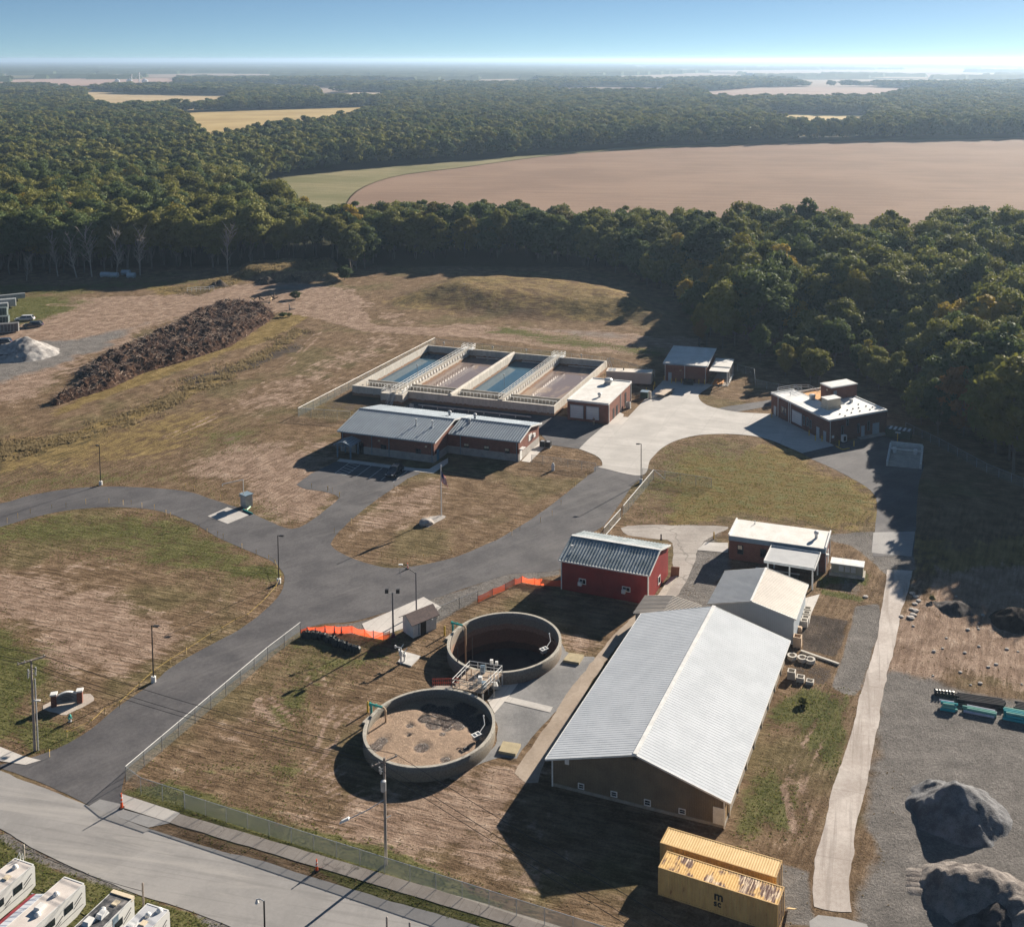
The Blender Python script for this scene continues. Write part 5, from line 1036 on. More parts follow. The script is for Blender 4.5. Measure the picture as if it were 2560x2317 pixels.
fence('chain_link_fence', Wn('F',[(1036,496),(2016,812)])+[W('F',2016,812)+(W('F',2016,812)-W('F',1036,496)).normalized()*42], 1.75, 'long pale chain-link fence along the street pavement', m_link2.m, rr=.03)
fence('chain_link_fence', [W('A',170,562),W('L',1670,990),W('d1',600,330)*.0+W('d1',918,168)], 2.1, 'chain-link fence along the left side of the basins', pr=m_brightrail, rr=.05)
fence('chain_link_fence', [W('d1',918,166),W('d2',1180,205),W('d2',1600,330)], 1.7, 'thin chain-link fence behind the basins')
fence('chain_link_fence', Wn('g1',[(1290,575),(655,1345)]), 1.95, 'chain-link gate fence beside the road behind the red barn', pr=m_brightrail, rr=.07)
fence('chain_link_gate', Wn('g1',[(600,1400),(250,1800)]), 1.8, 'open chain-link gate leaf just above the red barn roof', pr=m_brightrail, rr=.07, cat='gate', rails=(1.,.1))
fence('chain_link_fence', Wn('g1',[(1060,540),(1530,605)])+Wn('B',[(375,1092)]), 1.95, 'thin chain-link fence crossing the round lawn from the gate')
O = empty('gate_brace', W('g1',1530,605), 0, 'bright diagonal brace pipe leaning from the gate post', 'gate'); q_ = W('g1',1290,575)-W('g1',1530,605); MB().tube((0,0,.4),tuple(q_+Vector((0,0,2.0))),.06).build('brace_pipe', m_brightrail, O)
fence('chain_link_fence', Wn('A',[(1185,800),(1310,815),(1545,848)]), 1.7, 'thin chain-link fence right of the office building')
fence('chain_link_fence', Wn('d3',[(1140,385),(1375,445),(1390,600),(1880,700)]), 1.9, 'thin chain-link fence behind the lean-to canopy')
fence('chain_link_fence', Wn('B',[(1395,790),(1570,875),(1820,1010),(2016,1090),(2200,1170)]), 1.8, 'chain-link fence along the edge of the right wood')
fence('chain_link_fence', Wn('D',[(655,775),(780,720),(885,680)]), 1.7, 'thin chain-link fence between pump shed and orange barrier', pm=m_dark)
fence('safety_fence', Wn('o1',[(75,330),(180,292),(305,292),(460,268),(610,272),(715,282),(885,268),(1080,322),(1220,348),(1378,378),(1480,345)]), 1.15, 'orange plastic safety fence left of the pump shed', m_onet.m, m_dark, 99, .03, 'barrier', (), .28)
fence('safety_fence', Wn('o2',[(120,735),(430,578),(705,468),(890,360),(1050,302),(1310,352),(1440,365),(1880,400)]), 1.15, 'orange plastic safety fence running up to the red barn', m_onet.m, m_dark, 99, .03, 'barrier', (), .3)
def cone(c, x, y, h, label, g='orange traffic cones by the safety fence', fat=.14):
    O = empty('traffic_cone', W(c, x, y), 0, label, 'traffic cone', g)
    MB().lathe([(.01,.04),(.3,.04),(.3,.1),(.01,.1)],8).build('base', m_black, O); b = MB(); b.tube((0,0,.1),(0,0,h),fat,.05,n=12); b.tube((0,0,h),(0,0,h+.06),.07,n=8); b.build('body', m_orange, O)
    b = MB(); 
    for k in (.45,.7): b.tube((0,0,h*k),(0,0,h*k+.12),(fat*(1-k)+.05*k)+.025,n=12)
    b.build('reflective_band', m_white, O)
for x, y in ((182,296),(306,296),(460,272),(608,276),(716,284)): cone('o1', x, y, 1.15, 'tall orange cone standing against the left safety fence')
cone('D',490,498,.95,'lone orange cone on the grass tip at the road junction',None); cone('F',682,492,1.7,'tall orange marker at the end of the new footpath',None,.16); cone('F',1774,842,1.2,'orange marker on the verge of the street',None,.16)
fence('debris_netting', Wn('o1',[(150,300),(320,300)]), .5, 'fallen heap of orange netting between two cones', m_orange, m_dark, 99, .02, 'netting', ())
# black silt barrier
b = MB(); rnd = random.Random(4)
for i in range(24):
    t_ = i/23; p = W('o1',150,320).lerp(W('o1',400,350), min(1,t_*2)) if t_ < .5 else W('o1',400,350).lerp(W('o1',940,560), t_*2-1)
    b.lathe([(.01,0),(.5+.2*rnd.random(),.05),(.55,.35+.3*rnd.random()),(.3,.75+.2*rnd.random()),(.01,.8)],9,p.x+rnd.uniform(-.2,.2),p.y+rnd.uniform(-.15,.15))
tag(b.build('silt_barrier', worn('black_plastic_sheet',(.012,.014,.016),(.03,.034,.03),.45,sc2=4,world=True), None), 'black lumpy silt barrier bank below the left safety fence', 'barrier')
# survey stakes and string
SP = [('C',[(40,240),(100,215),(170,190),(290,165),(370,155),(480,135),(610,130),(690,140),(735,140),(795,155),(865,165),(930,195),(955,210),(1020,240),(1060,255),(1115,280),(1160,300),(1220,315),(1250,330),(1355,385),(1435,420),(1505,450),(1540,475),(1575,560),(1545,620),(1480,695),(1385,780),(1320,805),(1240,855),(1180,885),(1045,975),(955,1030),(860,1095),(780,1170),(670,1275),(585,1310),(515,1378),(375,1440),(278,1550),(1040,45),(1090,60),(1180,75),(1235,110),(1745,45),(1835,62),(1900,98)]),
      ('A',[(45,955),(70,965),(110,990),(80,1195),(175,1140),(260,1088),(330,1020),(415,950),(490,912),(730,1305),(865,1270),(985,1235),(1075,1205),(1120,1175),(1235,1135),(1300,1095),(1350,1035),(1380,975),(1430,935),(1490,885),(1545,840)]),
      ('D',[(190,385),(345,432),(405,462),(435,467),(580,447),(735,417)])]
m_lath = worn('wood_lath', (.62,.47,.26), (.45,.33,.18), .8); st0_ = None; k = 0; ALLS = []
for c_, pts in SP:
    for x, y in pts:
        p = W(c_, x, y); rz = random.random()*3
        if st0_ is None:
            st0_ = empty('survey_stake', p, rz, 'thin wooden survey stake at the edge of the plant road', 'stake', 'survey stakes along the road edges')
            MB().box(-.035,-.02,0,.035,.02,1.0).build('lath', m_lath, st0_); MB().box(-.045,-.03,.72,.045,.03,.9).build('flagging_tape', m_yel, st0_)
        else: c = copy_tree(st0_); c.location = p; c.rotation_euler.z = rz
        ALLS.append(p)
b = MB(); P = [p + Vector((0,0,.75)) for p in ALLS[21:38]]; b.path(P, .022, 4); tag(b.build('guide_string', worn('yellow_string',(.6,.42,.1),(.5,.35,.08),.8)), 'yellow string tied stake to stake along the entrance road', 'string')
# ================================================================ SIGN, HYDRANT, GUARD BOX, FLAG, ROCKS
a_, b_ = W('e7',545,940), W('e7',915,885); O = empty('monument_sign', a_, math.atan2(b_.y-a_.y, b_.x-a_.x), 'monument sign of grey panel between two red brick piers by the entrance', 'sign'); L = (b_-a_).length
for x in (0,L):
    pr_ = MB().box(x-.32,-.32,0,x+.32,.32,1.55).build('pier', m_brick, O); MB().box(x-.4,-.4,1.55,x+.4,.4,1.75).build('cap', m_white, pr_)
b = MB(); n = 10; pf = [(.32+(L-.64)*i/n, 1.25+.38*math.sin(PI*i/n)) for i in range(n+1)]; prof = [(.32,.2)]+pf[::1]+[(L-.32,.2)]
b.exty(prof[::-1], -.14, .14); pn = b.build('panel', worn('sign_stone',(.20,.21,.22),(.15,.16,.17),.7), O); b = MB()
for (x0,z0),(x1,z1) in zip(pf[:-1],pf[1:]): b.bar((x0,0,z0+.05),(x1,0,z1+.05),.36,.1)
b.build('coping', m_white, O); b = MB()
for i, (u, v, z) in enumerate(((.32,.68,1.28),(.25,.75,1.08),(.22,.78,.9),(.3,.7,.72),(.26,.74,.55))): b.box(L*u,-.16,z-.035,L*v,-.142,z+.035)
b.build('lettering_line', m_dark, pn)
def boulder(name, c, x, y, r, m, label, cat='rock', seed=0, sq=.65, group=None):
    bm = bmesh.new(); bmesh.ops.create_icosphere(bm, subdivisions=3, radius=r); rn = random.Random(seed); o_ = Vector((rn.random()*9, rn.random()*9, 0))
    for v in bm.verts:
        k = .72 + .5*float(fbm(np.array((v.co.x+o_.x)*1.1/r), np.array((v.co.y+v.co.z+o_.y)*1.1/r), seed, 3)); v.co *= k; v.co.z *= sq
    me = bpy.data.meshes.new(name); bm.to_mesh(me); bm.free(); me.materials.append(m); o = bpy.data.objects.new(name, me); C.objects.link(o); o.location = W(c, x, y) + Vector((0,0,r*.2)); return tag(o, label, cat, group)
m_rock = worn('pale_rock', (.46,.42,.38), (.28,.255,.235), .9, sc=2, sc2=6, bump=.8, d=.06)
boulder('boulder','A',597,1140,1.25,m_rock,'large pale boulder at the foot of the flagpole',seed=3)
sheet('stone_bed','A',[(600,1110),(650,1095),(690,1092),(700,1105),(640,1140),(600,1160)],.03,m_rock,True,(),.15,.5)
sheet('stone_bed','e7',[(600,1090),(420,970),(500,880),(960,780),(1080,800),(1110,870),(1000,940),(800,1030),(700,1080)],.03,paving('pale_river_stone',(.36,.31,.27),(.55,.48,.41),None,0,.9,bumpy=1.),True,(),.25,.5)
O = empty('flagpole', (-30.05,192.94,0), 0, 'tall white flagpole with a limp striped flag in front of the office', 'flagpole'); MB().tube((0,0,0),(0,0,9.4),.11,.07,n=10).dome((0,0,9.4),.12).build('pole', m_white, O)
vs = []; fs = []; nu, nv_ = 14, 13; cols = []
for j in range(nv_+1):
    for i in range(nu+1):
        u, v = i/nu, j/nv_; x = .08 + u*1.35*(.6+.4*v) ; z = 8.4 - v*1.9 - u*1.5 - .1*math.sin(u*7); y = .16*math.sin(u*9+v*2)*(.4+u); vs.append((x, y, z))
mi = []
for j in range(nv_):
    for i in range(nu): a = j*(nu+1)+i; fs.append((a,a+1,a+nu+2,a+nu+1)); mi.append(2 if (i < 6 and j < 7) else (j % 2))
o = meshobj('flag', vs, fs, [worn('flag_red',(.55,.04,.05),(.45,.03,.04),.8), worn('flag_white',(.75,.73,.72),(.65,.63,.62),.8), worn('flag_navy',(.02,.03,.12),(.025,.035,.14),.8)], O, True, mi); md = o.modifiers.new('thickness','SOLIDIFY'); md.thickness = .02
O = empty('fire_hydrant', W('e7',770,1160), 0, 'teal-topped fire hydrant on the grass by the entrance road', 'hydrant'); MB().lathe([(.01,0),(.22,0),(.22,.08),(.15,.1),(.15,.65),(.01,.65)],12).build('barrel', m_galv, O); b = MB(); b.lathe([(.18,.62),(.19,.72),(.12,.9),(.03,.98)],12); b.tube((-.26,0,.5),(.26,0,.5),.08,n=8); b.tube((0,-.26,.5),(0,0,.5),.1,n=8); b.build('bonnet', m_teal, O)
O = empty('fire_hydrant', W('A',1305,842), 0, 'pale hydrant standing on the lawn right of the office', 'hydrant'); MB().lathe([(.01,0),(.32,0),(.3,1.0),(.2,1.5),(.02,1.6)],12).build('barrel', m_white, O); MB().tube((-.4,0,.9),(.4,0,.9),.1,n=8).build('nozzle', m_galv, O)
O = empty('fill_station', W('p1',590,1200), R(-38), 'grey metal water fill cabinet with overhead pipe beside the striped concrete pad', 'cabinet')
MB().box(-.9,0,0,.75,1.5,2.3).build('cabinet', m_galv, O); MB().box(-1.1,-.15,2.3,.95,1.6,2.42).build('lid', m_bluegrey, O); MB().add([(-1.6,.1,1.85),(-.9,.1,2.2),(-.9,1.2,2.2),(-1.6,1.2,1.85),(-1.6,.1,1.75),(-.9,.1,1.75),(-.9,1.2,1.75),(-1.6,1.2,1.75)],[(0,1,2,3),(7,6,5,4),(0,4,5,1),(1,5,6,2),(2,6,7,3),(3,7,4,0)]).build('awning', m_bluegrey, O)
b = MB(); b.tube((0,.1,2.4),(0,.1,5.3),.06); b.tube((0,.1,5.3),(-1.6,-3.2,5.1),.07); b.tube((-1.6,-3.2,5.1),(-1.6,-3.2,4.7),.07); b.build('overhead_pipe', m_white, O)
for k_, (a, c) in enumerate(((( 590,1290),(870,1410)),((690,1300),(800,1200)))):
    a = W('p1',*a)+Vector((0,0,.16)); c = W('p1',*c)+Vector((0,0,.16)); o = MB().tube((0,0,0), c-a, .14, n=10).build('teal_pipe', m_teal if k_ == 0 else worn('pale_green_pipe',(.5,.68,.5),(.4,.6,.42),.5)); o.location = a; tag(o, ('teal pipe lying at the edge of the pad by the fill cabinet','short pale green pipe lying across by the fill cabinet')[k_], 'pipe')
# ================================================================ CONTAINERS
m_cont = N('yellow_container_paint'); s = m_cont; tc = s.n('TexCoord').outputs['Object']; sx = s.n('SeparateXYZ'); s.l(tc, sx.inputs[0])
n1 = s.noise(s.pos(True, (1,1,.35)), 1.2, 5, .65); n2 = s.noise(tc, 9, 3)
col = s.mix(s.rng(n1, .35, .65), (.56,.37,.155), (.47,.30,.125)); col = s.mix(s.ma('MULTIPLY', s.rng(n2, .6, .7), .5), col, (.25,.11,.04)); col = s.mix(s.ma('MULTIPLY', s.rng(n1, .62, .72), .8), col, (.20,.08,.035))
m_cont = s.fin(col, .55, 0, .3)
s = N('container_roof_paint'); tc = s.n('TexCoord').outputs['Object']; n1 = s.noise(s.pos(True, (3.2,.5,1)), 1, 4, .6); n2 = s.noise(s.pos(True, (.42,.3,1)), 1, 3, .5); n3 = s.noise(tc, 5, 3)
rust = s.ma('MULTIPLY', s.rng(n1, .44, .53), s.rng(n2, .49, .56)); wh = s.rng(n2, .55, .62)
col = s.mix(s.rng(n3, .3, .7), (.66,.42,.155), (.56,.34,.11)); col = s.mix(s.ma('MULTIPLY', wh, .5), col, (.6,.55,.5)); col = s.mix(rust, col, (.10,.045,.03)); m_croof = s.fin(col, .6, 0, .25)
m_rustdoor = worn('rusty_door', (.45,.27,.09), (.13,.06,.03), .7, sc=3, sc2=8)
def container(loc, deg, label, roofm, logo=False, L=12.19, Wd=2.44, Hh=2.9):
    O = empty('shipping_container', loc, R(deg), label, 'container')
    def corr(face):      # corrugated sheet
        b = MB(); n = 44; x0, x1 = .15, L-.15; st = (x1-x0)/n; pr = []
        for i in range(n): pr += [(x0+i*st, 0), (x0+(i+.35)*st, 0), (x0+(i+.5)*st, .04), (x0+(i+.85)*st, .04)]
        pr.append((x1, 0)); m = len(pr)
        if face == 'f': v = [(x, d, z) for z in (.12, Hh-.1) for x, d in pr]
        elif face == 'b': v = [(x, Wd-d, z) for z in (.12, Hh-.1) for x, d in pr]
        else: v = [(x, y, Hh-.02-d*.6) for y in (.04, Wd-.04) for x, d in pr]
        return b.add(v, [(i, i+1, m+i+1, m+i) for i in range(m-1)])
    b = corr('f'); b.cm = 0; bb = corr('b'); b.add(bb.v, bb.f); b.build('side_panel', m_cont, O)
    corr('t').build('roof_panel', roofm, O)
    b = MB()
    for y in (-.03, Wd-.09):
        b.box(.12,y,0,L-.12,y+.12,.14); b.box(.12,y,Hh-.1,L-.12,y+.12,Hh)
    for x in (0,L-.14):
        for y in (-.035, Wd-.105): b.box(x,y,0,x+.14,y+.14,Hh+.01)
    for x in (0.005,L-.125): b.box(x,.1,0,x+.12,Wd-.1,.14); b.box(x,.1,Hh-.1,x+.12,Wd-.1,Hh)
    b.build('frame', m_rustdoor if False else m_cont, O)
    MB().box(.03,.1,.12,.08,Wd-.1,Hh-.1).build('end_wall', m_cont, O)
    d = MB().box(L-.06,.1,.14,L-.02,Wd/2-.01,Hh-.1).box(L-.06,Wd/2+.01,.14,L-.02,Wd-.1,Hh-.1).build('door', m_rustdoor, O); b = MB()
    for y in (.35,.9,1.55,2.1): b.tube((L+.0,y,.2),(L+.0,y,Hh-.15),.03,n=5)
    b.build('locking_bar', m_galv, d)
    if logo:
        for tx, sz, x, z in (('m', 1.25, 5.82, 1.45), ('sc', .9, 5.80, .80)):
            cu = bpy.data.curves.new('logo', 'FONT'); cu.body = tx; cu.size = sz; cu.extrude = .01; cu.offset = .025*sz; cu.space_character = 1.08; to = bpy.data.objects.new('logo', cu); C.objects.link(to); bpy.context.view_layer.update()
            me = bpy.data.meshes.new_from_object(to.evaluated_get(bpy.context.evaluated_depsgraph_get())); C.objects.unlink(to); bpy.data.objects.remove(to)
            me.materials.clear(); me.materials.append(m_black); lo = bpy.data.objects.new('logo', me); C.objects.link(lo); lo.parent = O; lo.rotation_euler = (R(90), 0, 0); lo.location = (x, -.045, z)
    return O
container((5.2,102.5,0), -23.7, 'yellow shipping container with black lettering and rust-scarred roof, nearer the camera', m_croof, True)
p = W('H',105,640,2.9); container((p.x,p.y,0), -23.2, 'yellow shipping container behind the lettered one, with a clean tan roof', worn('tan_container_roof',(.64,.44,.20),(.56,.37,.15),.6,sc=1))
o = MB().bar((0,0,.1),(.5,-1.6,1.3),.3,.06).build('plank', m_lath); o.location = W('H',775,990); tag(o, 'pale plank leaning at the rusty door end of the lettered container', 'plank')
# ================================================================ CARAVANS
m_rv = worn('caravan_skin', (.70,.70,.68), (.62,.62,.60), .4, sc=.8); m_rvroof = worn('caravan_roof', (.66,.60,.55), (.54,.49,.45), .7, sc=1); m_rvdark = worn('stained_black_roof', (.035,.04,.045), (.30,.28,.27), .6, sc=.45, sc2=2); m_rvg = worn('caravan_grey_roof', (.52,.53,.55), (.42,.43,.46), .7, sc=.7); m_dec = worn('caravan_graphics', (.10,.10,.11), (.16,.16,.17), .5)
def rv(cx_, cy_, deg, label, roofm, L=8.5, feats=(), front=None, stripe_m=None):
    O = empty('caravan', (cx_, cy_, 0), R(deg), label, 'caravan', None); h = 3.2; w = 1.25
    b = MB(); pr = [(0,.95),(0,2.95),(.18,h),(L,h),(L,.55),(1.1,.55)]; b.exty([(x,z) for x, z in pr], -w, w); b.build('body', m_rv, O)
    MB().box(.2,-w+.04,h+.001,L,w-.04,h+.03).build('roof', roofm, O)
    b = MB(); b.box(.12,-w-.03,h-.06,L,-w+.04,h+.05); b.box(.12,w-.04,h-.06,L,w+.03,h+.05); b.box(.1,-w+.04,h-.05,.22,w-.04,h+.06); b.build('roof_edge', m_rv, O)
    for x0, x1 in ((1.5,2.5),(3.6,4.9),(6.5,7.5)):
        f = MB().box(x0,w,1.75,x1,w+.03,2.45).build('window', m_dark, O); MB().box(x0+.05,w+.03,1.8,x1-.05,w+.04,2.4).build('pane', m_glass, f)
    b = MB()
    for x0, z0, x1, z1, t_ in ((.4,2.5,1.3,2.0,.1),(.5,2.1,1.4,1.6,.07),(2.7,1.9,3.5,1.5,.12),(2.9,1.5,3.6,1.2,.06),(5.1,1.7,6.3,1.3,.12),(.3,1.3,6.5,1.1,.05)): b.bar((x0,w+.012,z0),(x1,w+.012,z1),.02,t_)
    b.build('swoosh_stripe', stripe_m or m_dec, O)
    for x in (4.4,5.3):
        for y in (-w+.15,w-.12): wh = MB().tube((x,y-.1,.36),(x,y+.12,.36),.36,n=16).build('wheel', m_black, O); MB().tube((x,y+.121,.36),(x,y+.13,.36),.17,n=10).build('rim', m_galv, wh)
    for kind, x, y in feats:
        if kind == 'dome': b = MB(); b.dome((x,y,h+.03),.3,.34,12); b.build('roof_vent', m_white, O)
        elif kind == 'ac': b = MB(); b.hexa([(x-.5,y-.4,h+.03),(x+.5,y-.4,h+.03),(x+.5,y+.4,h+.03),(x-.5,y+.4,h+.03),(x-.35,y-.3,h+.38),(x+.35,y-.3,h+.38),(x+.35,y+.3,h+.38),(x-.35,y+.3,h+.38)]); b.build('air_conditioner', m_white, O)
        elif kind == 'hatch': MB().box(x-.28,y-.28,h+.03,x+.28,y+.28,h+.15).build('roof_hatch', m_cream, O)
    return O
rv(-58.05,102.95,-110.6,'white caravan with a ladder on its end, leftmost in the row',m_rvroof,8.5,(('dome',1.1,-.1),('hatch',2.4,.3)))
O = bpy.context.scene.objects['caravan']; b = MB()
for y in (-.9,-.5): b.path([(.3,y,3.25),(-.15,y,3.75),(-.2,y,3.2),(-.15,y,1.4)],.03,5)
for z in (1.6,2.0,2.4,2.8,3.2): b.tube((-.17,-.9,z),(-.17,-.5,z),.025,n=5)
b.build('ladder', m_white, O)
O = rv(-51.85,100.45,-110.6,'long white caravan with a striped awning folded out on its left',m_rvroof,9,(('dome',2.2,-.1),('ac',4.0,-.1),('dome',4.7,.35)))
s = N('awning_fabric'); sx = s.n('SeparateXYZ'); s.l(s.n('TexCoord').outputs['Object'], sx.inputs[0]); fr = s.ma('FRACT', s.ma('DIVIDE', sx.outputs[0], .55)); a = s.mix(s.rng(s.ma('ABSOLUTE', s.ma('SUBTRACT', fr, .5)), .3, .36), (.68,.70,.74), (.42,.46,.54)); m_awn = s.fin(s.mix(s.rng(sx.outputs[1], -3.0, -2.98), (.36,.07,.08), a), .8, 0, .1)
MB().hexa([(1.9,-3.55,2.1),(7,-3.55,2.1),(7,-1.27,2.75),(1.9,-1.27,2.75),(1.9,-3.55,2.15),(7,-3.55,2.15),(7,-1.27,2.8),(1.9,-1.27,2.8)]).build('awning', m_awn, O); MB().box(1.85,-3.6,2.05,1.95,-1.27,2.2).tube((1.9,-3.5,0),(1.9,-3.5,2.1),.04).build('awning_arm', m_galv, O)
rv(-46.3,98.6,-109.5,'caravan with a black stained roof and a blue stripe',m_rvdark,8.5,(('hatch',1.2,.2),('ac',2.8,.1),('ac',3.9,-.4),('dome',2.3,-.3)))
for o in bpy.data.objects:
    if o.name.startswith('caravan') and 'black stained' in str(o.get('label', '')): MB().box(2.0,1.251,.9,2.7,1.27,3.15).build('blue_stripe', m_bluegrey, o); MB().box(-.05,-1.27,3.0,.35,1.27,3.32).build('front_cap', m_cream, o)
rv(-42.3,97.1,-109.5,'caravan with a grey roof, rightmost in the row',m_rvg,8,(('dome',.5,.5),('dome',1.3,-.1),('hatch',2.2,.2),('ac',2.9,-.5)))
# ================================================================ PILES
def pile(name, ap, m, label, slope_=.72, st=.22, rough=.14, seed=1, kind_='pile', jit=1.):
    xs_ = [a[0] for a in ap]; ys_ = [a[1] for a in ap]; mr = max(a[2] for a in ap)/slope_ + 1
    x0, x1, y0, y1 = min(xs_)-mr, max(xs_)+mr, min(ys_)-mr, max(ys_)+mr
    nx = int((x1-x0)/st)+1; ny = int((y1-y0)/st)+1; xx, yy = np.meshgrid(np.linspace(x0,x1,nx), np.linspace(y0,y1,ny)); z = np.full(xx.shape, -1.)
    wx = (fbm(xx*.5, yy*.5, seed, 3)-.5)*1.6*jit; wy = (fbm(xx*.5+9, yy*.5, seed+5, 3)-.5)*1.6*jit
    for a in ap:
        s_ = a[3] if len(a) > 3 else slope_; d = np.hypot(xx+wx-a[0], yy+wy-a[1]); z = np.maximum(z, a[2] - s_*(np.sqrt(d*d+.18)-.42))
    an_ = fbm(xx*2.2, yy*2.2, seed+2, 3)-.5; z = z + an_*rough*2*np.clip(z, 0, 1); cz = (z > -.05)
    V = np.stack([xx.ravel()-ap[0][0], yy.ravel()-ap[0][1], np.maximum(z, -.04).ravel()], 1); idx = -np.ones(nx*ny, int); q = []
    for j in range(ny-1):
        for i in range(nx-1):
            if cz[j,i] or cz[j+1,i] or cz[j,i+1] or cz[j+1,i+1]: a = j*nx+i; q.append((a, a+1, a+nx+1, a+nx))
    u = np.unique(np.array(q)); idx[u] = np.arange(len(u)); o = meshobj(name, V[u], [tuple(idx[list(f)]) for f in q], m, None, True, loc=(ap[0][0], ap[0][1], 0)); return tag(o, label, kind_)
def stone(name, c1, c2, sc=9, b_=1.): return worn(name, tuple(v*1.2 for v in c1), tuple(v*.8 for v in c2), .95, 0, .8, sc, b_, .1, True, .16)
def ax(c, x, y, h, *r): p = W(c, x, y, h); return (p.x, p.y, h) + r
m_gr1 = stone('blue_grey_gravel', (.20,.20,.205), (.13,.13,.135)); m_gr2 = stone('brown_grey_gravel', (.24,.215,.195), (.155,.135,.125)); m_gr3 = stone('fine_dark_gravel', (.10,.09,.088), (.055,.05,.048)); m_gr4 = stone('light_grey_sand', (.40,.38,.36), (.29,.275,.265))
pile('gravel_pile', [ax('H',1690,335,3.5),ax('H',1640,345,2.9),ax('H',1560,320,1.5)], m_gr1, 'blue-grey gravel pile, upper of the two big ones at right')
pile('gravel_pile', [ax('H',1840,800,3.1),ax('H',1700,785,2.5),ax('H',1600,775,1.6),ax('H',1930,850,3.0),ax('H',2000,930,2.8),ax('H',2050,1010,2.6),ax('H',1640,860,1.2)], m_gr2, 'wide brown-grey gravel pile with a scalloped face at the lower right', .68, seed=5)
pile('gravel_pile', [ax('H',1890,975,2.2),ax('H',1950,1000,2.0)], m_gr3, 'small rounded dark pile in front of the wide brown-grey one', .62, seed=8)
pile('gravel_pile', [ax('y1',1160,125,1.15),ax('y1',1040,120,.8)], m_gr3, 'small low dark pile beside the concrete lane', .55, seed=9)
pile('gravel_pile', [ax('y1',1900,205,2.0),ax('y1',2000,230,1.9),ax('y1',2080,260,1.5)], stone('black_topsoil',(.06,.048,.042),(.03,.025,.023)), 'rounded black soil pile at the right edge', .62, seed=11)
pile('gravel_pile', [ax('d7',415,1220,5.2),ax('d7',330,1240,4.9),ax('d7',120,1330,3.9),ax('d7',40,1340,3.6)], m_gr4, 'light grey sand and gravel pile at the left edge of the photo', .62, st=.4, seed=12)
for i, (y0, x1) in enumerate(((808,1560),(835,1570),(860,1575),(888,1580),(790,1600))):
    pile('gravel_ridge', [ax('H',1430+k_*(x1-1430)/11,y0-4+k_*1.2,.2) for k_ in range(12)], m_gr2, 'low raked gravel ridge spilling from the wide brown-grey pile', .5, .15, .1, 40+i, 'ridge', .15).__setitem__('group','low raked gravel ridges')
m_dirtp = stone('dark_debris', (.09,.07,.055), (.045,.036,.03), 3)
pile('debris_pile', [ax('w1',640,310,2.4),ax('w1',560,330,1.6)], m_dirtp, 'dark debris heap at the foot of the weedy bank', .8, .35, .5, 21); pile('debris_pile', [ax('w1',980,280,2.4),ax('w1',1100,300,1.8),ax('w1',860,300,1.4)], m_dirtp, 'long dark debris heap against the weedy bank', .8, .35, .5, 23); pile('debris_pile', [ax('w1',1290,270,2.2),ax('w1',1400,280,1.8)], m_dirtp, 'shadowed debris heap at the right end of the weedy bank', .8, .35, .5, 24)
pile('debris_pile', [ax('L',1230,225,2.2),ax('L',1200,235,1.8)], m_dirtp, 'brushy debris heap beside the yellow grass strip', .8, .35, .6, 25)
# ---- brush pile
BP = Wn('L',[(290,935),(430,890),(620,830),(800,745),(1000,690),(1280,600),(1450,490),(1540,430),(1500,390),(1400,365),(1250,360),(1080,420),(900,520),(700,610),(500,700),(440,760),(500,805),(380,850),(300,905)])
O = empty('brush_pile', BP[3], 0, 'very long heap of dead brush and uprooted branches across the dirt yard', 'brush pile')
bx = [p.x for p in BP]; by = [p.y for p in BP]; st = .7; xx, yy = np.meshgrid(np.arange(min(bx),max(bx),st), np.arange(min(by),max(by),st)); d = sdist(xx.ravel(), yy.ravel(), BP).reshape(xx.shape)
z = np.clip(d/3.2, 0, 1)**.6*(.5 + 3.4*fbm(xx*.38, yy*.38, 31, 3)) + (np.random.rand(*xx.shape)-.5)*.9*(d > .3); ny, nx = xx.shape; q = [(j*nx+i, j*nx+i+1, (j+1)*nx+i+1, (j+1)*nx+i) for j in range(ny-1) for i in range(nx-1) if max(d[j,i],d[j+1,i],d[j,i+1],d[j+1,i+1]) > -.1]
V = np.stack([xx.ravel()-O.location.x, yy.ravel()-O.location.y, np.where(d > 0, z, -.1).ravel()], 1); u = np.unique(np.array(q)); idx = -np.ones(nx*ny, int); idx[u] = np.arange(len(u))
meshobj('heap', V[u], [tuple(idx[list(f)]) for f in q], worn('dark_brush', (.10,.058,.038), (.045,.027,.021), .95, 0, .35, 3, .9, .05, True, .2), O)
m_br = worn('dead_branch', (.42,.33,.26), (.12,.066,.045), .9, sc=.3, sc2=1.2); b = MB(); rn = random.Random(5); cand = np.argwhere(d > .2)
for k in range(8000):
    j, i = cand[rn.randrange(len(cand))]; p = Vector((xx[j,i]-O.location.x+rn.uniform(-.4,.4), yy[j,i]-O.location.y+rn.uniform(-.4,.4), max(.1,z[j,i])-.25)); L = rn.uniform(.8,2.6); a = rn.uniform(0,2*PI); e = rn.uniform(-.15,.7)
    dv = Vector((math.cos(a)*math.cos(e), math.sin(a)*math.cos(e), math.sin(e)))*L; mid = p + dv*.5 + Vector((rn.uniform(-.25,.25),rn.uniform(-.25,.25),rn.uniform(0,.3))); r_ = rn.uniform(.03,.10)*(1.6 if k % 60 == 0 else 1); b.tube(p, mid, r_, r_*.8, 3, False); b.tube(mid, p+dv, r_*.8, r_*.3, 3, False)
tag(b.build('branches', m_br, O), kind='stuff')
O = empty('log_pile', W('w1',600,670), 0, 'small heap of pale cut logs and stumps beyond the brush pile', 'logs'); rn = random.Random(3)
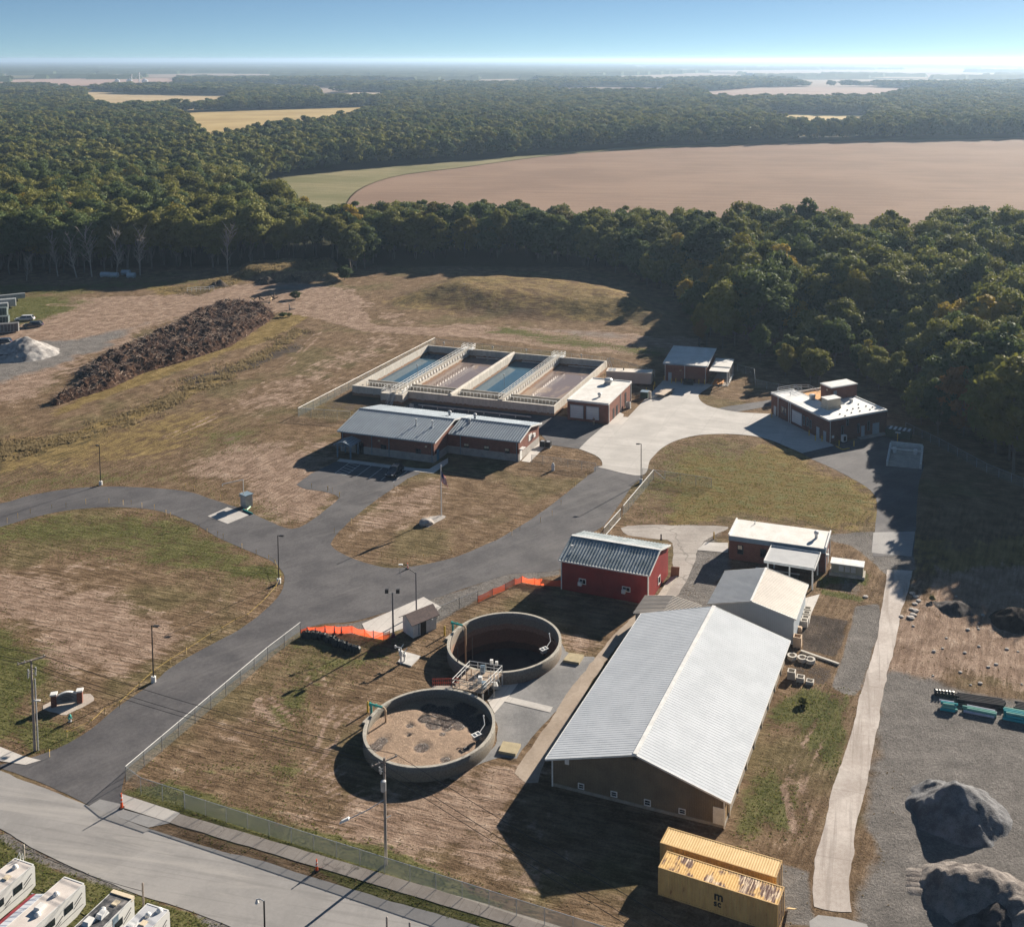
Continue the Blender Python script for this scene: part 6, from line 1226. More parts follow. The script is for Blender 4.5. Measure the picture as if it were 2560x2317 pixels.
for k in range(9): a = rn.uniform(0,PI); p = Vector((rn.uniform(-4,4), rn.uniform(-.8,.8), rn.uniform(.2,1.2))); MB().tube(p, p+Vector((math.cos(a),math.sin(a),rn.uniform(-.1,.5)))*rn.uniform(1.5,3), .22, .15).build('log', m_lath if k % 3 == 0 else m_dirtp, O)
O = empty('tree_stump', W('w1',975,800), 0, 'bleached pale uprooted stump in the yellow grass', 'stump'); b = MB(); b.tube((0,0,0),(-.1,0,1.9),.28,.12); b.tube((0,0,.3),(1.9,.2,.35),.22,.1); b.tube((0,0,.4),(.9,-.6,.9),.14,.05); b.build('trunk', m_rock, O)
# ================================================================ PIPES, RINGS, VAULTS
def bundle(c, a, b_, n, r, m, label, rows=2, jit=.6):
    A = W(c,*a); B = W(c,*b_); d = B-A; L = d.length; O = empty('pipe_stack', A, math.atan2(d.y,d.x), label, 'pipes'); rn = random.Random(int(A.x*10)); k = 0
    for j in range(rows):
        for i in range(n-j):
            x0 = rn.uniform(0,jit); x1 = L - rn.uniform(0,jit); y = i*2.05*r + j*r; z = r + j*1.75*r
            mm = m[k % len(m)]; MB().tube((x0,y,z),(x1,y,z),r,n=9).build('pipe', mm, O); k += 1
m_pblack = worn('black_pipe', (.03,.028,.028), (.05,.045,.045), .35); m_pteal = worn('turquoise_pipe', (.05,.42,.44), (.04,.36,.38), .4); m_pgrn = worn('seafoam_pipe', (.22,.52,.42), (.18,.45,.36), .5); m_pwhite = worn('lilac_white_pipe', (.58,.58,.66), (.5,.5,.58), .4)
bundle('e6',(780,560),(1720,690),6,.17,[m_pblack],'long stack of black pipes, left of the two black stacks'); bundle('e6',(1820,710),(2500,830),6,.17,[m_pblack],'stack of black pipes cut off by the right edge')
bundle('e6',(490,680),(840,735),5,.16,[m_pteal,m_pgrn,m_pteal,m_pwhite],'short stack of turquoise pipes, leftmost of the three',3); bundle('e6',(900,715),(1550,845),4,.17,[m_pwhite,m_pgrn,m_pgrn],'seafoam and white pipes, middle of the three coloured stacks'); bundle('e6',(1620,850),(2450,1010),6,.17,[m_pteal,m_pteal,m_pgrn],'turquoise pipe stack cut off by the right edge',3)
O = empty('pipe_fittings', W('e6',420,430), R(-12), 'row of black pipe fittings beside the black pipe stack', 'fittings')
for i in range(6): MB().tube((.1+i*.42,.0,.3),(.1+i*.42,.9,.35),.24,n=10).tube((.1+i*.42,.3,.3),(.1+i*.42+.1,.3,.75),.14,n=8).build('fitting', m_pblack, O)
m_pc = worn('precast_concrete', (.58,.545,.49), (.46,.43,.38), .9, sc2=7); m_pct = worn('precast_tan', (.55,.42,.30), (.44,.33,.24), .9, sc2=7)
def ringobj(x, y, label, tilt=False):
    b = MB(); b.lathe([(.42,0),(.42,.5),(.68,.5),(.68,0)],28,close=True); o = b.build('concrete_ring', m_pc, None, False, W('e4',x,y)); tag(o, label, 'concrete ring', 'three concrete manhole rings')
    if tilt: o.rotation_euler = (R(6), 0, 0)
ringobj(540,975,'concrete manhole ring at the left, half in the barn shadow'); ringobj(710,1010,'concrete manhole ring, middle of the three'); ringobj(845,1040,'concrete manhole ring at the right of the three')
def vault(x, y, sx_, sy_, h, label, m=None, t=.14, g='square concrete boxes stacked beside the sheds', rz=-18):
    O = empty('concrete_box', W('e4',x,y), R(rz), label, 'concrete box', g); b = MB(); b.box(0,0,0,sx_,t,h); b.box(0,sy_-t,0,sx_,sy_,h); b.box(0,t,0,t,sy_-t,h); b.box(sx_-t,t,0,sx_,sy_-t,h); b.box(t,t,.05,sx_-t,sy_-t,.12)
    o = b.build('box_wall', m or m_pc, O); return O
vault(455,1325,1.05,1.0,1.05,'square concrete box, tallest of the three at the barn corner'); vault(605,1372,1.05,1.0,.6,'square concrete box, middle of the three at the barn corner'); vault(768,1412,1.0,.9,.4,'square concrete box, lowest and rightmost of the three at the barn corner')
for i, (x, y) in enumerate(((735,245),(718,320),(700,395),(675,450))): vault(x,y,1.05,.95,.95,('farthest','second farthest','third farthest','nearest')[i]+' of four grey concrete boxes lined up beside the white shed', None, .14)
vault(552,790,1.15,1.1,1.5,'tall grey concrete box with a tan rim by the white shed corner', m_pct)
for x, y, s_, lb in ((612,545,.75,'tan concrete block behind the tan-rimmed box'),(680,450,.4,'small tan block against the nearest grey box')): o = MB().box(0,0,0,s_,s_*.9,s_*.9).box(.1,.1,s_*.9,s_-.1,s_*.8,s_*.9+.12).build('concrete_block', m_pct, None, False, W('e4',x,y)); o.rotation_euler.z = R(-18); tag(o, lb, 'block')
a, b_ = W('E',845,690), W('E',1045,760); o = MB().bar((0,0,.12), b_-a+Vector((0,0,.12)), .35, .24).build('concrete_kerb', m_pc); o.location = a; tag(o, 'broken pale concrete kerb strip between dark soil and gravel bays', 'kerb')
rn = random.Random(12); k = 0
for x, y in ((1160,55),(1130,275),(1180,290),(1450,390),(1430,440),(1445,465),(990,710),(880,750),(1270,765),(1215,1010),(1570,945),(1665,910),(1940,748),(1450,685),(870,1055),(1465,1150),(1345,1170),(1500,295),(1990,1160),(1800,720),(1040,580),(620,430),(1310,475)): boulder('stone','y1',x,y,rn.uniform(.16,.34),m_rock,'pale stone lying loose on the bare dirt yard','rock',k,.45,'loose pale stones on the dirt yard'); k += 1
for x, y, r in ((610,20,.5),(650,60,.5),(690,110,.45),(640,150,.45),(600,215,.4),(650,240,.5),(620,290,.5),(590,325,.6),(20,60,.45),(470,310,.4)): boulder('stone','y1',x,y,r,m_rock,'pale broken concrete chunk beside the concrete lane','rubble',k,.3,'broken concrete chunks along the lane'); k += 1
# ================================================================ TRAILERS, VEHICLES, PERSON, PLANT
def box_trailer(c, x, y, L, w_, h, deg, m, label, base=.9, name='trailer', wheels=True, ribs=True, xo=0):
    O = empty(name, W(c,x,y), R(deg), label, 'trailer'); MB().box(xo,0,base,xo+L,w_,base+h).build('box', m, O); b = MB()
    if ribs:
        for i in range(int(L/.9)+1): b.box(xo+i*.9,-.04,base,xo+i*.9+.08,-.001,base+h)
    b.box(xo-.03,-.05,base+h-.1,xo+L+.03,-.001,base+h+.02); b.box(xo,-.03,base-.15,xo+L,w_,base-.003); b.build('frame', m_galv if m is not m_galv else m_dark, O)
    if wheels:
        for wx_ in (.2,.28): 
            for yy_ in (.0,w_-.3): MB().tube((xo+L*(1-wx_),yy_,.45),(xo+L*(1-wx_),yy_+.3,.45),.45,n=14).build('wheel', m_black, O)
    return O
m_tr1 = worn('dull_aluminium',(.36,.38,.39),(.27,.29,.3),.5); m_tr2 = worn('grey_green_panel',(.10,.13,.13),(.07,.09,.095),.6)
for a_, b_, w_, h_, m_, lb, bs in (((-330,690),(425,612),1.2,1.5,m_tr1,'long pale beam trailer, topmost of the stack at the left edge',1.0),((-330,790),(268,738),2.0,2.4,m_tr1,'pale box trailer, second from the top at the left edge',.7),((-330,830),(135,790),2.0,2.2,m_tr1,'grey box trailer with a bright end, third at the left edge',.4),((-330,910),(115,885),2.0,2.6,m_tr2,'dark green box trailer, fourth at the left edge',.3),((-330,1020),(138,995),2.0,1.9,m_tr2,'low dark trailer at the left edge above the grey one',.3),((-330,1200),(310,1150),2.0,2.4,worn('weathered_grey_box',(.15,.15,.15),(.1,.1,.1),.7),'long weathered grey trailer nearest the gravel pile',.5)):
    A = W('d7',*a_); B = W('d7',*b_); box_trailer('d7',a_[0],a_[1],(B-A).length,w_,h_,math.degrees(math.atan2(B.y-A.y,B.x-A.x)),m_,lb,bs)
def car(c, x, y, deg, m, label, L=4.8, suv=True, name='parked_car'):
    O = empty(name, W(c,x,y), R(deg), label, 'car'); h = L/2; w = .93; hr = 1.72 if suv else 1.45
    b = MB(); b.exty([(-h,.32),(-h-.02,.7),(-h+.1,1.0),(h-1.35,1.05),(h-.15,.88),(h+.02,.62),(h,.32)][::1], -w, w); o = b.build('body', m, O); bv = o.modifiers.new('bevel','BEVEL'); bv.width = .09; bv.segments = 2
    zt = hr; x0, x1, x2, x3 = -h+.25, -h+.7, h-2.1, h-1.3; b = MB(); b.hexa([(x0,-w+.08,1.0),(x3,-w+.08,1.02),(x3,w-.08,1.02),(x0,w-.08,1.0),(x1,-w+.25,zt-.05),(x2,-w+.25,zt-.05),(x2,w-.25,zt-.05),(x1,w-.25,zt-.05)]); b.build('windows', m_glass, O)
    b = MB(); b.box(x1-.05,-w+.22,zt-.06,x2+.05,w-.22,zt); 
    for s_ in (-1,1):
        for xa, xb in ((x0,x1),(x3,x2),((x0+x3)/2-.1,(x1+x2)/2-.1)): b.bar((xa,s_*(w-.07),1.0),(xb,s_*(w-.24),zt-.03),.07,.07)
    b.build('roof', m, O)
    for wx_ in (-h+.85,h-.9):
        for s_ in (-1,1): wh = MB().tube((wx_,s_*(w-.2),.34),(wx_,s_*(w+.02),.34),.34,n=18).build('wheel', m_black, O); MB().tube((wx_,s_*(w+.021),.34),(wx_,s_*(w+.03),.34),.19,n=12).build('rim', m_galv, wh)
    for s_ in (-1,1): MB().box(h-.06,s_*.7-.17,.68,h+.03,s_*.7+.17,.84).build('headlight', m_white, O); MB().box(-h-.03,s_*.72-.13,.75,-h+.05,s_*.72+.13,.95).build('tail_light', worn('red_lens',(.4,.02,.02),None,.3) if 'red_lens' not in bpy.data.materials else bpy.data.materials['red_lens'], O); MB().box(x3-.25,s_*(w+.08)-.08,1.02,x3-.05,s_*(w+.08)+.08,1.17).build('wing_mirror', m, O)
    return O
m_cw = worn('white_car_paint',(.62,.64,.67),(.55,.57,.6),.25,spec=.6); m_cb = worn('black_car_paint',(.012,.014,.02),(.02,.022,.028),.15,spec=.7); m_cd = worn('navy_car_paint',(.03,.05,.08),(.025,.04,.065),.2,spec=.7)
a, b_ = W('d5',725,1105), W('d5',480,1285); dg = math.degrees(math.atan2(b_.y-a.y, b_.x-a.x))
car('d5',1120,1245,dg,m_cb,'black car parked in a bay in front of the office'); car('d7',420,950,190,m_cw,'white estate car parked beside the grey trailers',5.6); car('d7',560,1055,190,m_cd,'dark blue car parked below the white one',5.6); car('d7',40,1345,190,m_cd,'dark car half hidden behind the grey sand pile',5.2); car('d7',30,1615,185,m_cb,'dark car cut off by the left edge below the sand pile',5.2)
# flatbed trailer, dumpsters, green cabinet
O = empty('flatbed_trailer', W('d2',1690,515), R(62), 'flatbed trailer with pale plank deck on the concrete apron', 'trailer'); MB().box(-2.6,-1.2,.75,3.6,1.2,.9).build('deck', worn('pale_planks',(.55,.45,.36),(.44,.36,.28),.8), O); b = MB(); b.box(-2.7,-1.25,.62,3.7,-1.15,.8); b.box(-2.7,1.15,.62,3.7,1.25,.8); b.bar((-2.6,.6,.7),(-4.4,0,.6),.1,.1); b.bar((-2.6,-.6,.7),(-4.4,0,.6),.1,.1); b.build('frame', m_dark, O)
for x in (.6,1.6):
    for y in (-1.45,1.2): MB().tube((x,y,.4),(x,y+.25,.4),.4,n=14).build('wheel', m_black, O)
O = empty('container_unit', W('d2',1112,400), R(-9), 'long cream site container standing behind the two-door brick garage', 'container'); MB().box(0,0,.35,11.6,3.0,3.2).build('box', worn('cream_panel',(.50,.45,.39),(.42,.38,.33),.7,sc=.5), O); b = MB(); b.box(-.06,-.06,3.2,11.66,3.06,3.32); b.build('roof', worn('cream_roof',(.66,.6,.53),(.58,.53,.46),.8), O)
for x in (.5,1.5): MB().box(x,.5,3.32,x+.8,2.4,3.4).build('roof_panel', m_galv, O)
b = MB(); b.tube((4.3,1.5,3.3),(4.3,1.5,3.9),.14); b.build('vent_pipe', m_dark, O); b = MB()
for x in (.6,4,7.5,10.8): b.box(x,.3,0,x+.35,2.7,.35)
b.build('support_block', m_dark, O)
O = empty('transformer_cabinet', W('d2',1455,545), R(-18), 'dark green electrical cabinet between the cream container and the apron', 'cabinet'); MB().box(0,0,0,1.8,1.6,1.5).build('cabinet', worn('dark_green_paint',(.035,.075,.055),(.03,.06,.045),.5), O); MB().box(-.08,-.08,1.5,1.88,1.68,1.62).build('lid', m_bluegrey, O); MB().box(2.1,-.2,0,2.7,.3,1.9).build('meter_box', m_beige, O)
O = empty('dumpster', W('d3',385,570), R(-15), 'low black dumpster at the front of the wood-edge brick building', 'dumpster'); MB().hexa([(0,0,.1),(2.4,0,.1),(2.4,1.2,.1),(0,1.2,.1),(-.1,-.15,1.1),(2.5,-.15,1.1),(2.5,1.35,1.1),(-.1,1.35,1.1)]).build('bin', m_black, O); MB().box(-.15,-.2,1.1,2.55,1.4,1.16).build('lid', m_dark, O)
O = empty('dumpster', W('d4',1440,790), R(-28), 'dark green lidded dumpster beside the headworks corner near the wood', 'dumpster'); MB().hexa([(0,0,.1),(5.2,0,.1),(5.2,2.1,.1),(0,2.1,.1),(-.1,-.15,1.9),(5.3,-.15,1.9),(5.3,2.25,1.9),(-.1,2.25,1.9)]).build('bin', bpy.data.materials['dark_green_paint'], O); MB().box(0,-.1,1.9,5.2,2.2,2.0).build('lid', m_dark, O); b = MB()
for x in (.6,1.6,2.6,3.6,4.6): b.box(x,0,2.0,x+.5,2.1,2.05)
b.build('lid_rib', m_white, O); O = empty('signpost', W('d4',1575,840), R(-20), 'yellow post with a white board by the lidded dumpster', 'sign'); MB().tube((0,0,0),(0,0,1.9),.1).build('post', m_yel, O); MB().box(-.5,-.25,1.9,.6,.3,2.0).build('board', m_white, O)
bol = None
for c_, pts, lb in (('d3',[(115,512),(218,548),(277,545),(357,552),(437,560),(519,558),(600,562),(682,565)],'yellow bollard in the row along the wood-edge brick building'),('d4',[(562,775),(634,832),(710,842),(135,570)],'yellow bollard along the door side of the large process building'),('d4',[(905,893),(1076,898)],'yellow bollard guarding the air unit at the process building corner'),('d2',[(1500,520),(1588,462),(1600,430),(1515,490)],'yellow bollard beside the dark green electrical cabinet'),('E',[(388,98)],'lone yellow bollard on the pad left of the parapet-roofed building')):
    for x, y in pts:
        if bol is None: bol = MB().tube((0,0,0),(0,0,1.15),.11,n=10).dome((0,0,1.15),.11).build('bollard', m_yel); o = bol
        else: o = bol.copy(); C.objects.link(o)
        o.location = W(c_,x,y); tag(o, lb, 'bollard', 'yellow bollards round the brick buildings')
O = empty('air_conditioner', W('d4',960,850), R(26), 'white air unit at the front corner of the large process building', 'air conditioner'); MB().box(-.55,-.35,.2,.55,.35,1.6).build('casing', m_white, O); MB().box(-.35,-.38,.4,.35,-.352,1.4).build('fan_grille', m_black, O); MB().box(-.7,-.5,0,.7,.5,.2).build('plinth', m_dark, O)
b = MB(); p = [W('d4',*q)+Vector((0,0,.12)) for q in ((870,900),(945,940),(1025,925))]; b.bar(p[0],p[1],.15,.2); b.bar(p[1],p[2],.15,.2); tag(b.build('kerb_rail', m_yel), 'yellow L-shaped kerb rail at the process building corner', 'kerb')
O = empty('air_conditioner', W('d6',1820,640), R(-18.4), 'pair of black cooling units at the right gable of the office', 'air conditioner')
for x in (0,1.3): MB().box(x,-.5,.1,x+1.1,.5,1.2).build('casing', m_black, O); MB().lathe([(.4,1.2),(.4,1.26),(.05,1.26)],14,x+.55,0).build('fan_grille', m_galv, O)
MB().box(-.1,-.6,0,2.5,.6,.1).build('plinth', m_conc_w, O)
O = empty('wash_bay', W('d4',1455,1122), 0, 'white-walled concrete bay open at the front beside the road and the wood', 'bay'); q = [v-O.location for v in Wn('d4',[(1455,1122),(1838,1158),(1862,940),(1497,900)])]; b = MB()
for i, j, hh in ((0,3,.95),(1,2,.95),(3,2,1.2)): b.bar(q[i]+Vector((0,0,hh/2)), q[j]+Vector((0,0,hh/2)), .38, hh)
b.bar(q[0].lerp(q[3],.66)+Vector((0,0,1.05)), q[1].lerp(q[2],.66)+Vector((0,0,1.05)), .3, .25); b.build('wall', worn('white_concrete',(.66,.65,.62),(.54,.53,.5),.8), O); MB().prism([(v.x,v.y) for v in (q[0],q[1],q[2],q[3])], .03, .08).build('floor', m_conc_w, O)
for k in (.15,.8): p = q[0].lerp(q[1],k).lerp(q[3].lerp(q[2],k),.68); MB().box(p.x-.35,p.y-.3,.1,p.x+.35,p.y+.3,1.3).build('pillar', m_white, O)
# person by the garage
def skin(name, J, E, m, par, sub=2):
    me = bpy.data.meshes.new(name); me.from_pydata([j[:3] for j in J], E, []); o = bpy.data.objects.new(name, me); C.objects.link(o); o.parent = par; o.modifiers.new('skin','SKIN'); 
    for v, j in zip(me.skin_vertices[0].data, J): v.radius = (j[3], j[4] if len(j) > 4 else j[3])
    me.skin_vertices[0].data[0].use_root = True; sd = o.modifiers.new('sub','SUBSURF'); sd.levels = sd.render_levels = sub; me.materials.append(m); return o
O = empty('person', W('d2',985,815), R(20), 'person standing in front of the two-door brick garage in dark top and pale trousers', 'person'); msk = worn('skin',(.42,.25,.17),(.38,.22,.15),.6); mtop = worn('dark_shirt',(.03,.03,.045),(.02,.02,.03),.9); mtr = worn('khaki_trousers',(.36,.30,.23),(.3,.25,.19),.9)
body = [(0,0,.95,.13,.1),(0,0,1.2,.13,.1),(0,0,1.4,.15,.1),(0,0,1.52,.055),(0,0,1.6,.085),(0,-.01,1.7,.085),(-.2,0,1.42,.055),(-.25,.02,1.13,.045),(-.24,-.1,.88,.035),(-.235,-.13,.80,.04),(.2,0,1.42,.055),(.25,.02,1.13,.045),(.22,-.12,.9,.035),(.21,-.16,.82,.04),(-.1,0,.85,.085),(-.11,.0,.48,.06),(-.11,.02,.09,.045),(-.11,-.14,.04,.04),(.1,0,.85,.085),(.12,-.03,.48,.06),(.13,.0,.09,.045),(.13,-.16,.04,.04)]
bd = skin('body', body, [(0,1),(1,2),(2,3),(3,4),(4,5),(2,6),(6,7),(7,8),(8,9),(2,10),(10,11),(11,12),(12,13),(0,14),(14,15),(15,16),(16,17),(0,18),(18,19),(19,20),(20,21)], msk, O)
skin('shirt', [(0,0,.98,.155,.125),(0,0,1.2,.15,.12),(0,0,1.42,.165,.12),(-.2,0,1.43,.075),(-.25,.02,1.13,.062),(.2,0,1.43,.075),(.25,.02,1.13,.062)], [(0,1),(1,2),(2,3),(3,4),(2,5),(5,6)], mtop, O)
skin('trousers', [(0,0,.98,.15,.12),(-.1,0,.84,.1),(-.11,0,.48,.078),(-.11,.02,.1,.065),(.1,0,.84,.1),(.12,-.03,.48,.078),(.13,0,.1,.065)], [(0,1),(1,2),(2,3),(0,4),(4,5),(5,6)], mtr, O)
b = MB(); b.dome((0,.015,1.69),.1,.11); b.build('hair', m_dark, O)
# small white tanks at the left tree line, frames
for i, (x, y, L) in enumerate(((590,208,3.4),(640,210,3.),(705,196,3.2),(735,212,3.))):
    a = W('L',x,y); o = MB().tube((-L/2,0,1.),(L/2,0,1.),.95,n=14).box(-L/2+.3,-.6,0,-L/2+.6,.6,.3).box(L/2-.6,-.6,0,L/2-.3,.6,.3).build('storage_tank', worn('pale_blue_tank',(.42,.50,.55),(.36,.43,.48),.5) if i == 0 else bpy.data.materials['pale_blue_tank'], None, False, a); tag(o, 'pale blue horizontal tank lying at the foot of the left trees', 'tank', 'pale tanks at the left tree line')
O = empty('pipe_rack', W('L',1115,290), R(15), 'low white pipe frame standing in the yellow grass', 'rack'); b = MB(); rail(b, [(-4,0),(-1,.4),(2,0),(5,.8)], 1.6, 0, .09, 1.6); b.build('frame', m_white, O)
# distant farm
m_sil = worn('bright_silo_steel',(.7,.71,.72),(.6,.61,.62),.3,.3); kx = 0
for x, r in ((615,9),(870,10),(1195,11)):
    p = W('s1',x,398); O = empty('grain_silo', p, 0, ('left','middle','right')[kx]+' of three bright round grain silos far off at the left', 'silo'); kx += 1
    MB().lathe([(r,0),(r,9)],24).build('wall', m_sil, O); MB().lathe([(r*1.03,9),(.6,14.5)],24).build('roof', m_sil, O)
for x, h_, lb in ((915,27,'left grain elevator tower beside the far silos'),(1080,34,'taller right grain elevator tower beside the far silos')):
    O = empty('grain_elevator', W('s1',x,398), 0, lb, 'tower'); b = MB(); b.box(-1.5,-1.5,0,1.5,1.5,h_); b.build('leg_tower', m_galv, O); MB().box(-2.5,-2,h_,2.5,2,h_+3).build('head_house', m_galv, O); MB().bar((0,0,h_-2),(18,0,13),1.2,1.2).bar((0,0,h_-2),(-16,0,13),1.2,1.2).build('chute', m_galv, O)
def farm(px, py, w_, d_, h_, mw_, mr_, label, rz=10):
    O = empty('farm_building', W('f',px,py), R(rz), label, 'building'); MB().ext([(0,0),(0,h_),(d_/2,h_+d_*.28),(d_,h_),(d_,0)],0,w_).build('wall', mw_, O); b = MB(); slope(b,-1,w_+1,-.8,h_-.2,d_/2,h_+d_*.28+.1,.3); slope(b,-1,w_+1,d_/2,h_+d_*.28+.1,d_+.8,h_-.2,.3); b.build('roof', mr_, O)
farm(1268,187,42,20,7,m_white,m_white,'white-roofed farm building in the woods right of centre'); farm(1300,188.5,25,16,5,m_white,m_white,'smaller white farm shed beside the white-roofed one'); farm(1812,170,45,22,7,m_red,m_white,'small pinkish-red barn on the far right field'); farm(1470,151,60,25,9,m_white,m_galv,'tiny pale farm building near the horizon'); farm(1160,150,70,30,9,m_white,m_galv,'tiny white farm roofs on the horizon, centre'); farm(1010,172,40,18,6,m_white,m_galv,'small white farm building in the centre distance'); farm(108,181,36,18,6,m_white,m_cream,'pale house roof left of the tan far field')
# ================================================================ TREES
def foliage(name, c1, c2, hue=.06):
    s = N(name); oi = s.n('ObjectInfo'); co = s.pos(True); n1 = s.noise(co, .55, 3, .6); n2 = s.noise(s.pos(False), .02, 3, .6)
    col = s.mix(s.rng(n1, .36, .66), c1, c2); f = s.ma('ADD', s.ma('MULTIPLY', oi.outputs['Random'], .6), s.ma('MULTIPLY', n2, .4))
    col = s.mix(s.ma('MULTIPLY', s.rng(f, .48, .72), .8), col, (.17,.155,.035)); col = s.mix(s.ma('MULTIPLY', s.rng(f, .42, .2), .75), col, (.030,.056,.030))
    s.l(col, s.b.inputs['Base Color']); s.b.inputs['Roughness'].default_value = .75; s.b.inputs['Specular IOR Level'].default_value = .12
    tr = s.n('BsdfTranslucent'); mc = s.n('MixShader'); mc.inputs[0].default_value = .3; tc_ = s.mix(.5, col, (.15,.17,.03)); s.l(tc_, tr.inputs[0]); s.l(s.b.outputs[0], mc.inputs[1]); s.l(tr.outputs[0], mc.inputs[2]); s.l(mc.outputs[0], s.out.inputs[0]); return s.m
m_leaf = foliage('green_leaves', (.058,.100,.040), (.155,.195,.068)); m_olive = foliage('olive_leaves', (.17,.18,.052), (.33,.30,.08)); m_gold = foliage('yellow_leaves', (.36,.25,.04), (.55,.36,.05)); m_rust = foliage('rusty_leaves', (.24,.12,.045), (.36,.18,.065))
m_bark = worn('tree_bark', (.20,.175,.15), (.10,.085,.072), .95, sc2=6); m_bare = worn('bare_bark', (.42,.37,.32), (.27,.235,.2), .95, sc2=6)
def crown_mesh(name, seed, low=.30, n=9000, wid=.27, leaf=.021, mat=None, lumps=34):
    """unit-height tree crown of leaf cards gathered in clumps"""
    rg = np.random.RandomState(seed); cz = (1+low)/2; hz = (1-low)/2; cl = []
    while len(cl) < lumps:
        u = rg.normal(size=3); u /= np.linalg.norm(u); r = rg.uniform(.45, .92)
        z = cz + u[2]*hz*r; t_ = (z-low)/(1-low); prof = (math.sin(PI*min(1,max(0,.12+.80*t_)))**.6)
        cl.append((u[0]*wid*r*prof*1.05, u[1]*wid*r*prof*1.05, z*.96, rg.uniform(.045,.105)))
    cl = np.array(cl); k = rg.randint(0, lumps, n); d = rg.normal(size=(n,3)); d /= np.linalg.norm(d, axis=1)[:,None]; d[:,2] = np.where(rg.rand(n) < .65, np.abs(d[:,2]), d[:,2])
    P = cl[k,:3] + d*cl[k,3:4]*rg.uniform(.5,1.3,(n,1))*np.array([1,1,.8]); nrm = d + rg.normal(size=(n,3))*.55; nrm /= np.linalg.norm(nrm, axis=1)[:,None]
    t = np.cross(nrm, rg.normal(size=(n,3))); t /= np.linalg.norm(t, axis=1)[:,None]; b_ = np.cross(nrm, t); s_ = leaf*rg.uniform(.6,1.4,(n,1))
    V = np.stack([P - t*s_, P - b_*s_*.7, P + t*s_, P + b_*s_*.7], 1).reshape(-1,3).astype(np.float32)
    me = bpy.data.meshes.new(name); me.vertices.add(len(V)); me.vertices.foreach_set('co', V.ravel()); me.loops.add(len(V)); me.loops.foreach_set('vertex_index', np.arange(len(V), dtype=np.int32)); me.polygons.add(n); me.polygons.foreach_set('loop_start', np.arange(0, len(V), 4, dtype=np.int32)); me.update(calc_edges=True)
    me.materials.append(mat or m_leaf); return me, cl
def trunk_mesh(name, seed, cl, mat, r=.013, top=.8, twigs=0):
    rg = random.Random(seed); b = MB(); P = [Vector((0,0,-.01))]; 
    for i in range(1,6): P.append(Vector((rg.uniform(-.012,.012)*i, rg.uniform(-.012,.012)*i, top*i/5)))
    for i in range(5): b.tube(P[i], P[i+1], r*(1-i*.16), r*(1-(i+1)*.16), 6, False)
    for c_ in cl[::3]:
        e = Vector(c_[:3]); i = max(1, min(4, int(e.z/top*4.2)-1)); b.tube(P[i], P[i].lerp(e,.5)+Vector((0,0,.02)), r*.42, r*.28, 4, False); b.tube(P[i].lerp(e,.5)+Vector((0,0,.02)), e, r*.28, r*.1, 4, False)
    for k in range(twigs):
        i = rg.randint(1,4); a = rg.uniform(0,2*PI); s_ = P[i].lerp(P[min(5,i+1)], rg.random()); e = s_ + Vector((math.cos(a)*rg.uniform(.08,.22), math.sin(a)*rg.uniform(.08,.22), rg.uniform(.12,.32))); b.tube(s_, e, r*.45, r*.12, 4, False)
        for q in range(3): m_ = s_.lerp(e, rg.uniform(.4,.95)); b.tube(m_, m_ + Vector((rg.uniform(-.1,.1), rg.uniform(-.1,.1), rg.uniform(.03,.14))), r*.2, r*.06, 3, False)
    me = bpy.data.meshes.new(name); me.from_pydata(b.v, [], b.f); me.materials.append(mat); me.update(); return me
KINDS = []
for sd, lo, wi, lu in ((1,.26,.26,36),(2,.34,.22,30),(3,.14,.30,40),(4,.20,.24,34),(5,.42,.20,26),(6,.10,.33,42)):
    cm, cl = crown_mesh('crown', sd, lo, 11000, wi*.98, .0195, m_leaf, int(lu*1.5)); tm = trunk_mesh('trunk', sd, cl, m_bark); KINDS.append((cm, tm))
TL = [(-700,560),(0,546),(60,543),(140,540),(351,532),(457,526),(560,520),(668,523),(690,548),(760,520),(850,514),(950,512),(1050,517),(1150,530),(1250,560),(1315,598),(1350,640),(1378,672),(1405,700),(1450,705),(1490,722),(1520,748),(1560,757),(1640,765),(1700,778),(1760,800),(1800,830),(1850,868),(1900,905),(1960,930),(2016,952),(2100,985),(2250,1020),(2600,1060)]
tx = np.array([t_[0] for t_ in TL]); ty = np.array([t_[1] for t_ in TL])
def in_open(x, y):
    r = np.zeros(x.shape, bool)
    for P in FPOLY: r |= sdist(x, y, P) > -2
    return r
rg = np.random.RandomState(11)
def scatter(y0, y1, sp, margin=.2):
    n = int((y1-y0)/sp); out = []
    for j in range(n):
        y = y0 + j*sp; xl = (-CX/F_ - .05 - margin*.3)*y - 10; xr = ((2560-CX)/F_ + .05 + margin*.35)*y + 45; m = int((xr-xl)/sp); x = xl + (np.arange(m) + .5*(j % 2))*sp
        out.append(np.stack([x + rg.uniform(-.42,.42,m)*sp, y + rg.uniform(-.42,.42,m)*sp], 1))
    return np.concatenate(out)
near = scatter(196, 640, 7.8); mid_ = scatter(640, 1300, 9.2); far_ = np.concatenate([scatter(1300, 2500, 13.), scatter(2500, 4300, 19.)])
def wooded(P, fieldnoise=False):
    fx, fy = Pf(P[:,0], P[:,1], 0.); ok = fy < np.interp(fx, tx, ty) - 1; ok &= ~in_open(P[:,0], P[:,1])
    if fieldnoise: n_ = fbm(P[:,0]*.0016, P[:,1]*.0040, 77, 3); ok &= ~((n_ > .56) & (P[:,1] > 1500)) & ~((n_ > .50) & (P[:,1] > 2200))
    return ok
near = near[wooded(near)]; mid_ = mid_[wooded(mid_)]; far_ = far_[wooded(far_, True)]
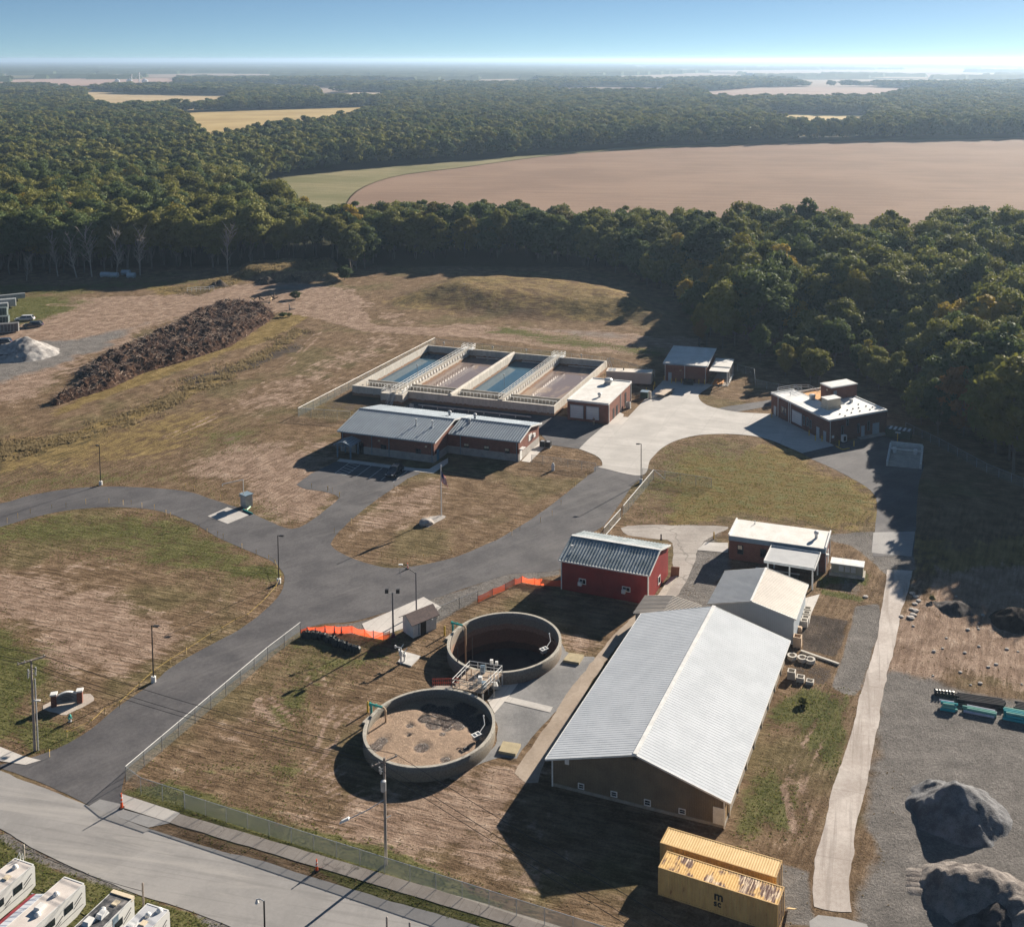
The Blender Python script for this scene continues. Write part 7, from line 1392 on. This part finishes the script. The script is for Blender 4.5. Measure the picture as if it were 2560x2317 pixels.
# clear a little space round the buildings that stand against the wood
bl = [(33,286,9),(24,283,13),(50,240,17),(56,243,12)]
for x, y, r in bl: near = near[np.hypot(near[:,0]-x, near[:,1]-y) > r]
LIT = [W('f',*q) for q in ((1290,890),(1380,780),(1400,720),(1450,735),(1530,790),(1640,745),(1700,770),(1740,830),(1690,880),(1735,960),(1738,1100),(1700,1200),(1250,1000))]
KT = 1/math.tan(R(21.5))
BCK = [W('f',*q) for q in ((1100,590),(1230,600),(1330,655),(1380,690),(1330,725),(1100,700))]
MND = [W('f',*q) for q in ((740,640),(1240,640),(1240,560),(740,560))]
def lit_height(x, y, h, LIT=LIT):      # trees whose shade would reach the open lawn and roofs are the shorter ones
    for k in range(12):
        t_ = np.linspace(.2, 1, 9)*h*KT
        if (sdist(x - SUNH[0]*t_, y - SUNH[1]*t_, LIT) > 0).any(): h *= .93
        else: break
    return h
SUNH = (.595, .804)
fx, fy = Pf(near[:,0], near[:,1], 8.); vis = (fx > -30) & (fx < 2046) & (fy < 1900)
dst = near[:,1] + (~vis)*1e4
# how exposed each tree is: distance to the tree line in the picture decides what shows largest
fx0, fy0 = Pf(near[:,0], near[:,1], 0.); edge = np.interp(fx0, tx, ty) - fy0
score = dst + edge*1.1; order = np.argsort(score); NI = 286; ind = near[order[:NI]]; rest = near[order[NI:]]
LBL = {'leaf': 'dark green broadleaf tree in the wood', 'olive': 'olive-green tree turning colour at the wood edge', 'gold': 'tree with bright yellow autumn crown', 'rust': 'tree with rusty orange-brown crown'}
GR = {'leaf': 'dark green trees of the surrounding wood', 'olive': 'olive trees of the surrounding wood', 'gold': 'yellow-crowned trees in the wood', 'rust': 'rusty trees in the wood'}
mats = {'leaf': None, 'olive': m_olive, 'gold': m_gold, 'rust': m_rust}; cm_c = {}
for k in range(NI):
    x, y = ind[k]; fx_, fy_ = Pf(x, y, 10.); left = fx_ < 700; kd = rg.choice([1,4,1,4,0]) if left else rg.choice([0,2,3,5,0,3]); h_ = rg.uniform(20.,25.5) if left else rg.uniform(18.,26.)
    if 500 < fx_ <= 740: h_ = rg.uniform(15.5,20)
    if 740 < fx_ < 1330: h_ = rg.uniform(17.5,22.5); kd = rg.choice([2,5,3,2])
    h_ = max(9.5, lit_height(x, y, h_)) if x > 0 else h_
    if 1150 < fx_ < 1420: h_ = max(11., lit_height(x, y, h_, BCK))
    if 740 < fx_ < 1230: h_ = max(17., lit_height(x, y, h_, MND))
    pc = rg.rand(); cn = fbm(np.array(x*.035), np.array(y*.035), 50, 2); col_ = 'leaf'
    if cn > (.47 if left else .55) and pc < .6: col_ = 'olive'
    if pc > (.94 if fx_ < 1300 else .87): col_ = 'gold'
    elif pc > (.92 if fx_ < 1300 else .86): col_ = 'rust'
    for gx_, gy_, gr, gc in ((1880,650,75,'gold'),(1960,640,90,'olive'),(1500,480,40,'olive'),(1370,520,45,'gold'),(1460,580,50,'olive'),(1780,500,70,'olive'),(1780,760,50,'olive'),(1850,560,50,'olive'),(1900,700,130,'olive'),(1990,820,120,'olive'),(1930,630,60,'gold'),(1600,600,45,'olive'),(560,440,120,'olive'),(420,430,90,'olive'),(660,470,50,'olive'),(1395,640,40,'olive')):
        if math.hypot(fx_-gx_, fy_-gy_) < gr and pc < (.7 if gc == 'olive' else .5): col_ = gc
    key = (kd, col_)
    if key not in cm_c:
        me_ = KINDS[kd][0]
        if mats[col_]: me_ = me_.copy(); me_.materials.clear(); me_.materials.append(mats[col_])
        cm_c[key] = me_
    O = empty('tree', (x, y, 0), rg.uniform(0, 6.28), LBL[col_], 'tree', GR[col_]); sc = rg.uniform(.85,1.4)*h_; O.scale = (sc, sc, h_)
    cr_ = bpy.data.objects.new('crown', cm_c[key]); C.objects.link(cr_); cr_.parent = O; tr_ = bpy.data.objects.new('trunk', KINDS[kd][1]); C.objects.link(tr_); tr_.parent = O
# pale bare trees at the left edge of the wood
for i, (x, y, h_, ln) in enumerate(((430,212,17,-12),(325,205,14,-8),(515,208,18,-7),(655,205,16,3),(785,200,17,0),(150,230,9,5),(1275,185,17,2))):
    O = empty('bare_tree', W('L',x,y), i*1.3, ('leafless pale leaning tree in front of the left wood' if i < 3 else 'slim pale-trunked leafless tree at the left wood edge'), 'tree', ('leaning bare trees' if i < 3 else 'upright bare trees')+' at the left wood edge'); O.scale = (h_, h_, h_); O.rotation_euler = (0, R(ln), 0)
    o = bpy.data.objects.new('trunk', trunk_mesh('bare_trunk', 60+i, [], m_bare, .016, .95, 26)); C.objects.link(o); o.parent = O
# young tree and bushes standing free
def bush(c, x, y, h_, wz, col_, label, cat='bush', kd=5, name='bush'):
    O = empty(name, W(c,x,y), x, label, cat); O.scale = (h_*wz, h_*wz, h_); me_ = KINDS[kd][0].copy(); me_.materials.clear(); me_.materials.append(mats[col_] or m_leaf)
    o = bpy.data.objects.new('crown' if cat == 'tree' else 'foliage', me_); C.objects.link(o); o.parent = O; o = bpy.data.objects.new('trunk' if cat == 'tree' else 'stem', KINDS[kd][1]); C.objects.link(o); o.parent = O
bush('B',310,350,13,.8,'olive','slender yellowing tree standing free beside the mound','tree',1,'tree'); bush('B',350,355,10.5,.7,'olive','smaller pale tree beside the slender yellowing one','tree',4,'tree'); bush('f',1378,686,9,1,'rust','brownish small tree at the corner of the wood','tree',1,'tree')
bush('L',1930,225,6,1.6,'leaf','dark rounded bush where the dirt track meets the wood'); bush('w1',870,905,1.6,2.6,'leaf','low dark bush in the yellow grass right of the brush pile'); bush('w1',970,900,1.4,1.8,'olive','small green bush beside the low dark one'); bush('w1',1060,640,3,2.,'olive','weedy olive thicket above the stump'); bush('L',1450,385,2.2,2.4,'olive','green creeper clump at the far end of the brush pile')
bush('y1',860,110,.9,1.6,'olive','small weed clump beside the low dark pile'); bush('E',860,965,1.0,2.2,'olive','round weed clump beside the big barn')
# ---- the rest of the woods: one object, crowns instanced on points
pc_ = bpy.data.collections.new('woodland_crowns')
FAR = []
for sd, lo, wi in ((21,.15,.30),(22,.2,.27),(23,.1,.33)):
    m_, _ = crown_mesh('woodland_crown', sd, lo, 2600, wi, .038, m_leaf, 26); FAR.append(m_)
for i, (me_, mt) in enumerate(((KINDS[0][0],None),(KINDS[2][0],None),(KINDS[3][0],None),(KINDS[5][0],None),(KINDS[0][0],m_olive),(KINDS[3][0],m_gold),(FAR[0],None),(FAR[1],None),(FAR[2],None),(FAR[1],m_olive))):
    if mt: me_ = me_.copy(); me_.materials.clear(); me_.materials.append(mt)
    o = bpy.data.objects.new('woodland_%02d' % i, me_); pc_.objects.link(o)
def pick(P, base, nn): 
    r = rg.rand(len(P)); cn = fbm(P[:,0]*.03, P[:,1]*.03, 50, 2); k = rg.randint(0, nn, len(P)) + base
    qx, qy = Pf(P[:,0], P[:,1], 10.); warm = (((qx > 330) & (qx < 780) & (qy > 270) & (qy < 410)) | (fbm(P[:,0]*.008, P[:,1]*.008, 51, 2) > .56)) & (r < .5)
    if base == 0: k = np.where((cn > .54) & (r < .5), 4, k); k = np.where(r > .982, 5, k)
    else: k = np.where((cn > .56) & (r < .4), 9, k)
    k = np.where(warm, 4 if base == 0 else 9, k); return k
def woods(name, P, kk, S_):
    me = bpy.data.meshes.new(name); me.vertices.add(len(P)); me.vertices.foreach_set('co', np.column_stack([P, np.zeros(len(P))]).astype(np.float32).ravel())
    a = me.attributes.new('kind_index', 'INT', 'POINT'); a.data.foreach_set('value', kk.astype(np.int32)); a = me.attributes.new('size', 'FLOAT_VECTOR', 'POINT'); a.data.foreach_set('vector', S_.astype(np.float32).ravel())
    a = me.attributes.new('turn', 'FLOAT_VECTOR', 'POINT'); a.data.foreach_set('vector', np.column_stack([np.zeros((len(P),2)), rg.uniform(0,6.28,len(P))]).astype(np.float32).ravel()); me.update()
    o = bpy.data.objects.new(name, me); C.objects.link(o); tag(o, kind='stuff')
    g = bpy.data.node_groups.new('plant_crowns', 'GeometryNodeTree'); g.interface.new_socket('Geometry', in_out='INPUT', socket_type='NodeSocketGeometry'); g.interface.new_socket('Geometry', in_out='OUTPUT', socket_type='NodeSocketGeometry')
    n = g.nodes; gi = n.new('NodeGroupInput'); go = n.new('NodeGroupOutput'); ci = n.new('GeometryNodeCollectionInfo'); ci.inputs['Collection'].default_value = pc_; ci.inputs['Separate Children'].default_value = True; ci.inputs['Reset Children'].default_value = True
    ip = n.new('GeometryNodeInstanceOnPoints'); ip.inputs['Pick Instance'].default_value = True
    def na(nm, ty): x = n.new('GeometryNodeInputNamedAttribute'); x.data_type = ty; x.inputs[0].default_value = nm; return x.outputs[0]
    l = g.links.new; l(gi.outputs[0], ip.inputs['Points']); l(ci.outputs[0], ip.inputs['Instance']); l(na('kind_index','INT'), ip.inputs['Instance Index']); l(na('size','FLOAT_VECTOR'), ip.inputs['Scale'])
    er = n.new('FunctionNodeEulerToRotation'); l(na('turn','FLOAT_VECTOR'), er.inputs[0]); l(er.outputs[0], ip.inputs['Rotation']); l(ip.outputs[0], go.inputs[0]); md = o.modifiers.new('crowns','NODES'); md.node_group = g; return o
P = np.concatenate([rest, mid_, far_]); kk = np.concatenate([pick(rest,0,4), pick(mid_,6,3), pick(far_,6,3)])
rfx, rfy = Pf(rest[:,0], rest[:,1], 10.); hr_ = np.array([(lit_height(a_, b_, q_) if 0 < a_ < 200 and b_ < 330 else q_) for (a_, b_), q_ in zip(rest, rg.uniform(17,27,len(rest)))])
hr_ = np.where((rfx > 500) & (rfx < 1330) & (rest[:,1] < 520), np.minimum(hr_, 16 + 5*rg.rand(len(rest))), hr_)
h = np.concatenate([hr_, rg.uniform(16,25,len(mid_)), rg.uniform(15,23,len(far_))]); wv_ = np.concatenate([rg.uniform(.85,1.25,len(rest)), rg.uniform(.95,1.4,len(mid_)), rg.uniform(1.5,2.2,len(far_))*np.where(far_[:,1] > 2500, 1.4, 1)])
woods('woodland', P, kk, np.column_stack([h*wv_, h*wv_, h]))
# ---- farther than 2.7 km: wooded blocks seen edge-on, one bumpy canopy sheet
rr = 4200*1.028**np.arange(0, 72); aa = np.linspace(R(122), R(64), 420); RR, AA = np.meshgrid(rr, aa, indexing='ij'); XX = RR*np.cos(AA); YY = RR*np.sin(AA)
n_ = fbm(XX*.0011, YY*.0022, 90, 4); ok = n_ < np.where(XX > 300, .44, .54); bump_ = fbm(XX*.03, YY*.03, 91, 2)*9 + 12
opn = in_open(XX.ravel(), YY.ravel()).reshape(XX.shape); ok &= ~opn; ZZ = np.where(ok, bump_, -.5); nr_, na_ = XX.shape; V = np.stack([XX.ravel(), YY.ravel(), ZZ.ravel()], 1)
q = [(i*na_+j, (i+1)*na_+j, (i+1)*na_+j+1, i*na_+j+1) for i in range(nr_-1) for j in range(na_-1) if ok[i,j] or ok[i+1,j] or ok[i,j+1] or ok[i+1,j+1]]
o = meshobj('distant_woodland', V, q, worn('distant_canopy', (.028,.042,.018), (.06,.07,.026), .95, 0, .01, .08, 0, .05, True)); tag(o, kind='stuff')
# ================================================================ GRASS, WEEDS
pav = np.zeros(xf.shape, bool)
for o in list(bpy.data.objects):
    if o.get('kind') == 'structure' and o.name.split('.')[0] not in ('ground','crop_field','meadow','hay_field','stubble_field','painted_line'):
        P_ = [(v.co.x, v.co.y) for v in o.data.vertices]; x0 = min(p[0] for p in P_)-1; x1 = max(p[0] for p in P_)+1; y0 = min(p[1] for p in P_)-1; y1 = max(p[1] for p in P_)+1
        m_ = (xf > x0) & (xf < x1) & (yf > y0) & (yf < y1)
        if m_.any(): pav[m_] |= sdist(xf[m_], yf[m_], P_) > -.25
pav |= (np.hypot(xf-TANK1[0], yf-TANK1[1]) < 8.6) | (np.hypot(xf-TANK2[0], yf-TANK2[1]) < 8.6)
for o in list(bpy.data.objects):     # keep tufts out of buildings
    if o.parent is None and o.get('category') in ('building','shed','water tank','container','caravan') and o.location.y < 440:
        c_ = [o.matrix_basis @ Vector(b_) for ch_ in o.children if ch_.type == 'MESH' for b_ in ch_.bound_box]
        if c_:
            a_ = o.rotation_euler.z; lo_ = [_lc(o, v) for v in c_]; x0, x1, y0, y1 = min(v.x for v in lo_), max(v.x for v in lo_), min(v.y for v in lo_), max(v.y for v in lo_)
            X_ = (xf-o.location.x)*math.cos(a_) + (yf-o.location.y)*math.sin(a_); Y_ = -(xf-o.location.x)*math.sin(a_) + (yf-o.location.y)*math.cos(a_); pav |= (X_ > x0-.3) & (X_ < x1+.3) & (Y_ > y0-.3) & (Y_ < y1+.3)
fxg, fyg = Pf(xf, yf); inv = (fxg > -40) & (fxg < 2060) & (fyg < 1900) & ~pav
def tufts(name, prob, n, h0, h1, m, blades=3, spread=.22, seed=1):
    r_ = np.random.RandomState(seed); p = np.where(inv, prob, 0)*1./np.maximum(yf,90)**.6; p = p/p.sum(); k = r_.choice(len(xf), n, p=p); x = xf[k] + r_.uniform(-.45,.45,n); y = yf[k] + r_.uniform(-.45,.45,n); z = zf[k]
    hh = r_.uniform(h0,h1,n); V = []; 
    for b_ in range(blades):
        a = r_.uniform(0,6.28,n); w_ = r_.uniform(.5,1,n)*spread; ox = r_.uniform(-.5,.5,n)*spread; oy = r_.uniform(-.5,.5,n)*spread; lx = r_.uniform(-.5,.5,n)*hh; ly = r_.uniform(-.5,.5,n)*hh
        V.append(np.stack([np.stack([x+ox-np.cos(a)*w_, y+oy-np.sin(a)*w_, z-.03], 1), np.stack([x+ox+np.cos(a)*w_, y+oy+np.sin(a)*w_, z-.03], 1), np.stack([x+ox+lx, y+oy+ly, z+hh], 1)], 1))
    V = np.concatenate(V).reshape(-1,3).astype(np.float32); nf = len(V)//3; me = bpy.data.meshes.new(name); me.vertices.add(len(V)); me.vertices.foreach_set('co', V.ravel()); me.loops.add(len(V)); me.loops.foreach_set('vertex_index', np.arange(len(V), dtype=np.int32)); me.polygons.add(nf); me.polygons.foreach_set('loop_start', np.arange(0,len(V),3,dtype=np.int32)); me.update(calc_edges=True); me.materials.append(m); o = bpy.data.objects.new(name, me); C.objects.link(o); return tag(o, kind='stuff')
def gm(name, c1, c2):
    s = N(name); co = s.pos(False); col = s.mix(s.rng(s.noise(co, .6, 5, .65), .35, .65), c1, c2); s.l(col, s.b.inputs['Base Color']); s.b.inputs['Roughness'].default_value = .9; s.b.inputs['Specular IOR Level'].default_value = .05
    tr = s.n('BsdfTranslucent'); s.l(col, tr.inputs[0]); mc = s.n('MixShader'); mc.inputs[0].default_value = .5; s.l(s.b.outputs[0], mc.inputs[1]); s.l(tr.outputs[0], mc.inputs[2]); s.l(mc.outputs[0], s.out.inputs[0]); return s.m
near_w = np.ones(xf.shape)
tufts('lawn_grass', (1-ch['gravel'])*(1-ch['tan']*.85)*(1-ch['soil']*.8)*(.25+fbm(xf*.15,yf*.15,66,3)), 90000, .03, .10, gm('dry_grass_blades', (.16,.12,.065), (.28,.215,.125)), 2, .16, 2)
tufts('green_grass', np.clip(ch['green'],0,1)*(.3+fbm(xf*.4,yf*.4,68,3)), 45000, .03, .12, gm('green_grass_blades', (.10,.12,.03), (.19,.19,.06)), 2, .15, 3)
tufts('tall_grass', ch['tall']**2*(fbm(xf*.25,yf*.25,67,3)**3), 15000, .15, .55, gm('straw_blades', (.20,.155,.085), (.30,.24,.14)), 3, .2, 4)

# ================================================================ HAZE
hz = MB().box(-60000,-60000,-4,60000,60000,97).build('haze', None); hz.data.materials.clear(); tag(hz, kind='stuff'); hm_ = bpy.data.materials.new('haze_air'); hm_.use_nodes = True; t_ = hm_.node_tree; t_.nodes.clear()
ho = t_.nodes.new('ShaderNodeOutputMaterial'); pv = t_.nodes.new('ShaderNodeVolumePrincipled'); pv.inputs['Color'].default_value = (.46,.64,.86,1); pv.inputs['Density'].default_value = .00009; pv.inputs['Anisotropy'].default_value = .4; t_.links.new(pv.outputs[0], ho.inputs['Volume']); hz.data.materials.append(hm_)
